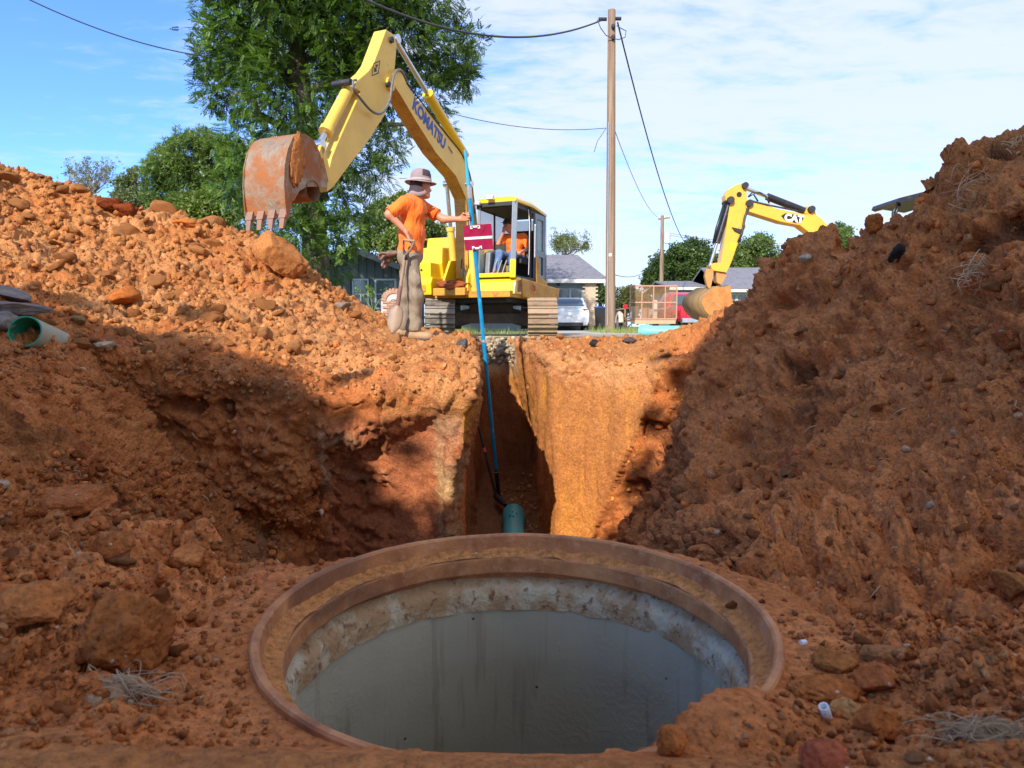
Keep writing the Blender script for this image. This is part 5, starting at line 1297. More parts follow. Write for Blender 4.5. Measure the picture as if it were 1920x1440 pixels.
def kcyl(a, b, f_, rb, rr, dy, name):
    A_, B_ = kp(*a) + Vector((0, dy, 0)), kp(*b) + Vector((0, dy, 0)); M_ = A_.lerp(B_, f_)
    o_ = MB().cyl(A_, M_, rb, None, 16).build(name, CBK, ce, smooth='auto'); r_ = MB().cyl(M_, B_, rr, None, 12).build('rod', CHROME, ce, smooth='auto'); r_.parent = o_
kcyl((1507, 396), (1394, 352), .62, .075, .038, -.02, 'arm_cylinder')
kcyl((1365, 384), (1329, 500), .62, .065, .034, -.06, 'bucket_cylinder'); 
MB().tube([kp(1356, 380) + Vector((0, -.12, 0)), kp(1340, 430) + Vector((0, -.14, 0)), kp(1334, 458) + Vector((0, -.14, 0))], .03, 8).build('hose_guard', CBK, ce, smooth=True)
MB().tube([kp(1398, 392) + Vector((0, -.17, 0)), kp(1391, 410) + Vector((0, -.18, 0)), kp(1386, 440) + Vector((0, -.17, 0)), kp(1380, 455) + Vector((0, -.15, 0))], .028, 8).build('hose', HOSE, ce, smooth=True)
for pts in ([(1398, 372), (1405, 364), (1420, 364), (1432, 372), (1437, 384)], [(1400, 371), (1408, 367), (1416, 380)], [(1404, 379), (1440, 388), (1500, 400)]):
    MB().tube([kp(x, y) + Vector((0, -.16, 0)) for x, y in pts], .018, 6).build('hose', HOSE, ce, smooth=True)
kpl('cylinder_bracket', [(1504, 402), (1510, 388), (1520, 388), (1527, 404)], .24, CY)
kpl('hose_clamp', [(1368, 428), (1386, 432), (1384, 440), (1372, 434)], .30, DGREY, -.02, .002)
# dark emblem plate with lettering
A_ = kp(1460, 407) + Vector((0, -.155, 0)); B_ = kp(1503, 412) + Vector((0, -.155, 0)); X_ = (B_ - A_).normalized(); Mx2 = Matrix((X_, Vector((0, 1, 0)).cross(X_) * -1, Vector((0, -1, 0)))).transposed()
m = MB(); m.prism([kp(x, y) + Vector((0, -.153, 0)) for x, y in ((1459, 407), (1467, 402), (1503, 407), (1499, 415), (1488, 421), (1466, 415))], (0, -.002, 0)); m.build('emblem_plate', BLKT, ce)
textobj('lettering', 'CAT', .20, paint('white_lettering', (.8, .8, .78), .4), ce, kp(1483, 412) + Vector((0, -.158, 0)), Mx2, .001, bold=.012)
m = MB(); m.prism([kp(x, y) + Vector((0, -.133, 0)) for x, y in ((1367, 455), (1376, 457), (1373, 472), (1364, 470))], (0, -.002, 0)); m.build('caution_decal', paint('bright_yellow', (.85, .65, .02), .4), ce)
# link, quick hitch
kpl('link_arm', [(1328, 497), (1336, 494), (1352, 494), (1362, 503), (1358, 512), (1332, 508)], .3, CY)
kpl('hitch', [(1320, 505), (1334, 506), (1333, 520), (1328, 545), (1322, 538), (1318, 520)], .12, paint('rusty_yellow', (.55, .28, .08), .6, (.25, .10, .04), .5, 9), -.1)
kpl('hitch', [(1340, 508), (1358, 508), (1360, 518), (1350, 535), (1341, 530)], .2, paint('rusty_yellow', (.55, .28, .08), .6), 0)
# bucket: drum shaped shell with a broad cheek facing the camera
BK2 = paint('clay_caked_cheek', (.46, .18, .045), .85, (.60, .26, .07), .5, 8, bump=.5); BK3 = paint('scuffed_shell', (.30, .18, .06), .6, (.16, .12, .08), .5, 7)
b0 = kp(1337, 570); 
def bring(y_, pts, dx=0): return [kp(x, y) + Vector((dx, y_, 0)) for x, y in pts]
ck = [(1322, 547), (1335, 538), (1350, 541), (1360, 536), (1362, 556), (1366, 572), (1363, 586), (1352, 596), (1338, 600), (1326, 596), (1314, 584), (1307, 570), (1310, 556)]
m = MB(); m.loft([bring(-.32, ck), bring(.42, ck, -.22)], caps=False); bk2 = m.build('bucket', BK3, ce, smooth='auto')
md = bk2.modifiers.new('t', 'SOLIDIFY'); md.thickness = .02
m = MB(); m.prism(bring(-.345, ck), (0, .03, 0)); o_ = m.build('side_plate', BK2, ce, bevel=.006); o_.parent = bk2
m = MB(); m.prism(bring(.42, ck, -.22), (0, .03, 0)); o_ = m.build('side_plate', BK3, ce, bevel=.006); o_.parent = bk2
for k in range(3):
    m = MB(); rr_ = bring(-.2 + k * .22, ck, -.036 - .065 * k); c_ = sum(rr_, Vector()) / len(rr_)
    m.loft([[c_ + (p - c_) * 1.02 for p in rr_], [c_ + (p - c_) * 1.02 + Vector((0, .05, 0)) for p in rr_]], caps=False); o_ = m.build('wear_strip', BK3, ce); o_.parent = bk2
# body and canopy behind the bank
def kb(name, x0, x1, y0, y1, z0, z1, mat, bevel=.03): return MB().box(((x0 + x1) / 2, (y0 + y1) / 2, (z0 + z1) / 2), (x1 - x0, y1 - y0, z1 - z0)).build(name, mat, ce, bevel=bevel)
kb('body', 5.9, 8.6, cY - 1.0, cY + 1.0, .75, 1.5, CY); kb('engine_cover', 7.3, 8.7, cY - 1.0, cY + 1.0, 1.5, 1.9, CY)
kb('track', 5.4, 8.6, cY - 1.1, cY - .65, 0, .65, TRACKM, .2); kb('track', 5.4, 8.6, cY + .65, cY + 1.1, 0, .65, TRACKM, .2); kb('centre_frame', 6.2, 8, cY - .7, cY + .7, .3, .75, CASTG)
rf = MB(); rf.prism([kp(x, y) + Vector((0, -.9, 0)) for x, y in ((1638, 393), (1641, 386), (1700, 371), (1740, 362), (1800, 362), (1800, 380), (1740, 384), (1700, 398), (1660, 392), (1645, 396))], (0, 1.0, 0)); rf.build('canopy', CBK, ce, bevel=.01)
for x_ in (1641, 1646): MB().tube([kp(x_, 396) + Vector((0, -.8, 0)), kp(x_ - 6, 410) + Vector((0, -.8, 0)), kp(x_ - 8, 470) + Vector((0, -.8, 0)), kp(x_ - 8, 540) + Vector((0, -.8, 0))], .03, 8).build('canopy_post', CBK, ce, smooth=True)
for x_ in (1790,): MB().cyl(kp(x_, 375), kp(x_, 545), .04, None, 8).build('canopy_post', CBK, ce)
c_ = kp(1692, 385) + Vector((0, -.95, 0)); MB().cyl(c_, c_ + Vector((-.02, -.06, 0)), .05, .07, 12).build('work_light', TAPE, ce, smooth='auto')
# =============== lawns, drive, street beyond the pit ===============
t = NT('lawn'); n1 = t.noise(.35, 5); n2 = t.noise(3, 5); n3 = t.noise(40, 3)
c = t.mix(t.ramp(n1, .35, .65), (.10, .15, .03), (.19, .19, .06)); c = t.mix(t.ramp(n2, .4, .65, 0, .6), c, (.26, .22, .09)); c = t.mix(t.ramp(n3, .5, .7, 0, .5), c, (.05, .09, .015))
t.set('Base Color', c); t.set('Roughness', .95); t.bump(n3, .8, .05); LAWN = t.m
t = NT('concrete_drive'); n1 = t.noise(1.2, 5); n2 = t.noise(30, 4)
t.set('Base Color', t.mix(t.ramp(n1, .3, .7), (.40, .37, .32), t.mix(t.ramp(n2, .3, .7), (.48, .45, .39), (.36, .32, .26)))); t.set('Roughness', .9); t.bump(n2, .3, .01); DRIVE = t.m
ASPH = paint('asphalt', (.055, .055, .055), .9, (.30, .22, .14), .3, 3, var=.3, bump=.6)
def sheet(name, pts, z, mat, kind='structure', th=0):
    m = MB()
    if th: m.prism([(x, y, z - th) for x, y in pts], (0, 0, th))
    else: m.add([(x, y, z) for x, y in pts], [tuple(range(len(pts)))])
    return tag(m.build(name, mat, None), kind=kind)
# one sheet out to the horizon, left open where the dug ground lies
m = MB(); bx = 17.6; y0_, y1_ = -11.6, 11.6
for (xa, xb, ya, yb_) in ((-600, 600, y1_, 900), (-600, 600, -400, y0_), (-600, -bx, y0_, y1_), (bx, 600, y0_, y1_)): m.add([(xa, ya, -.004), (xb, ya, -.004), (xb, yb_, -.004), (xa, yb_, -.004)], [(0, 1, 2, 3)])
tag(m.build('lawn', LAWN, None, fix=False), kind='structure')
sheet('driveway', [(1.0, 16.6), (4.4, 16.6), (5.4, 34.4), (1.5, 34.4)], .02, DRIVE, th=.06)
sheet('road', [(-40, 13.2), (40, 13.2), (40, 16.55), (-40, 16.55)], .012, paint('worn_street', (.30, .26, .21), .9, (.42, .27, .14), .5, 2, var=.2), th=.03)
sheet('pavement', [(1.0, 12.2), (16, 12.2), (16, 13.15), (1.0, 13.15)], .006, ASPH, th=.02)
# =============== white saloon, red pickup, trailer ===============
CARW = paint('white_car_paint', (.80, .80, .79), .22, None, 0, 3, var=.02, coat=.6); CARR = paint('red_car_paint', (.50, .012, .03), .25, None, 0, 3, var=.06, coat=.6)
CGL = paint('car_glass', (.05, .08, .09), .05, None, 0, 3, spec=1.0); TYRE = paint('tyre_rubber', (.018, .018, .018), .8, (.2, .13, .08), .2, 9); RIM = paint('alloy', (.45, .45, .46), .3, metal=.8)
REDL = paint('tail_lamp_red', (.55, .01, .02), .12, coat=.5); PLT = paint('number_plate', (.75, .76, .74), .4); CHR = paint('bright_bumper', (.75, .75, .76), .12, metal=.95)
def ring_sec(y, hw, zb, zs, zt, ht, n=6):
    """closed cross-section: sill, side, shoulder, top"""
    p = [(-hw * .90, zb), (-hw * .99, zb + (zs - zb) * .25), (-hw, zs * .75 + zb * .25), (-hw * .96, zs), (-ht, zt - .02), (-ht * .7, zt), (ht * .7, zt), (ht, zt - .02), (hw * .96, zs), (hw, zs * .75 + zb * .25), (hw * .99, zb + (zs - zb) * .25), (hw * .90, zb)]
    return [Vector((x, y, z)) for x, z in p]
def wheel(par, x, y, r, w_=.2):
    W_ = MB().cyl((x - w_ / 2, y, r), (x + w_ / 2, y, r), r, None, 28).build('wheel', TYRE, par, world=False, smooth='auto', bevel=.02)
    s_ = 1 if x > 0 else -1
    o_ = MB().cyl((x + s_ * w_ * .5, y, r), (x + s_ * (w_ * .5 + .012), y, r), r * .62, r * .58, 20).build('rim', RIM, W_, world=False, smooth='auto')
cx = W(1067, 620, 29.6); car = thing('parked_car', (cx.x, 29.6, .022), 'white saloon car parked on the drive before the garage, seen from behind', 'car', rz=R(-3))
hw = .90
secs = [(0, .80, .34, .80, .84, .62), (.03, .86, .26, .88, .96, .70), (.12, .89, .22, .92, 1.03, .72), (.45, .90, .20, .93, 1.06, .74), (.9, .90, .20, .94, 1.07, .74), (3.6, .90, .2, .93, 1.02, .76), (4.3, .88, .22, .85, .92, .7), (4.75, .82, .28, .72, .78, .62), (4.85, .7, .34, .62, .66, .5)]
m = MB(); m.loft([ring_sec(*s_) for s_ in secs]); m.build('body', CARW, car, world=False, smooth='auto')
gs = [(.62, .72, 1.05, .70), (1.05, .66, 1.30, .62), (1.5, .63, 1.455, .57), (2.2, .63, 1.475, .58), (2.9, .64, 1.42, .58), (3.65, .74, 1.04, .70)]
m = MB(); m.loft([[Vector((-a_, y_, 1.0)), Vector((-b_, y_, z_)), Vector((b_, y_, z_)), Vector((a_, y_, 1.0))] for y_, a_, z_, b_ in gs]); m.build('glasshouse', CGL, car, world=False, smooth='auto')
m = MB(); m.loft([[Vector((-b_ * 1.03, y_, z_ - .02)), Vector((-b_ * .7, y_, z_ + .02)), Vector((b_ * .7, y_, z_ + .02)), Vector((b_ * 1.03, y_, z_ - .02))] for y_, z_, b_ in ((1.38, 1.43, .57), (1.7, 1.475, .58), (2.3, 1.48, .585), (2.9, 1.43, .58))]); m.build('roof', CARW, car, world=False, smooth='auto')
for s_ in (-1, 1):
    MB().bar((s_ * .715, .60, 1.04), (s_ * .60, 1.42, 1.44), .10, .05).build('rear_pillar', CARW, car, world=False)
    m = MB(); m.prism([Vector((s_ * .56, -.012, .93)), Vector((s_ * .84, .03, .94)), Vector((s_ * .89, .13, .88)), Vector((s_ * .86, .06, .74)), Vector((s_ * .80, .01, .70))], (0, .03, 0)); m.build('tail_light', REDL, car, world=False)
    wheel(car, s_ * .78, .95, .32); wheel(car, s_ * .78, 3.75, .32)
MB().box((0, -.005, .50), (1.50, .05, .30)).build('bumper', CARW, car, world=False, bevel=.04)
MB().box((0, .0, .27), (1.2, .06, .14)).build('bumper_skirt', DGREY, car, world=False, bevel=.02)
m = MB(); m.box((0, .012, .98), (1.06, .012, .015)); m.build('boot_seam', DGREY, car, world=False)
npl = MB().box((-.02, -.034, .63), (.32, .012, .16)).build('number_plate', PLT, car, world=False, bevel=.004)
m = MB(); 
for k in range(6): m.box((-.13 + k * .045, -.042, .63), (.022, .004, .05))
o_ = m.build('plate_marking', paint('faded_blue', (.25, .30, .42), .5), car, world=False); o_.parent = npl; o_['kind'] = 'stuff'
MB().box((0, -.012, .86), (.12, .012, .045)).build('badge', CHR, car, world=False); MB().cyl((.62, -.06, .24), (.62, .1, .24), .035, None, 12).build('exhaust', CHR, car, world=False)
MB().cyl((0, 1.6, 1.48), (-.01, 1.45, 1.56), .01, .006, 6).build('aerial', DGREY, car, world=False)
MB().box((0, 2.2, .25), (1.5, 3.9, .1)).build('underbody', DGREY, car, world=False)
# pickup
tx = W(1316, 612, 28.5); pk = thing('pickup_truck', (tx.x, 28.5, .0), 'red pickup truck with a chrome rear bumper parked beside the mesh trailer', 'pickup truck', rz=R(4))
m = MB(); m.loft([ring_sec(*s_) for s_ in [(0, .92, .42, .95, 1.05, .84), (.06, .95, .40, .98, 1.10, .86), (2.0, .96, .38, 1.0, 1.10, .86), (3.9, .96, .38, 1.0, 1.08, .86), (5.1, .94, .4, .98, 1.04, .80), (5.3, .85, .5, .85, .9, .7)]]); m.build('body', CARR, pk, world=False, smooth='auto')
m = MB(); m.loft([[Vector((-a_, y_, 1.05)), Vector((-b_, y_, z_)), Vector((b_, y_, z_)), Vector((a_, y_, 1.05))] for y_, a_, z_, b_ in ((1.95, .88, 1.10, .86), (2.05, .88, 1.62, .72), (2.3, .88, 1.72, .70), (3.2, .88, 1.70, .70), (3.9, .90, 1.12, .84))]); m.build('cab', CARR, pk, world=False, smooth='auto')
m = MB(); m.prism([Vector((-.72, 1.93, 1.16)), Vector((.72, 1.93, 1.16)), Vector((.62, 2.02, 1.60)), Vector((-.62, 2.02, 1.60))], (0, -.02, .0)); m.build('rear_window', CGL, pk, world=False)
m = MB(); m.box((0, -.02, .78), (1.36, .03, .52)); m.build('tailgate', CARR, pk, world=False, bevel=.02); MB().box((0, -.04, .98), (.22, .03, .05)).build('handle', DGREY, pk, world=False)
m = MB(); m.box((0, -.10, .44), (1.84, .16, .20)); m.build('bumper', CHR, pk, world=False, bevel=.03); MB().box((0, -.19, .46), (.32, .01, .14)).build('number_plate', PLT, pk, world=False)
for s_ in (-1, 1):
    MB().box((s_ * .86, -.01, .80), (.15, .05, .40)).build('tail_light', REDL, pk, world=False, bevel=.015)
    wheel(pk, s_ * .82, 1.0, .38, .25); wheel(pk, s_ * .82, 4.3, .38, .25)
# trailer with a tall expanded-metal gate
TB = paint('pinkish_primer_steel', (.50, .27, .17), .6, (.30, .14, .07), .35, 6); MESHM = paint('rusty_expanded_metal', (.42, .26, .12), .7, (.2, .09, .04), .4, 8)
tY = 25.6; ta, tb_ = W(1181, 600, tY), W(1268, 600, tY); tw = tb_.x - ta.x
trl = thing('trailer', ((ta.x + tb_.x) / 2, tY, 0), 'utility trailer with a tall rusty mesh gate and pinkish steel frame on the grass', 'trailer')
z0_, z1_ = W(1220, 598, tY).z, W(1220, 536, tY).z
X0_, X1_ = -tw / 2, tw / 2
for x_ in [X0_ + tw * k / 4 for k in range(5)]: MB().bar((x_, 0, z0_), (x_, -.02, z1_), .04, .04).build('upright', TB, trl, world=False)
for z_ in (z0_, (z0_ + z1_) * .5, z1_): MB().bar((X0_, 0, z_), (X1_, 0, z_), .045, .05).build('rail', TB, trl, world=False)
m = MB(); H = z1_ - z0_
for i in range(-24, 60):
    a_ = X0_ + i * .055
    for sg in (1, -1):
        p0 = [a_ if sg > 0 else a_ + H * .6, z0_]; p1 = [a_ + H * .6 if sg > 0 else a_, z1_]
        (xa, za), (xb, zb) = p0, p1
        def cl(xa, za, xb, zb, X):
            t__ = (X - xa) / (xb - xa); return X, za + (zb - za) * t__
        if max(xa, xb) < X0_ or min(xa, xb) > X1_: continue
        if xa < X0_: xa, za = cl(xa, za, xb, zb, X0_)
        if xb < X0_: xb, zb = cl(xa, za, xb, zb, X0_)
        if xa > X1_: xa, za = cl(xa, za, xb, zb, X1_)
        if xb > X1_: xb, zb = cl(xa, za, xb, zb, X1_)
        m.bar((xa, .01 * sg, za), (xb, .01 * sg, zb), .010, .006, up=(0, 1, 0))
o_ = m.build('mesh_panel', MESHM, trl, world=False, fix=False); o_['kind'] = 'stuff'
MB().box((0, 1.6, z0_ - .05), (tw, 3.2, .05)).build('deck', TB, trl, world=False)
MB().box((0, -.02, z0_ - .12), (tw * .96, .07, .13)).build('rear_beam', paint('tan_beam', (.55, .35, .2), .6), trl, world=False, bevel=.01)
for s_ in (-1, 1):
    MB().bar((s_ * tw / 2, 0, z0_ + .02), (s_ * tw / 2, 3.1, z0_ + .02), .05).build('side_rail', TB, trl, world=False)
    MB().bar((s_ * tw / 2, 0, z0_ + .42), (s_ * tw / 2, 3.1, z0_ + .42), .05).build('side_rail', TB, trl, world=False)
wheel(trl, -tw / 2 - .20, 1.2, .30, .18); wheel(trl, tw / 2 + .20, 1.2, .30, .18)
m = MB(); m.tube([(-tw / 2 - .2, .78, .35), (-tw / 2 - .2, .85, .62), (-tw / 2 - .2, 1.2, .70), (-tw / 2 - .2, 1.55, .62), (-tw / 2 - .2, 1.62, .35)], .10, 8); m.build('mudguard', paint('cream_mudguard', (.62, .50, .34), .6), trl, world=False, smooth='auto')
MB().box((-tw / 2 - .13, .3, .95), (.16, .06, .14)).build('lamp', REDL, trl, world=False, bevel=.02); MB().cyl((-tw / 2 - .13, .33, .55), (-tw / 2 - .13, .33, .9), .02, None, 8).build('lamp_post', TB, trl, world=False)
for i, (x_, w_, h_, z_, c_) in enumerate(((-.5, .25, .5, .2, (.5, .4, .28)), (-.05, .3, .45, .2, (.45, .25, .16)), (.35, .14, .75, .2, (.62, .55, .40)))):
    MB().box((x_, 1.0 + .2 * i, z0_ + h_ / 2), (w_, .3, h_)).build('load_box', paint('load%d' % i, c_, .8), trl, world=False, bevel=.02)
# wheeled bin
bn_ = W(1128, 620, 31.0); bn = thing('wheeled_bin', (bn_.x, 31, 0), 'black wheeled bin with a blue lid beside the garage corner', 'bin')
m = MB(); m.loft([[Vector((sx * a_, sy * b_, z_)) for sx, sy in ((-1, -1), (1, -1), (1, 1), (-1, 1))] for a_, b_, z_ in ((.24, .26, .05), (.30, .33, 1.0))]); m.build('body', BLKT, bn, world=False, bevel=.02)
MB().box((0, 0, 1.05), (.66, .72, .07)).build('lid', paint('blue_lid', (.01, .06, .28), .4), bn, world=False, bevel=.03)
for s_ in (-1, 1): MB().cyl((s_ * .22, .3, .12), (s_ * .30, .3, .12), .12, None, 14).build('wheel', TYRE, bn, world=False)
bn_ = W(1143, 620, 32.5); bn = thing('wheeled_bin', (bn_.x, 32.5, 0), 'dark wheeled bin half hidden behind the near utility pole', 'bin')
m = MB(); m.loft([[Vector((sx * a_, sy * b_, z_)) for sx, sy in ((-1, -1), (1, -1), (1, 1), (-1, 1))] for a_, b_, z_ in ((.24, .26, .05), (.30, .33, .95))]); m.build('body', DGREY, bn, world=False, bevel=.02); MB().box((0, 0, 1.0), (.64, .7, .06)).build('lid', paint('blue_lid', (.01, .06, .28), .4), bn, world=False, bevel=.03)
# white van far off between the pole and the trailer
vp = W(1148, 590, 62); van = thing('van', (vp.x, 62, 0), 'pale distant van glimpsed behind the near utility pole', 'van')
m = MB(); m.loft([[Vector((x_, y_, .5)), Vector((x_, y_, z_)), Vector((-x_, y_, z_)), Vector((-x_, y_, .5))] for x_, y_, z_ in ((.95, 0, 2.05), (1.0, .3, 2.2), (1.0, 4.0, 2.2), (.95, 4.9, 1.2))]); m.build('body', CARW, van, world=False, bevel=.08); MB().box((0, -.03, 1.55), (1.6, .04, .7)).build('rear_window', CGL, van, world=False)
for s_ in (-1, 1): wheel(van, s_ * .85, .9, .36); wheel(van, s_ * .85, 3.9, .36)
# =============== brick letterbox pillar ===============
BRK = paint('red_brown_brick', (.42, .20, .12), .85, (.5, .33, .24), .35, 10, bump=.3); MORT = paint('mortar', (.52, .45, .38), .9)
bpil = W(742, 600, 19.0); bxp = thing('letterbox_pillar', (bpil.x, 19, 0), 'arched brick letterbox pillar standing on the lawn behind the worker', 'letterbox')
def arch(hw_, z1, d_, n=14): return [Vector((-hw_, -d_, 0)), Vector((-hw_, -d_, z1))] + [Vector((-hw_ * math.cos(math.pi * i / n), -d_, z1 + hw_ * math.sin(math.pi * i / n))) for i in range(1, n)] + [Vector((hw_, -d_, z1)), Vector((hw_, -d_, 0))]
hwp = .36; zt = .86
m = MB(); m.prism(arch(hwp - .012, zt, .28), (0, .56, 0)); m.build('mortar_core', MORT, bxp, world=False)
bm_ = MB().box((0, 0, 0), (.19, .09, .058)).build('brick', BRK, None, loc=(0, 0, 0), bevel=.004); bme = bm_.data; bpy.data.objects.remove(bm_)
random.seed(2)
for r_ in range(13):
    z_ = .04 + r_ * .068
    for k in range(-2, 3):
        x_ = k * .2 + (.1 if r_ % 2 else 0)
        if abs(x_) > hwp - .06: continue
        o_ = bpy.data.objects.new('brick', bme); COL.objects.link(o_); o_.parent = bxp; o_.location = (x_, -.26 - random.uniform(0, .008), z_)
for k in range(11):
    a_ = math.pi * (k + .5) / 11
    o_ = bpy.data.objects.new('brick', bme); COL.objects.link(o_); o_.parent = bxp; o_.location = (-(hwp - .08) * math.cos(a_), -.262, zt + .03 + (hwp - .08) * math.sin(a_)); o_.rotation_euler = (0, a_, 0); o_.scale = (.75, 1, 1.1)
m = MB(); m.prism([v + Vector((0, 0, .72)) for v in arch(.10, .12, .30, 8)], (0, .1, 0)); m.build('letterbox_door', CASTG, bxp, world=False, bevel=.01); MB().box((0, -.31, .90), (.05, .03, .03)).build('knob', TAPE, bxp, world=False)
# =============== houses ===============
def house(name, label, x0, x1, y0, y1, ze, zr, wall, roof, trim, ridge='x', hip=(0, 0), over=.5, fascia=.18):
    """gabled or hipped single-storey house; ridge along x"""
    h = thing(name, ((x0 + x1) / 2, y0, 0), label, 'house'); ym = (y0 + y1) / 2
    m = MB(); m.prism([(x0, y0, 0), (x1, y0, 0), (x1, y1, 0), (x0, y1, 0)], (0, 0, ze)); m.build('wall', wall, h)
    sl = (zr - ze) / ((y1 - y0) / 2)
    zo = ze - over * sl * .0
    A0, B0 = (x0 - over, y0 - over, zo), (x1 + over, y0 - over, zo); C0_, D0 = (x1 + over, y1 + over, zo), (x0 - over, y1 + over, zo)
    R0, R1 = (x0 - over + hip[0], ym, zr), (x1 + over - hip[1], ym, zr)
    up = (0, 0, .12)
    m = MB(); m.add([A0, B0, C0_, D0, R0, R1] + [tuple(Vector(p) + Vector(up)) for p in (A0, B0, C0_, D0, R0, R1)], [(0, 1, 5, 4)[::-1], (2, 3, 4, 5)[::-1], (0, 4, 3)[::-1], (1, 2, 5)[::-1], (6, 7, 11, 10), (8, 9, 10, 11), (6, 10, 9), (7, 8, 11), (0, 1, 7, 6), (1, 2, 8, 7), (2, 3, 9, 8), (3, 0, 6, 9)])
    rf_ = m.build('roof', roof, h)
    m = MB(); m.box(((x0 + x1) / 2, y0 - over - .01, zo), (x1 - x0 + 2 * over, .04, fascia)); o_ = m.build('fascia', trim, h); o_.parent = rf_
    m = MB(); m.box(((x0 + x1) / 2, y0 - over / 2, zo - fascia * .4), (x1 - x0 + 2 * over - .1, over, .02)); o_ = m.build('soffit', trim, h); o_.parent = rf_
    return h, rf_
def shingle(name, c1_, c2_, sc=1.):
    t = NT(name); br = t.n.new('ShaderNodeTexBrick'); t.l.new(t.map((1, 1.1, 2.2)), br.inputs[0]); br.inputs['Scale'].default_value = 3.2 * sc; br.inputs['Mortar Size'].default_value = .03; br.inputs['Brick Width'].default_value = .35; br.inputs['Row Height'].default_value = .3
    br.inputs['Color1'].default_value = c1_ + (1,); br.inputs['Color2'].default_value = c2_ + (1,); br.inputs['Mortar'].default_value = tuple(x * .5 for x in c1_) + (1,)
    n_ = t.noise(1.5, 5); t.set('Base Color', t.mix(t.ramp(n_, .3, .7, 0, .5), br.outputs[0], c2_)); t.set('Roughness', .9); t.bump(br.outputs['Fac'], .5, .02); return t.m
def window(par, x, y, z, w_, h_, frame, glass, mull=(1, 1)):
    f_ = MB().box((x, y - .03, z + h_ / 2 + .03), (w_ + .1, .05, .06)).box((x, y - .03, z - h_ / 2 - .03), (w_ + .1, .06, .06)).box((x - w_ / 2 - .03, y - .03, z), (.06, .05, h_)).box((x + w_ / 2 + .03, y - .03, z), (.06, .05, h_)).build('window', frame, par)
    g_ = MB().box((x, y - .01, z), (w_, .012, h_)).build('pane', glass, par); g_.parent = f_
    for k in range(1, mull[0]): o_ = MB().box((x - w_ / 2 + w_ * k / mull[0], y - .022, z), (.03, .02, h_)).build('glazing_bar', frame, par); o_.parent = f_
    for k in range(1, mull[1]): o_ = MB().box((x, y - .022, z - h_ / 2 + h_ * k / mull[1]), (w_, .02, .03)).build('glazing_bar', frame, par); o_.parent = f_
    return f_
SH_G = shingle('grey_shingle', (.15, .145, .16), (.26, .25, .27)); SH_D = shingle('dark_shingle', (.05, .055, .075), (.09, .095, .12)); TRIMW = paint('cream_trim', (.62, .60, .52), .6); GW = paint('grey_wall_paint', (.27, .31, .30), .7, var=.06)
WGL = paint('window_glass', (.10, .14, .14), .08, spec=1.0); DRG = paint('green_grey_siding', (.085, .11, .11), .75, var=.1); WTR = paint('pale_window_trim', (.42, .48, .48), .5)
# garage house in the middle
gY = 34.5; xr_ = W(1119, 560, gY).x; xl_ = W(955, 560, gY).x - 4
ze_ = W(1000, 527, gY - .5).z; zr_ = W(1000, 482, gY + 3.6).z
gh, grf = house('house', 'grey house with shingled roof and garage door behind the white car', xl_, xr_, gY, gY + 7.2, ze_, zr_, GW, SH_G, TRIMW, hip=(0, 1.15), over=.5)
gx0, gx1 = W(1000, 560, gY).x, W(1092, 560, gY).x
gd = MB().box(((gx0 + gx1) / 2, gY - .03, 1.05), (gx1 - gx0, .05, 2.1)).build('garage_door', paint('garage_door_paint', (.42, .46, .45), .5), gh)
for k in range(4):
    for j in range(4):
        w_ = (gx1 - gx0) / 4; o_ = MB().box((gx0 + w_ * (k + .5), gY - .065, .28 + j * .52), (w_ * .84, .025, .40)).build('door_panel', WGL if j == 3 else paint('garage_panel_paint', (.46, .50, .48), .5), gh, bevel=.008 if j < 3 else 0); o_.parent = gd
m = MB(); bxa, bxb = W(1097, 560, gY - .3).x, W(1117, 560, gY - .3).x
PBR = paint('pale_buff_brick', (.62, .47, .30), .85, (.45, .30, .18), .3, 6); m.box(((bxa + bxb) / 2, gY - .12, ze_ / 2), (bxb - bxa, .26, ze_)); pier = m.build('brick_pier', paint('pale_mortar', (.55, .48, .38), .9), gh)
pb = MB().box((0, 0, 0), (.24, .03, .085)).build('brick', PBR, None, loc=(0, 0, 0)); pbm = pb.data; bpy.data.objects.remove(pb)
nk = int((bxb - bxa) / .26)
for r_ in range(int(ze_ / .1)):
    for k in range(nk + 1):
        x_ = bxa + .13 + k * .26 + (-.13 if r_ % 2 else 0)
        if x_ < bxa or x_ > bxb: continue
        o_ = bpy.data.objects.new('brick', pbm); COL.objects.link(o_); o_.parent = pier; o_.location = Vector((x_, gY - .255 - random.uniform(0, .006), .06 + r_ * .1)) - gh.location
c_ = W(1047, 532, gY - .2); MB().box(c_, (.16, .14, .2)).build('wall_lamp', BLKT, gh, bevel=.02)
# dark house on the left, gable towards the camera
lY = 25.5
pkx = W(664, 467, lY).x; zpk = W(664, 467, lY).z; xe = W(764, 503, lY - .5).x; zee = W(764, 503, lY - .5).z
lh = thing('house', (pkx, lY, 0), 'dark green grey house with vertical siding in the shade of the large tree', 'house')
sl_ = (zpk - zee) / (xe - pkx); xw1 = xe - .5; xw0 = 2 * pkx - xw1
m = MB(); m.prism([(xw0, lY, 0), (xw1, lY, 0), (xw1, lY, zpk - sl_ * (xw1 - pkx) - .12), (pkx, lY, zpk - .12), (xw0, lY, zpk - sl_ * (xw1 - pkx) - .12)], (0, 8, 0)); m.build('wall', DRG, lh)
for k in range(40):
    x_ = xw0 + .15 + k * .30
    if x_ > xw1: break
    zt_ = zpk - .16 - sl_ * abs(x_ - pkx); MB().box((x_, lY - .02, zt_ / 2), (.05, .035, zt_)).build('batten', DRG, lh)
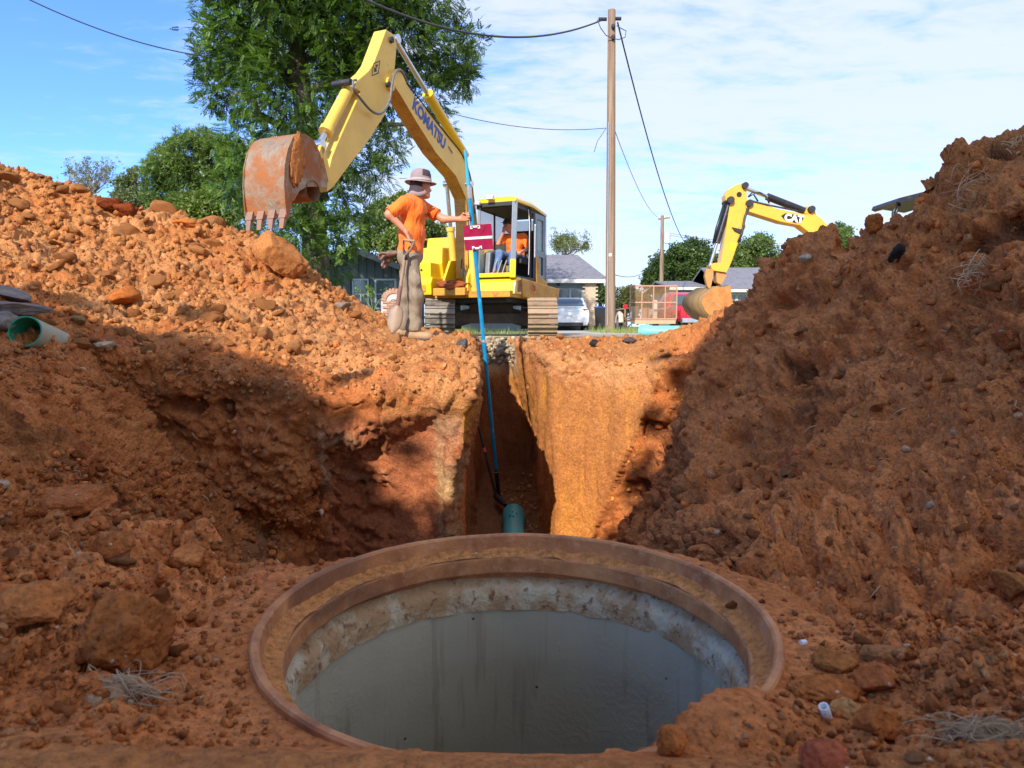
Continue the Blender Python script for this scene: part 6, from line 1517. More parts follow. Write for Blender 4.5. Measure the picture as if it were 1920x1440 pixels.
for s_ in (1, -1):
    xa_ = pkx; xb_ = pkx + s_ * (xe - pkx); m = MB(); m.prism([(xa_, lY - .6, zpk - .08), (xb_, lY - .6, zee - .08), (xb_, lY - .6, zee + .06), (xa_, lY - .6, zpk + .06)], (0, 9.2, 0)); rf_ = m.build('roof', SH_D, lh)
    m = MB(); m.prism([(xa_, lY - .64, zpk - .16), (xb_, lY - .64, zee - .16), (xb_, lY - .64, zee + .04), (xa_, lY - .64, zpk + .04)], (0, .04, 0)); o_ = m.build('barge_board', paint('dark_trim_board', (.16, .17, .18), .6), lh); o_.parent = rf_
wa, wb = W(706, 526, lY), W(741, 577, lY); window(lh, (wa.x + wb.x) / 2, lY - .03, (wa.z + wb.z) / 2, wb.x - wa.x, wa.z - wb.z, WTR, WGL, (1, 2))
wa, wb = W(664, 526, lY), W(690, 577, lY); window(lh, (wa.x + wb.x) / 2, lY - .03, (wa.z + wb.z) / 2, wb.x - wa.x, wa.z - wb.z, WTR, WGL, (2, 2))
# long low house on the right
rY = 46
xa_, xb_ = W(1268, 560, rY).x, W(1364, 560, rY).x
rh, _ = house('house', 'low grey roofed house with open carport behind the trailer and red pickup', xa_, xb_, rY, rY + 8, W(1300, 541, rY - .5).z, W(1300, 530, rY + 4).z, GW, SH_G, TRIMW, over=.6)
for k in range(3): MB().box((xa_ + .6 + k * 1.5, rY - .03, 1.1), (1.2, .04, 1.7)).build('carport_shade_panel', BLKT, rh)  # black panels on the wall stand in for the shaded carport inside
xa2, xb2 = W(1368, 560, rY - 3).x, W(1500, 560, rY - 3).x
rh2, _ = house('house', 'grey roofed house with pale windowed front at the foot of the right spoil bank', xa2, xb2, rY - 3, rY + 6, W(1400, 545, rY - 3.5).z, W(1400, 505, rY + 1.5).z, paint('pale_cream_wall', (.56, .58, .50), .7), SH_G, TRIMW, over=.6)
for x_, w_ in ((1372, 12), (1390, 14), (1409, 10), (1440, 14)):
    wa, wb = W(x_ - w_ / 2, 553, rY - 3), W(x_ + w_ / 2, 585, rY - 3); window(rh2, (wa.x + wb.x) / 2, rY - 3.0, (wa.z + wb.z) / 2, wb.x - wa.x, wa.z - wb.z, TRIMW, WGL, (1, 2))
# =============== poles and wires ===============
t = NT('creosoted_pole_wood'); n1 = t.noise(1, 5, .6, vec=t.map((16, 16, .5))); n2 = t.noise(5, 3)
t.set('Base Color', t.mix(t.ramp(n1, .3, .68), t.mix(t.ramp(n2, .3, .7), (.16, .085, .05), (.20, .12, .075)), (.36, .25, .17))); t.set('Roughness', .9); t.bump(n1, .6, .02); PW_ = t.m
pY = 22.6; pb_ = W(1144, 622, pY); pt_ = W(1147, 19, pY)
pole = thing('utility_pole', (pb_.x, pY, 0), 'tall brown wooden utility pole standing nearest, right of the excavator', 'utility pole')
MB().tube([Vector((pb_.x, pY, -.1)), Vector((pb_.x, pY, 0)).lerp(pt_, .5), pt_], [.17, .145, .12], 16).build('pole', PW_, pole, smooth='auto')
for x_, y_ in ((1130, 36), (1157, 35)):
    c_ = W(x_, y_, pY); MB().cyl(c_ - Vector((.13, 0, 0)), c_ + Vector((.13, 0, 0)), .055, None, 10).build('insulator', DGREY, pole, smooth='auto')
for y_ in (50, 70): c_ = W(1150, y_, pY - .15); MB().ell(c_, (.07, .07, .09), 10, 6).build('insulator', DGREY, pole, smooth='auto')
MB().cyl(W(1141, 230, pY - .15), W(1139, 610, pY - .18), .012, None, 6).build('ground_wire', TAPE, pole)
c_ = W(1144, 478, pY - .16); MB().box(c_, (.09, .02, .09)).build('tag', WHT, pole)
p2Y = 50; q_b, q_t = W(1240, 560, p2Y), W(1242, 404, p2Y)
pole2 = thing('utility_pole', (q_b.x, p2Y, 0), 'smaller distant utility pole carrying a grey transformer', 'utility pole')
MB().tube([(q_b.x, p2Y, -.1), q_t], [.17, .12], 12).build('pole', PW_, pole2, smooth='auto')
c_ = W(1251, 446, p2Y - .3); MB().cyl(c_ - Vector((0, 0, .38)), c_ + Vector((0, 0, .38)), .22, None, 16).build('transformer', paint('pale_grey_tank', (.62, .64, .64), .4), pole2, smooth='auto')
MB().bar(W(1234, 411, p2Y), W(1256, 408, p2Y), .1, .1).build('crossarm', PW_, pole2)
for x_ in (1236, 1246, 1253): MB().cyl(W(x_, 410, p2Y), W(x_, 404, p2Y), .05, .03, 8).build('insulator', WHT, pole2)
WIREM = paint('weathered_cable', (.05, .05, .055), .6)
def wire(label, a, b, sag, r, mid_=None):
    P3 = [a.lerp(b, i / 24) - Vector((0, 0, sag * 4 * (i / 24) * (1 - i / 24))) for i in range(25)]
    o_ = MB().tube(P3, r, 6).build('overhead_wire', WIREM, None, loc=a, smooth=True); tag(o_, label, 'wire')
wire('thick twisted cable running from the tree top to the near pole head', W(640, -22, 15.5), W(1128, 38, pY), .75, .028)
wire('thin wire from the tree to the middle of the near pole', W(820, 205, 20.5), W(1137, 240, pY), .25, .010)
wire('thick cable sloping from the near pole head down behind the trees on the right', W(1158, 42, pY), W(1284, 455, 52), .9, .026)
wire('thin wire sloping from the near pole middle to the distant pole head', W(1151, 240, pY), W(1236, 408, p2Y), .6, .012)
wire('slack low wire hanging between the near pole and the distant pole', W(1152, 515, pY), W(1238, 468, p2Y), .7, .012)
wire('single wire crossing the blue sky at upper left into the big tree', W(40, -8, 17), W(420, 110, 19.5), .25, .015)
for i, y_ in enumerate((430, 434)): wire(['upper','lower'][i] + ' of two thin wires running right from the distant pole', W(1246, y_ + 5, p2Y), W(1500, y_ + 25, 50), .3, .012)
P3 = [W(x, y, pY - .2) for x, y in ((1120, 37), (1126, 52), (1136, 66), (1148, 72), (1160, 74), (1172, 70), (1174, 58), (1166, 54), (1156, 48))]
tag(MB().tube(P3, .014, 6).build('jumper_wire', WIREM, None, loc=P3[0], smooth=True), 'looped jumper cable round the near pole just under its top', 'wire')
P3 = [W(x, y, pY - .2) for x, y in ((1137, 240), (1130, 250), (1120, 265), (1114, 285))]
tag(MB().tube(P3, .010, 6).build('loose_wire', WIREM, None, loc=P3[0], smooth=True), 'loose wire end dangling left of the near pole', 'wire')
# =============== foliage ===============
t = NT('leaves'); a_ = t.attr('leafc')
t.set('Base Color', a_); t.set('Roughness', .42); t.b.inputs['Specular IOR Level'].default_value = .5
tr_ = t.n.new('ShaderNodeBsdfTranslucent'); t.l.new(t.mix(1, a_, (1.5, 1.7, .6), 'MULTIPLY'), tr_.inputs[0])
mx_ = t.n.new('ShaderNodeMixShader'); mx_.inputs[0].default_value = .3; t.l.new(t.b.outputs[0], mx_.inputs[1]); t.l.new(tr_.outputs[0], mx_.inputs[2]); t.l.new(mx_.outputs[0], t.out.inputs[0])
LEAF = t.m
t = NT('bark'); n1 = t.noise(1, 5, .65, vec=t.map((9, 9, 2.2))); n2 = t.noise(2, 3)
t.set('Base Color', t.mix(t.ramp(n1, .35, .65), (.10, .075, .055), (.30, .25, .20))); t.set('Roughness', .95); t.bump(n1, .9, .05); BARK = t.m
def spray_template(kind, s):
    """a twig's leaves: list of quads (4,3)"""
    q = []
    if kind == 'pinnate':
        for i in range(5):
            y = .10 + i * .17
            for sg in (-1, 1):
                c = np.array((0, y, -.10 * y)); d = np.array((sg * .78, .55, -.12)); d /= np.linalg.norm(d); L = .42 - .03 * i; w_ = .085
                n_ = np.array((-.55 * sg, .7, .1)) * w_
                q.append([c, c + d * L * .45 + n_, c + d * L, c + d * L * .45 - n_])
        c = np.array((0, .9, -.15)); q.append([c, c + (.08, .18, -.02), c + (0, .42, -.1), c + (-.08, .18, -.02)])
    elif kind == 'broad':
        rg_ = np.random.default_rng(4)
        for i in range(8):
            c = rg_.normal(size=3) * .28; d = rg_.normal(size=3); d[2] -= .2; d /= np.linalg.norm(d); n_ = np.cross(d, rg_.normal(size=3)); n_ /= np.linalg.norm(n_)
            q.append([c, c + d * .22 + n_ * .13, c + d * .46, c + d * .22 - n_ * .13])
    else:   # needle tufts
        rg_ = np.random.default_rng(5)
        for i in range(12):
            d = rg_.normal(size=3); d[2] += .6; d /= np.linalg.norm(d); n_ = np.cross(d, rg_.normal(size=3)); n_ /= np.linalg.norm(n_)
            q.append([np.zeros(3), d * .3 + n_ * .045, d * .62, d * .3 - n_ * .045])
    return np.array(q, np.float32) * s
def foliage(name, blobs, n, kind, s, cols, parent, seed, shell=.55, droop=.5, thin=-.28, reject=None):
    rg_ = np.random.default_rng(seed); T = spray_template(kind, s); k = len(T)
    vol = np.array([b[1][0] * b[1][1] * b[1][2] for b in blobs]) ** .70; pr = vol / vol.sum(); ib = rg_.choice(len(blobs), n, p=pr)
    C = np.array([b[0] for b in blobs])[ib]; RR = np.array([b[1] for b in blobs])[ib]
    d = rg_.normal(size=(n, 3)); d /= np.linalg.norm(d, axis=1)[:, None]; r = shell + (1 - shell) * rg_.random(n) ** .6; r *= 1 + .16 * rg_.normal(size=n) * (rg_.random(n) < .25)
    Pn = C + d * RR * r[:, None]
    # ragged outline: push and thin by noise
    nz = fbm(Pn.astype(np.float32), .9 / max(.5, RR.mean() * .5), 3, .6, seed); Pn += d * (nz[:, None] * RR * .32)
    keep = fbm(Pn.astype(np.float32), 1.1 / max(.5, RR.mean() * .5), 2, .5, seed + 40) > thin
    if reject is not None: keep &= ~reject(Pn)
    Pn, d = Pn[keep], d[keep]; n = len(Pn)
    f = d + rg_.normal(size=(n, 3)) * .55; f[:, 2] -= droop; f /= np.linalg.norm(f, axis=1)[:, None]
    up = rg_.normal(size=(n, 3)) * .35 + np.array((0, 0, 1)); x_ = np.cross(f, up); x_ /= np.linalg.norm(x_, axis=1)[:, None]; z_ = np.cross(x_, f)
    sc = rg_.uniform(.7, 1.25, n)
    Mx_ = np.stack([x_, f, z_], 1) * sc[:, None, None]       # rows are the axes
    Vv = np.einsum('qvi,nij->nqvj', T, Mx_) + Pn[:, None, None, :]
    Vv = Vv.reshape(-1, 3); Ff = np.arange(len(Vv), dtype=np.int32).reshape(-1, 4)
    off = np.array(parent.location)
    m_ = mesh_np(name, Vv - off, Ff); cols = np.array(cols); tone = fbm(Pn.astype(np.float32), 1.2, 3, .6, seed + 80)
    kk = np.clip(.5 + .9 * tone + .25 * rg_.normal(size=n), 0, 1)
    cc = cols[0] * (1 - kk[:, None]) + cols[1] * kk[:, None]; cc = np.repeat(cc, k, 0) * rg_.uniform(.75, 1.25, (n * k, 1))
    ca = np.ones((n * k, 4, 4), np.float32); ca[:, :, :3] = cc[:, None, :]
    a = m_.color_attributes.new('leafc', 'FLOAT_COLOR', 'POINT'); a.data.foreach_set('color', ca.ravel())
    return link(name, m_, LEAF, parent)
def trunk(par, pts, rs, limbs=(), name='trunk'):
    o_ = MB().tube(pts, rs, 12).build(name, BARK, par, smooth=True)
    for L_, lr in limbs: MB().tube(L_, lr, 8).build('limb', BARK, par, smooth=True)
def pb3(px, py, Y, r, ry=None, rz=None):
    c = W(px, py, Y); s = Y / FPX; return ((c.x, c.y, c.z), (r * s, (ry or r) * s, (rz or r) * s))
def curve_limb(a, b, n=6, wob=.3, seed=0):
    rg_ = random.Random(seed); a, b = Vector(a), Vector(b); out = []
    for i in range(n + 1):
        f = i / n; p = a.lerp(b, f) + Vector((rg_.uniform(-1, 1), rg_.uniform(-1, 1), rg_.uniform(-.5, .5) + .8 * math.sin(math.pi * f))) * wob * math.sin(math.pi * f); out.append(p)
    return out
# the big dark pinnate-leaved tree behind the boom
tY = 21.0
bl = [(500, 50, 105), (610, 10, 130), (740, 60, 105), (840, 95, 62), (885, 75, 34), (432, 80, 58), (400, 118, 42), (385, 100, 26), (410, 172, 40), (395, 190, 24), (560, 170, 110), (700, 170, 95), (800, 170, 55), (870, 150, 30), (805, 238, 34), (835, 245, 22), (640, 280, 85), (720, 275, 42), (710, 330, 34),
      (500, 290, 75), (460, 250, 45), (440, 345, 48), (540, 370, 60), (620, 380, 70), (560, 440, 55), (650, 440, 50), (625, 490, 38), (520, 420, 40), (690, 400, 28), (600, -130, 210), (450, -60, 100), (760, -60, 110), (480, 130, 70), (640, 90, 90), (420, 40, 40), (860, 120, 40)]
rg0 = random.Random(9)
blobs = [pb3(x, y, tY + rg0.uniform(-1.6, .6), r, r * 1.25) for x, y, r in bl]
tb = W(590, 500, tY); big_t = thing('pecan_tree', (tb.x, tY, 0), 'very large dark green tree rising behind the raised bucket and boom', 'tree')
_g0 = W(556, 122, tY - 2)
_gap = lambda Q_: (((Q_[:, 0] - _g0.x) / .42) ** 2 + ((Q_[:, 2] - _g0.z) / .75) ** 2 < 1) & (Q_[:, 1] < tY - .2)
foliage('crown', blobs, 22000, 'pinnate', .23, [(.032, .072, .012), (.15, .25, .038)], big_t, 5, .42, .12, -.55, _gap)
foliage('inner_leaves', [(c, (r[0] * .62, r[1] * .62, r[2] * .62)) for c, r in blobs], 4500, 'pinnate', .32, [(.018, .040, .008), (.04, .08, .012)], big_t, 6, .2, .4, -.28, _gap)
tp = [Vector((tb.x, tY, -.2)), W(592, 470, tY), W(585, 380, tY), W(580, 280, tY), W(566, 170, tY - .3), W(556, 90, tY - .3), W(545, 0, tY), W(560, -150, tY)]
lim = []
for i, (x, y) in enumerate(((440, 80), (420, 170), (700, 60), (820, 110), (800, 230), (480, 300), (690, 320), (650, 0), (620, 400), (760, 170))):
    a0 = [tp[4], tp[3], tp[5], tp[4], tp[3], tp[2], tp[2], tp[6], tp[2], tp[4]][i]; b0 = W(x, y, tY + rg0.uniform(-1, 1)); lim.append((curve_limb(a0, b0, 6, .35, i), [.16, .14, .12, .10, .075, .05, .025]))
trunk(big_t, tp, [.45, .40, .36, .33, .30, .24, .2, .08], lim)
def simple_tree(name, label, px, Y, bl, n, kind, s, cols, seed, shell=.45, tr_=.16, group=None, droop=.2):
    rg_ = random.Random(seed); b0 = W(px, 620, Y); o = thing(name, (b0.x, Y, 0), label, 'tree', group)
    bb = [pb3(x, y, Y + rg_.uniform(-.6, .6) * Y / 30, r) for x, y, r in bl]
    foliage('crown', bb, n, kind, s, cols, o, seed, shell, droop)
    top = max(bb, key=lambda b: b[0][2])[0]
    trunk(o, [Vector((b0.x, Y, -.2)), Vector((b0.x, Y, top[2] * .5)), Vector(top)], [tr_ * 1.3, tr_, tr_ * .3], [(curve_limb((b0.x, Y, top[2] * .4), b[0], 5, .3, i), [tr_ * .5, tr_ * .4, tr_ * .3, tr_ * .22, tr_ * .15, .02]) for i, b in enumerate(bb[:7])])
    return o
simple_tree('pine_tree', 'rounded bright green tree left of the raised bucket', 370, 36, [(350, 290, 42), (385, 275, 34), (320, 305, 36), (410, 300, 40), (295, 325, 30), (350, 345, 48), (420, 350, 45), (300, 365, 32), (390, 395, 40), (450, 420, 40), (340, 400, 34), (440, 300, 34)], 7200, 'needle', .40, [(.06, .11, .02), (.18, .25, .045)], 21, .5)
simple_tree('leafy_tree', 'yellowish green low tree in front of the rounded tree above the heap crest', 365, 31, [(365, 385, 26), (395, 375, 22), (335, 398, 22), (310, 405, 18), (415, 395, 22), (365, 410, 30)], 2200, 'broad', .42, [(.10, .15, .025), (.20, .24, .045)], 22, .4)
simple_tree('leafy_tree', 'dusty green thin tree at the left end of the tree line', 245, 40, [(235, 345, 20), (255, 330, 18), (262, 365, 24), (235, 380, 22), (280, 385, 25), (222, 365, 12)], 900, 'broad', .40, [(.10, .13, .05), (.17, .19, .08)], 23, .3)
# nearly bare tree: fine twigs with a few leaves
def bare_tree(label, px, Y, box, seed, n1=26, leaves=350, col=((.12, .14, .07), (.20, .20, .10))):
    rg_ = random.Random(seed); b0 = W(px, 620, Y); o = thing('bare_tree', (b0.x, Y, 0), label, 'tree'); x0, y0, x1, y1 = box
    hub = W(px, y1 + 12, Y); m = MB(); tips = []
    trunk(o, [Vector((b0.x, Y, -.2)), hub], [.13, .09])
    for i in range(n1):
        e = W(rg_.uniform(x0, x1), rg_.uniform(y0, y1), Y + rg_.uniform(-1, 1)); L = curve_limb(hub, e, 5, .25, seed * 50 + i); m.tube(L, [.045, .035, .026, .018, .012, .006], 5); tips.append(e)
        for k in range(3):
            a_ = L[rg_.choice((2, 3, 4))]; e2 = a_ + Vector((rg_.uniform(-1, 1), rg_.uniform(-.5, .5), rg_.uniform(.2, 1.2))) * Y * .014; m.tube([a_, a_.lerp(e2, .5) + Vector((.05, 0, .05)), e2], [.014, .010, .005], 4); tips.append(e2)
    o_ = m.build('twigs', paint('pale_twig_bark', (.30, .26, .22), .9), o, fix=False); o_['kind'] = 'stuff'
    foliage('leaves', [((t_.x, t_.y, t_.z), (.3, .3, .3)) for t_ in tips], leaves, 'broad', .22, col, o, seed, .2, .1)
bare_tree('nearly bare grey twiggy tree beyond the left heap crest', 172, 42, (112, 305, 222, 352), 3, 40, 380)
bare_tree('small tree with dead pale branches beside the excavator cab', 1062, 40, (1035, 445, 1095, 478), 7, 16, 620, ((.09, .12, .03), (.20, .23, .08)))
simple_tree('leafy_tree', 'light green airy tree between the big tree and the worker', 745, 32, [(720, 390, 26), (755, 380, 22), (700, 415, 26), (745, 420, 30), (790, 420, 26), (690, 450, 26), (775, 450, 30), (820, 440, 22), (740, 460, 34), (810, 465, 20)], 3000, 'broad', .34, [(.10, .16, .03), (.24, .28, .07)], 24, .25)
simple_tree('leafy_tree', 'rounded dark green tree with a domed crown behind the distant pole', 1275, 56, [(1275, 490, 34), (1300, 478, 30), (1245, 505, 30), (1320, 500, 32), (1225, 515, 20), (1270, 520, 36), (1345, 515, 26), (1215, 528, 12)], 5200, 'broad', .50, [(.035, .065, .012), (.09, .14, .025)], 25, .5)
simple_tree('leafy_tree', 'lighter green tree behind the second excavator\'s arm', 1405, 60, [(1405, 470, 28), (1380, 485, 22), (1430, 460, 22), (1415, 500, 34), (1385, 510, 24), (1445, 490, 26), (1425, 450, 14)], 3600, 'broad', .46, [(.06, .10, .02), (.15, .21, .04)], 26, .35)
simple_tree('leafy_tree', 'small green crown peeping over the saddle of the right bank', 1573, 60, [(1570, 432, 14), (1588, 436, 12), (1555, 438, 12), (1575, 450, 20)], 1100, 'broad', .42, [(.08, .13, .03), (.16, .23, .05)], 27, .4)
simple_tree('leafy_tree', 'low green trees between the garage and the near pole', 1128, 58, [(1120, 545, 18), (1135, 550, 16), (1110, 555, 16)], 900, 'broad', .45, [(.05, .08, .02), (.12, .16, .04)], 28, .3)
simple_tree('leafy_tree', 'low olive green scrub trees left of the trailer behind the pole', 1172, 60, [(1160, 555, 16), (1180, 550, 16), (1195, 560, 18), (1170, 570, 18), (1215, 565, 16)], 1300, 'broad', .42, [(.08, .10, .03), (.20, .20, .06)], 29, .3)
# hedge-line far along the horizon
rg_ = random.Random(4)
bb = [((x_ + rg_.uniform(-2, 2), 120 + rg_.uniform(-8, 8), 2.2), (4.5, 3, rg_.uniform(2.6, 4.6))) for x_ in range(-150, 151, 6)]
far = foliage('far_trees', bb, 5000, 'broad', 1.2, [(.05, .08, .02), (.11, .14, .04)], exc if False else thing('tree_line', (0, 120, 0)), 77, .4, .1); 
tl_o = far.parent; far.parent = None; far.location = (0, 120, 0); bpy.data.objects.remove(tl_o); far['kind'] = 'stuff'; far.name = 'far_tree_line'
# weeds: green sprig in front of the dark house, tufts by the pole
def sprig(label, px, py, Y, h, n, s, seed, col=((.12, .20, .03), (.25, .36, .06))):
    b = W(px, py, Y); o = thing('weed', b, label, 'plant'); rg_ = random.Random(seed); tips = []
    for i in range(4):
        e = b + Vector((rg_.uniform(-.5, .9) * h, rg_.uniform(-.2, .2), h * rg_.uniform(.5, 1))); tips.append(e); MB().tube([b, b.lerp(e, .5) + Vector((0, 0, .1 * h)), e], [.012, .008, .004], 5).build('stem', paint('green_stem', (.12, .18, .04), .7), o)
    foliage('leaves', [((t_.x, t_.y, t_.z), (.16 * h, .16 * h, .22 * h)) for t_ in tips] , n, 'broad', s, col, o, seed, .2, .2)
sprig('leafy green sprig growing in front of the dark house', 700, 585, 14.5, .65, 46, .13, 3)
m = MB(); rg_ = random.Random(8)
for i in range(2600):
    x_ = rg_.choice((rg_.gauss(W(1150, 620, 22).x, .7), rg_.uniform(-3.2, 9), rg_.gauss(W(800, 620, 16).x, .3))); y_ = rg_.uniform(17.2, 24.5)
    h_ = rg_.uniform(.05, .22) * (1.6 if rg_.random() < .1 else 1); a_ = rg_.uniform(0, 6.28); dx, dy = math.cos(a_) * .012, math.sin(a_) * .012; lx, ly = rg_.gauss(0, .06), rg_.gauss(0, .06)
    if 1.2 < x_ < 4.7 and y_ > 16.5 and abs(x_ - W(1150, 620, 22).x) > .8: continue
    m.add([(x_ - dx, y_ - dy, -.02), (x_ + dx, y_ + dy, -.02), (x_ + lx, y_ + ly, h_)], [(0, 1, 2)])
t = NT('grass_blades'); t.set('Base Color', t.mix(t.ramp(t.noise(1.2, 3), .35, .65), (.10, .20, .02), (.30, .30, .08))); t.set('Roughness', .7); GRS = t.m
o_ = m.build('grass', GRS, None, fix=False); o_['kind'] = 'stuff'
# =============== trees behind the camera: they shade the pit, as the photograph's shadows show ===============
def shade_tree(label, x, y, blobs, n, seed):
    o = thing('shade_tree', (x, y, 0), label, 'tree'); foliage('crown', blobs, n, 'broad', .95, [(.035, .065, .012), (.09, .14, .025)], o, seed, .0, .1, reject=_lit)
    zt = max(b[0][2] for b in blobs); trunk(o, [Vector((x, y, -.2)), Vector((x + .1, y, zt * .45)), Vector((x, y, zt))], [.34, .27, .08], [(curve_limb((x, y, zt * .4), b[0], 5, .3, i), [.14, .11, .09, .07, .04, .02]) for i, b in enumerate(blobs)])
def _lit(Q_):
    X_ = Q_[:, 0] - .404 * (Q_[:, 1] + 7); Z_ = Q_[:, 2] + .70 * (Q_[:, 1] + 7); return (X_ > -6.0) & (X_ < -3.4) & (Z_ > 7.15 + np.maximum(0, X_ + 4.35) * 2.1)
def sb(x, z, r, y=-7.0): return ((x, y, z), (r, 1.2, r))
shade_tree('leafy tree behind the photographer, further left', -8.2, -7.0, [sb(-7.2, 7.2, 1.0), sb(-8.4, 7.3, 1.0), sb(-9.7, 7.0, 1.0), sb(-6.75, 6.9, .85), sb(-5.9, 5.7, 1.0), sb(-6.8, 5.5, 1.2), sb(-8.3, 5.6, 1.2), sb(-9.8, 5.4, 1.2), sb(-4.8, 5.7, .95), sb(-5.2, 4.7, 1.0), sb(-11, 6.2, 1.1)], 4200, 91)
shade_tree('leafy tree behind the photographer, nearer the middle', -1.6, -7.0, [sb(-2.5, 8.0, .95), sb(-1.3, 8.1, .95), sb(-.1, 8.2, 1.0), sb(-3.1, 6.7, 1.05), sb(-1.8, 6.7, 1.2), sb(-.3, 6.8, 1.3), sb(-3.9, 5.5, 1.1), sb(-2.5, 5.2, 1.2), sb(-1.0, 5.2, 1.2), sb(.6, 5.6, 1.2), sb(.9, 7.6, 1.1), sb(-3.7, 4.4, 1.0), sb(-1.8, 4.2, 1.0)], 4600, 92)
# =============== clods, stones, roots lying on the earth ===============
CAMV = Vector((0, 0, CAMZ))
def hit(px, py):
    d = ray(px, py).normalized(); h = TERR.ray_cast(CAMV + d * .3, d, 30)
    return (h[0], h[1], (h[0] - CAMV).length) if h[0] is not None else None
PALB = np.array((.50, .22, .085)); DK = np.array((.18, .07, .035))
def one(name, label, cat, px, py, wpx, hpx, seed, col=ORG, sub=4, amp=.35, sc=1.2, hard=True, sink=.30, rot=0., mat=None, group=None, depth=None):
    h = hit(px, py + hpx * .45)
    if h is None: return None
    if name == 'clay_clod': col = np.array(col) * (1.10, .86, .60)
    p, n, d = h; rx = wpx * d / FPX / 2; rz_ = hpx * d / FPX / 2
    m_ = lump_mesh(name, None, (rx, depth or (rx + rz_) * .5, rz_), seed, sub, amp, sc, rot=Euler((0, rot, 0)).to_matrix(), col=col, hard=hard, mat=mat, smooth=False)
    o = link(name, m_, None, None, p + Vector((0, 0, rz_ * (1 - sink * 2) )) ); return tag(o, label, cat, group)
one('clay_boulder', 'large rounded orange clay boulder resting on the heap crest under the bucket teeth', 'boulder', 522, 470, 92, 84, 3, ORG * .95, 5, .28, 1.1, sink=.22, rot=R(25))
one('clay_clod', 'dark broken slab of clay jutting from the left heap crest', 'clod', 200, 378, 50, 26, 4, RED * .5, 4, .35, 1.3, sink=.15, rot=R(14))
one('clay_clod', 'dark cracked lump just right of the dark slab on the left heap crest', 'clod', 236, 391, 38, 26, 6, RED * .55, 4, .35, 1.3, sink=.2, rot=R(20))
one('clay_clod', 'wide orange clod on the skyline of the heap between the cracked lump and the boulder', 'clod', 350, 418, 52, 18, 8, ORG, 4, .3, 1.3, sink=.30)
one('clay_clod', 'smooth faced orange block half buried in the middle of the left heap', 'clod', 232, 548, 54, 42, 9, ORG * .85, 4, .25, 1, sink=.36, rot=R(-25))
one('clay_clod', 'grey brown clod beside the beige pipe end', 'stone', 146, 597, 24, 16, 10, (.30, .24, .15), 3, .2, 1, sink=.30)
one('stone', 'pale flat stone right of the beige pipe end at the foot of the heap', 'stone', 196, 645, 40, 14, 11, (.55, .42, .27), 3, .2, 1, sink=.15)
one('stone', 'grey angular rock near the lower right foot of the left heap', 'stone', 645, 570, 34, 18, 12, (.28, .22, .17), 3, .35, 1.2, sink=.30)
one('clay_clod', 'rounded clod at the far edge of the ledge left of the manhole ring', 'clod', 357, 1040, 64, 42, 14, PALB, 4, .18, 1, sink=.22)
one('clay_clod', 'smaller rounded clod just below and left of the rounded one', 'clod', 306, 1068, 42, 36, 15, PALB * 1.1, 4, .18, 1, sink=.22)
one('clay_clod', 'long flat reddish slab at the left above the rubble', 'clod', 130, 930, 140, 54, 16, (.42, .17, .07), 5, .2, .9, sink=.2, rot=R(3), depth=.10)
one('clay_clod', 'broad pale lump of clay at the far left of the ledge', 'clod', 75, 1118, 128, 62, 17, PALB, 5, .25, 1.1, sink=.34)
one('clay_clod', 'big crumbly brown mound beside the grey root clump', 'clod', 235, 1165, 118, 120, 18, (.38, .16, .06), 5, .38, 1.6, hard=False, sink=.32)
one('clay_clod', 'brown lump directly left of the rounded clods', 'clod', 215, 1010, 60, 46, 19, (.40, .17, .07), 4, .3, 1.2, sink=.32)
one('clay_clod', 'flat overhanging clod at the right edge of the ring spill', 'clod', 1545, 1285, 110, 34, 20, (.46, .18, .06), 5, .3, 1.2, hard=False, sink=.30)
one('clay_clod', 'pinkish cracked clod right of the manhole', 'clod', 1640, 1265, 62, 54, 21, (.50, .19, .08), 4, .25, 1.1, sink=.30)
one('clay_clod', 'pale cream clod right of the manhole', 'clod', 1590, 1325, 52, 34, 22, (.56, .33, .15), 4, .2, 1, sink=.30)
one('clay_clod', 'brown clod at the right of the white fragment', 'clod', 1650, 1350, 70, 58, 23, (.46, .18, .06), 4, .3, 1.2, sink=.30)
one('clay_clod', 'orange clod above the pinkish cracked one', 'clod', 1560, 1232, 76, 36, 24, (.38, .17, .06), 4, .3, 1.2, sink=.30)
one('clay_clod', 'knobbly clod with pale crust beyond the ring\'s right side', 'clod', 1655, 1222, 62, 30, 25, (.44, .23, .11), 4, .35, 1.4, sink=.30)
one('clay_clod', 'dark maroon rock at the bottom edge right of centre', 'stone', 1555, 1415, 90, 60, 26, (.42, .13, .075), 4, .3, 1.1, sink=.30)
one('clay_clod', 'small pointed clod standing on the near right rim of the manhole', 'clod', 1258, 1388, 46, 50, 27, (.46, .18, .06), 4, .35, 1.2, hard=False, sink=.15)
one('clay_clod', 'protruding clod at the right picture edge below the roots', 'clod', 1895, 622, 70, 40, 28, (.34, .14, .06), 4, .35, 1.3, sink=.34)
one('clay_clod', 'pale clod at the right picture edge lower down', 'clod', 1898, 1085, 56, 50, 29, (.40, .20, .08), 4, .3, 1.2, sink=.30)
one('clay_clod', 'upright clod on the skyline in the saddle of the right bank', 'clod', 1637, 420, 28, 32, 30, ORG * .8, 4, .3, 1.2, sink=.1, rot=R(10))
one('asphalt_lump', 'black lump of old asphalt set in the right bank below the cliff', 'asphalt lump', 1682, 468, 30, 34, 31, (.03, .028, .028), 3, .3, 1.3, sink=.30)
one('asphalt_lump', 'dark grey asphalt slab on the far left lip of the trench', 'asphalt lump', 868, 640, 26, 24, 32, (.10, .09, .085), 3, .3, 1.2, sink=.30)
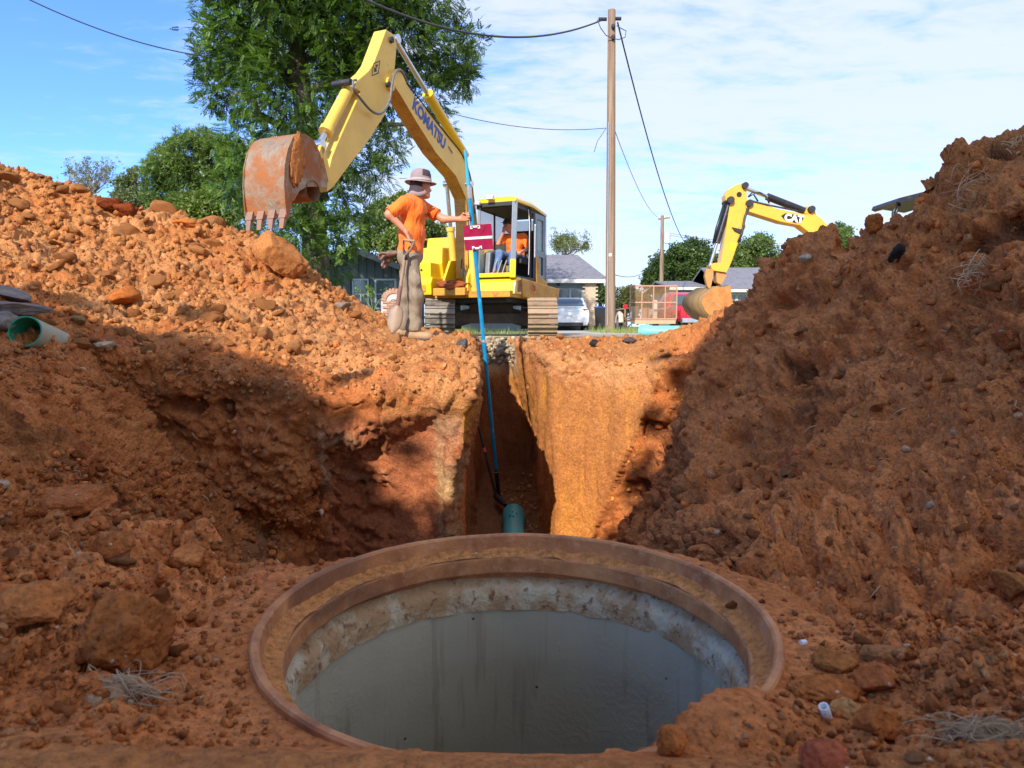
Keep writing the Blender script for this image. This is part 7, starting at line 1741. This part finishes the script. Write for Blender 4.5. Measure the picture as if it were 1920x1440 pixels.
one('asphalt_lump', 'black asphalt lump right of the trench mouth near the pole base', 'asphalt lump', 1113, 640, 22, 14, 33, (.035, .03, .03), 3, .3, 1.2, sink=.30)
one('asphalt_lump', 'dark asphalt fragments below the trailer wheel', 'asphalt lump', 1180, 635, 26, 12, 34, (.09, .08, .08), 3, .35, 1.4, sink=.30)
one('stone', 'whitish flat stone high on the right bank below its first peak', 'stone', 1508, 480, 28, 14, 35, (.50, .42, .30), 3, .2, 1, sink=.30)
# old asphalt and bark slabs at the left picture edge
SLAB = paint('old_bituminous_crust', (.17, .14, .12), .8, (.30, .2, .12), .4, 12, var=.35, bump=.8)
for i, (x_, y_, w_, h_, r_, lb) in enumerate(((18, 552, 90, 24, 12, 'uppermost grey crusty slab leaning at the left picture edge'), (22, 578, 110, 20, 4, 'middle grey crusty slab above the beige pipe'), (-6, 604, 60, 34, -4, 'lowest dark slab left of the beige pipe end'))):
    one('asphalt_slab', lb, 'asphalt slab', x_, y_, w_, h_, 40 + i, sub=4, amp=.3, sc=1.5, mat=SLAB, sink=.15, rot=R(r_))
# white fragments
WF = paint('white_plastic_fragment', (.80, .77, .70), .5, (.4, .25, .15), .25, 30)
def frag(label, px, py, L, r, ang, cat='fragment', hollow=True):
    h = hit(px, py); p, n, d = h; s_ = d / FPX; a_ = Vector((math.cos(ang), .3, math.sin(ang))).normalized(); c_ = p + n * r * s_ * .6
    o = MB().cyl(c_ - a_ * L * s_ / 2, c_ + a_ * L * s_ / 2, r * s_, r * s_ * .85, 9, caps=not hollow).build('plastic_fragment', WF, None, loc=c_, smooth='auto'); tag(o, label, cat)
    if hollow: md_ = o.modifiers.new('t', 'SOLIDIFY'); md_.thickness = r * s_ * .3
frag('white hollow tube fragment lying among clods right of the manhole', 1548, 1345, 38, 8, R(-65))
frag('white pebble beyond the right side of the iron ring', 1506, 1208, 10, 5, R(0), hollow=False)
# scattered clods: the larger ones singly, the crumbs as one mass
PROTO = []
for k in range(10):
    m_ = lump_mesh('clod_shape', None, (1, .85, .72), 60 + k, 3, .30, 1.2, col=[ORG, ORG2 * .9, ORG * .92, ORG2, ORG * .85, ORG, ORG * .95, ORG2 * .95, ORG * 1.1, ORG * .8][k], hard=True, smooth=False); PROTO.append(m_)  
PROTOB = []
for k in range(6): PROTOB.append(lump_mesh('clod_shape', None, (1, .85, .72), 80 + k, 3, .30, 1.3, col=[BRN * 1.15, PALB * .95, BRN, (.50, .19, .06), BRN * 1.1, BRN * .75][k], hard=True, smooth=False))
rg_ = random.Random(17)
ORD = ['first', 'second', 'third', 'fourth', 'fifth', 'sixth', 'seventh', 'eighth', 'ninth', 'tenth', 'eleventh', 'twelfth']
def scatter(nn, x0, y0, x1, y1, smin, smax, protos, looks, where, group, ok, name='clay_clod'):
    tries = 0; got = []
    while len(got) < nn and tries < nn * 8:
        tries += 1; px, py = rg_.uniform(x0, x1), rg_.uniform(y0, y1); h = hit(px, py)
        if h is None or not ok(px, py, h): continue
        p, n, d = h; s_ = (smin + (smax - smin) * rg_.random() ** 2.2) * d / FPX / 2; k = rg_.randrange(len(protos))
        o = bpy.data.objects.new(name, protos[k]); COL.objects.link(o); o.location = p + n * s_ * .15; o.rotation_euler = (rg_.uniform(-.6, .6), rg_.uniform(-.6, .6), rg_.uniform(0, 6.28)); o.scale = (s_ * rg_.uniform(.9, 1.3), s_ * rg_.uniform(.8, 1.1), s_ * rg_.uniform(.6, 1)); got.append((px, py, o, looks[k]))
    got.sort(key=lambda g: g[1]); per = min(12, max(5, int(math.ceil(len(got) / 9.0)))); rows = [got[i:i + per] for i in range(0, len(got), per)]
    for ri, row in enumerate(rows):
        rn = 'topmost' if ri == 0 else 'lowest' if ri == len(rows) - 1 else ORD[ri] + ' highest'
        for ci, (px, py, o, lk) in enumerate(sorted(row, key=lambda g: g[0])): tag(o, '%s clod, %s from left in the %s row %s' % (lk, ORD[ci], rn, where), 'clod', group)
LA = ['orange', 'pale orange', 'orange', 'pale orange', 'deep orange', 'orange', 'orange', 'pale orange', 'bright orange', 'deep orange']; LB = ['light brown', 'tan brown', 'brown', 'orange brown', 'mid brown', 'dark']
scatter(92, -20, 330, 780, 660, 16, 46, PROTO, LA, 'on the left heap', 'clay clods on the left spoil heap', lambda x, y, h: h[0].z > -.05 and h[1].z > .3)
scatter(16, 560, 640, 890, 720, 12, 26, PROTO, LA, 'left of the trench', 'clods left of the trench', lambda x, y, h: h[1].z > .5 and h[0].z > -.4)
scatter(12, 960, 628, 1320, 680, 10, 22, PROTO, LA, 'right of the trench', 'clods right of the trench', lambda x, y, h: h[1].z > .5)
scatter(44, -10, 860, 440, 1350, 16, 44, PROTOB, LB, 'on the left ledge', 'soil clods on the left ledge', lambda x, y, h: h[0].z > -.5 and h[1].z > .3 and math.hypot(h[0].x - MHX, h[0].y - MHY) > .56)
scatter(22, 1480, 1180, 1930, 1430, 14, 36, PROTOB, LB, 'right of the manhole', 'soil clods right of the manhole', lambda x, y, h: math.hypot(h[0].x - MHX, h[0].y - MHY) > .53)
scatter(30, 1340, 450, 1925, 1150, 12, 34, PROTOB, LB, 'in the right bank', 'clods in the right spoil bank', lambda x, y, h: True)
scatter(14, 120, 660, 560, 980, 12, 26, PROTOB, LB, 'in the left pit wall', 'clods in the left pit wall', lambda x, y, h: True)
# crumbs
bm = bmesh.new(); bmesh.ops.create_icosphere(bm, subdivisions=1, radius=1); TV0 = np.array([v.co[:] for v in bm.verts], np.float32); TF0 = np.array([[v.index for v in f.verts] for f in bm.faces], np.int32); bm.free()
ring_ok = lambda p: math.hypot(p.x - MHX, p.y - MHY) > .475
def crumbs(name, n, pick):
    VV = []; FF = []; CC = []; k = 0; g = np.random.default_rng(33)
    while k < n:
        r_ = pick()
        if r_ is None: k += .2; continue
        (p, nn_, d), spx, col = r_; s_ = spx * d / FPX / 2
        v_ = TV0 * (1 + .32 * g.normal(size=(len(TV0), 1)).clip(-1.4, 1.4)) * (g.uniform(.6, 1.15, 3) * s_); a_ = g.normal(size=(3, 3)); qm, _ = np.linalg.qr(a_); v_ = v_ @ qm
        VV.append(v_ + np.array(p[:]) + np.array(nn_[:]) * s_ * .3); FF.append(TF0 + len(VV) * len(TV0) - len(TV0)); CC.append(np.repeat(np.array(col)[None] * g.uniform(.7, 1.25), len(TV0), 0)); k += 1
    V_ = np.concatenate(VV); m_ = mesh_np(name, V_, np.concatenate(FF), False); a = m_.color_attributes.new('soil', 'FLOAT_COLOR', 'POINT'); cc = np.ones((len(V_), 4), np.float32); cc[:, :3] = np.concatenate(CC); a.data.foreach_set('color', cc.ravel())
    o = link(name, m_, EARTH); o['kind'] = 'stuff'; return o
def pick_heap():
    px = rg_.uniform(-40, 890); py = rg_.uniform(310, 740); h = hit(px, py)
    if h is None or h[0].z < -.35: return None
    return h, 2.4 + 12 * rg_.random() ** 5, [ORG, ORG2, ORG * .9, ORG, ORG2 * .9][rg_.randrange(5)]
def pick_dark():
    z_ = rg_.random()
    if z_ < .50: px, py = rg_.uniform(-30, 620), rg_.uniform(860, 1400)
    elif z_ < .74: px, py = rg_.uniform(1230, 1950), rg_.uniform(260, 1440)
    elif z_ < .80: px, py = rg_.uniform(60, 640), rg_.uniform(640, 1000)
    else: px, py = rg_.uniform(1440, 1950), rg_.uniform(1150, 1440)
    h = hit(px, py)
    if h is None or not ring_ok(h[0]): return None
    if h[0].y > 6: return None
    return h, 2.4 + 17 * rg_.random() ** 4.5, [BRN * 1.05, BRN * 1.15, PALB * .95, BRN, BRN * .85, (.6, .40, .24) if rg_.random() < .12 else BRN][rg_.randrange(6)]
def pick_right():
    px = rg_.uniform(940, 1330); py = rg_.uniform(625, 1000); h = hit(px, py)
    if h is None or h[0].y < 5.4: return None
    if h[1].z < .6: return None
    return h, 2.5 + 8 * rg_.random() ** 3, [ORG, ORG2, YEL][rg_.randrange(3)]
crumbs('soil_crumbs', 4200, pick_heap); crumbs('dark_soil_crumbs', 6500, pick_dark); crumbs('clay_crumbs', 900, pick_right)
# gravel layer at the trench head
def pick_grav():
    h = hit(rg_.uniform(890, 965), rg_.uniform(632, 680))
    if h is None or h[0].y < 8.2: return None
    return h, 4 + 7 * rg_.random(), (np.array((.52, .42, .29)) * rg_.uniform(.6, 1.2))
crumbs('gravel', 160, pick_grav)
# roots
ROOT = paint('dry_root', (.50, .33, .17), .8, (.25, .13, .07), .3, 20); ROOTG = paint('grey_root', (.46, .33, .19), .85, (.36, .22, .12), .4, 16)
def rootball(label, px, py, w_, h_, n, seed, mat, r=2.2, core=None):
    h = hit(px, py); p, nn_, d = h; s_ = d / FPX; g = random.Random(seed); m = MB()
    o = thing('root_clump', p, label, 'roots')
    for i in range(n):
        a = p + Vector((g.uniform(-.5, .5) * w_ * s_ * .6, -g.uniform(-.05, .10) * w_ * s_, g.uniform(-.5, .5) * h_ * s_ * .4)); an = g.uniform(0, 6.28); L = g.uniform(.3, .75)
        b = p + Vector((math.cos(an) * w_ * .5 * s_ * L * 1.5, -g.uniform(-.06, .14) * w_ * s_, math.sin(an) * h_ * .5 * s_ * L * 1.5)); c_ = a.lerp(b, .5) + Vector((g.uniform(-1, 1), g.uniform(-.3, .3), g.uniform(-.5, 1))) * w_ * s_ * .34
        pts = [a * (1 - t_) ** 2 + c_ * 2 * t_ * (1 - t_) + b * t_ ** 2 for t_ in (0, .2, .4, .6, .8, 1)]; rr_ = r * s_ * g.uniform(.4, 1); m.tube(pts, [rr_, rr_ * .9, rr_ * .8, rr_ * .6, rr_ * .45, rr_ * .2], 5)
    q_ = m.build('root_fibres', mat, o, smooth=True, fix=False); q_['kind'] = 'stuff'
    if core:
        m_ = lump_mesh('root_stump', None, (core[0] * s_, core[0] * s_ * .6, core[1] * s_), seed, 4, .4, 1.3, col=core[2]); c2 = link('root_stump', m_, None, o); c2.location = Vector((core[3] * s_, 0, core[4] * s_))
rootball('dry pale roots sprouting from the upper right bank', 1822, 365, 110, 90, 34, 1, ROOT, 1.0, (18, 30, PALB, 6, -10))
rootball('tangled white rootlets round a dark hollow in the right bank', 1835, 515, 90, 66, 38, 2, paint('bleached_root', (.60, .44, .25), .8), 1.0)
rootball('fibrous grey root clump on the ledge at lower left', 235, 1310, 190, 100, 90, 3, ROOTG, 1.5, (62, 36, (.44, .27, .15), -40, -4))
rootball('matted grey roots at the lower right corner', 1830, 1385, 200, 90, 80, 4, paint('matted_root', (.42, .27, .14), .85), 1.6, (60, 30, (.30, .20, .12), 20, -8))
rootball('pale tangle on the top right of the bank at the picture edge', 1905, 275, 50, 36, 18, 5, ROOT, 2.0)
m = MB(); g = random.Random(12)
for i in range(60):
    z_ = g.random(); px, py = (g.uniform(1250, 1910), g.uniform(480, 1300)) if z_ < .6 else (g.uniform(20, 560), g.uniform(700, 1340)); h = hit(px, py)
    if h is None or not ring_ok(h[0]): continue
    p, nn_, d = h; s_ = d / FPX; L = g.uniform(8, 34) * s_; a_ = Vector((g.uniform(-1, 1), g.uniform(-.4, .4), g.uniform(-.8, .8))).normalized(); q0 = p + nn_ * 1.5 * s_; q2 = q0 + a_ * L + nn_ * 2 * s_; q1 = q0.lerp(q2, .5) + nn_ * 4 * s_ + Vector((0, 0, g.uniform(-3, 3) * s_))
    m.tube([q0, q1, q2], [.9 * s_, .8 * s_, .4 * s_], 4)
o = m.build('straw_and_rootlets', ROOT, None, fix=False); o['kind'] = 'stuff'
print('TRIS', sum(sum(len(p.vertices)-2 for p in o.data.polygons) if len(o.data.polygons)<3000 else int(len(o.data.loops)-2*len(o.data.polygons)) for o in bpy.data.objects if o.type=='MESH'))
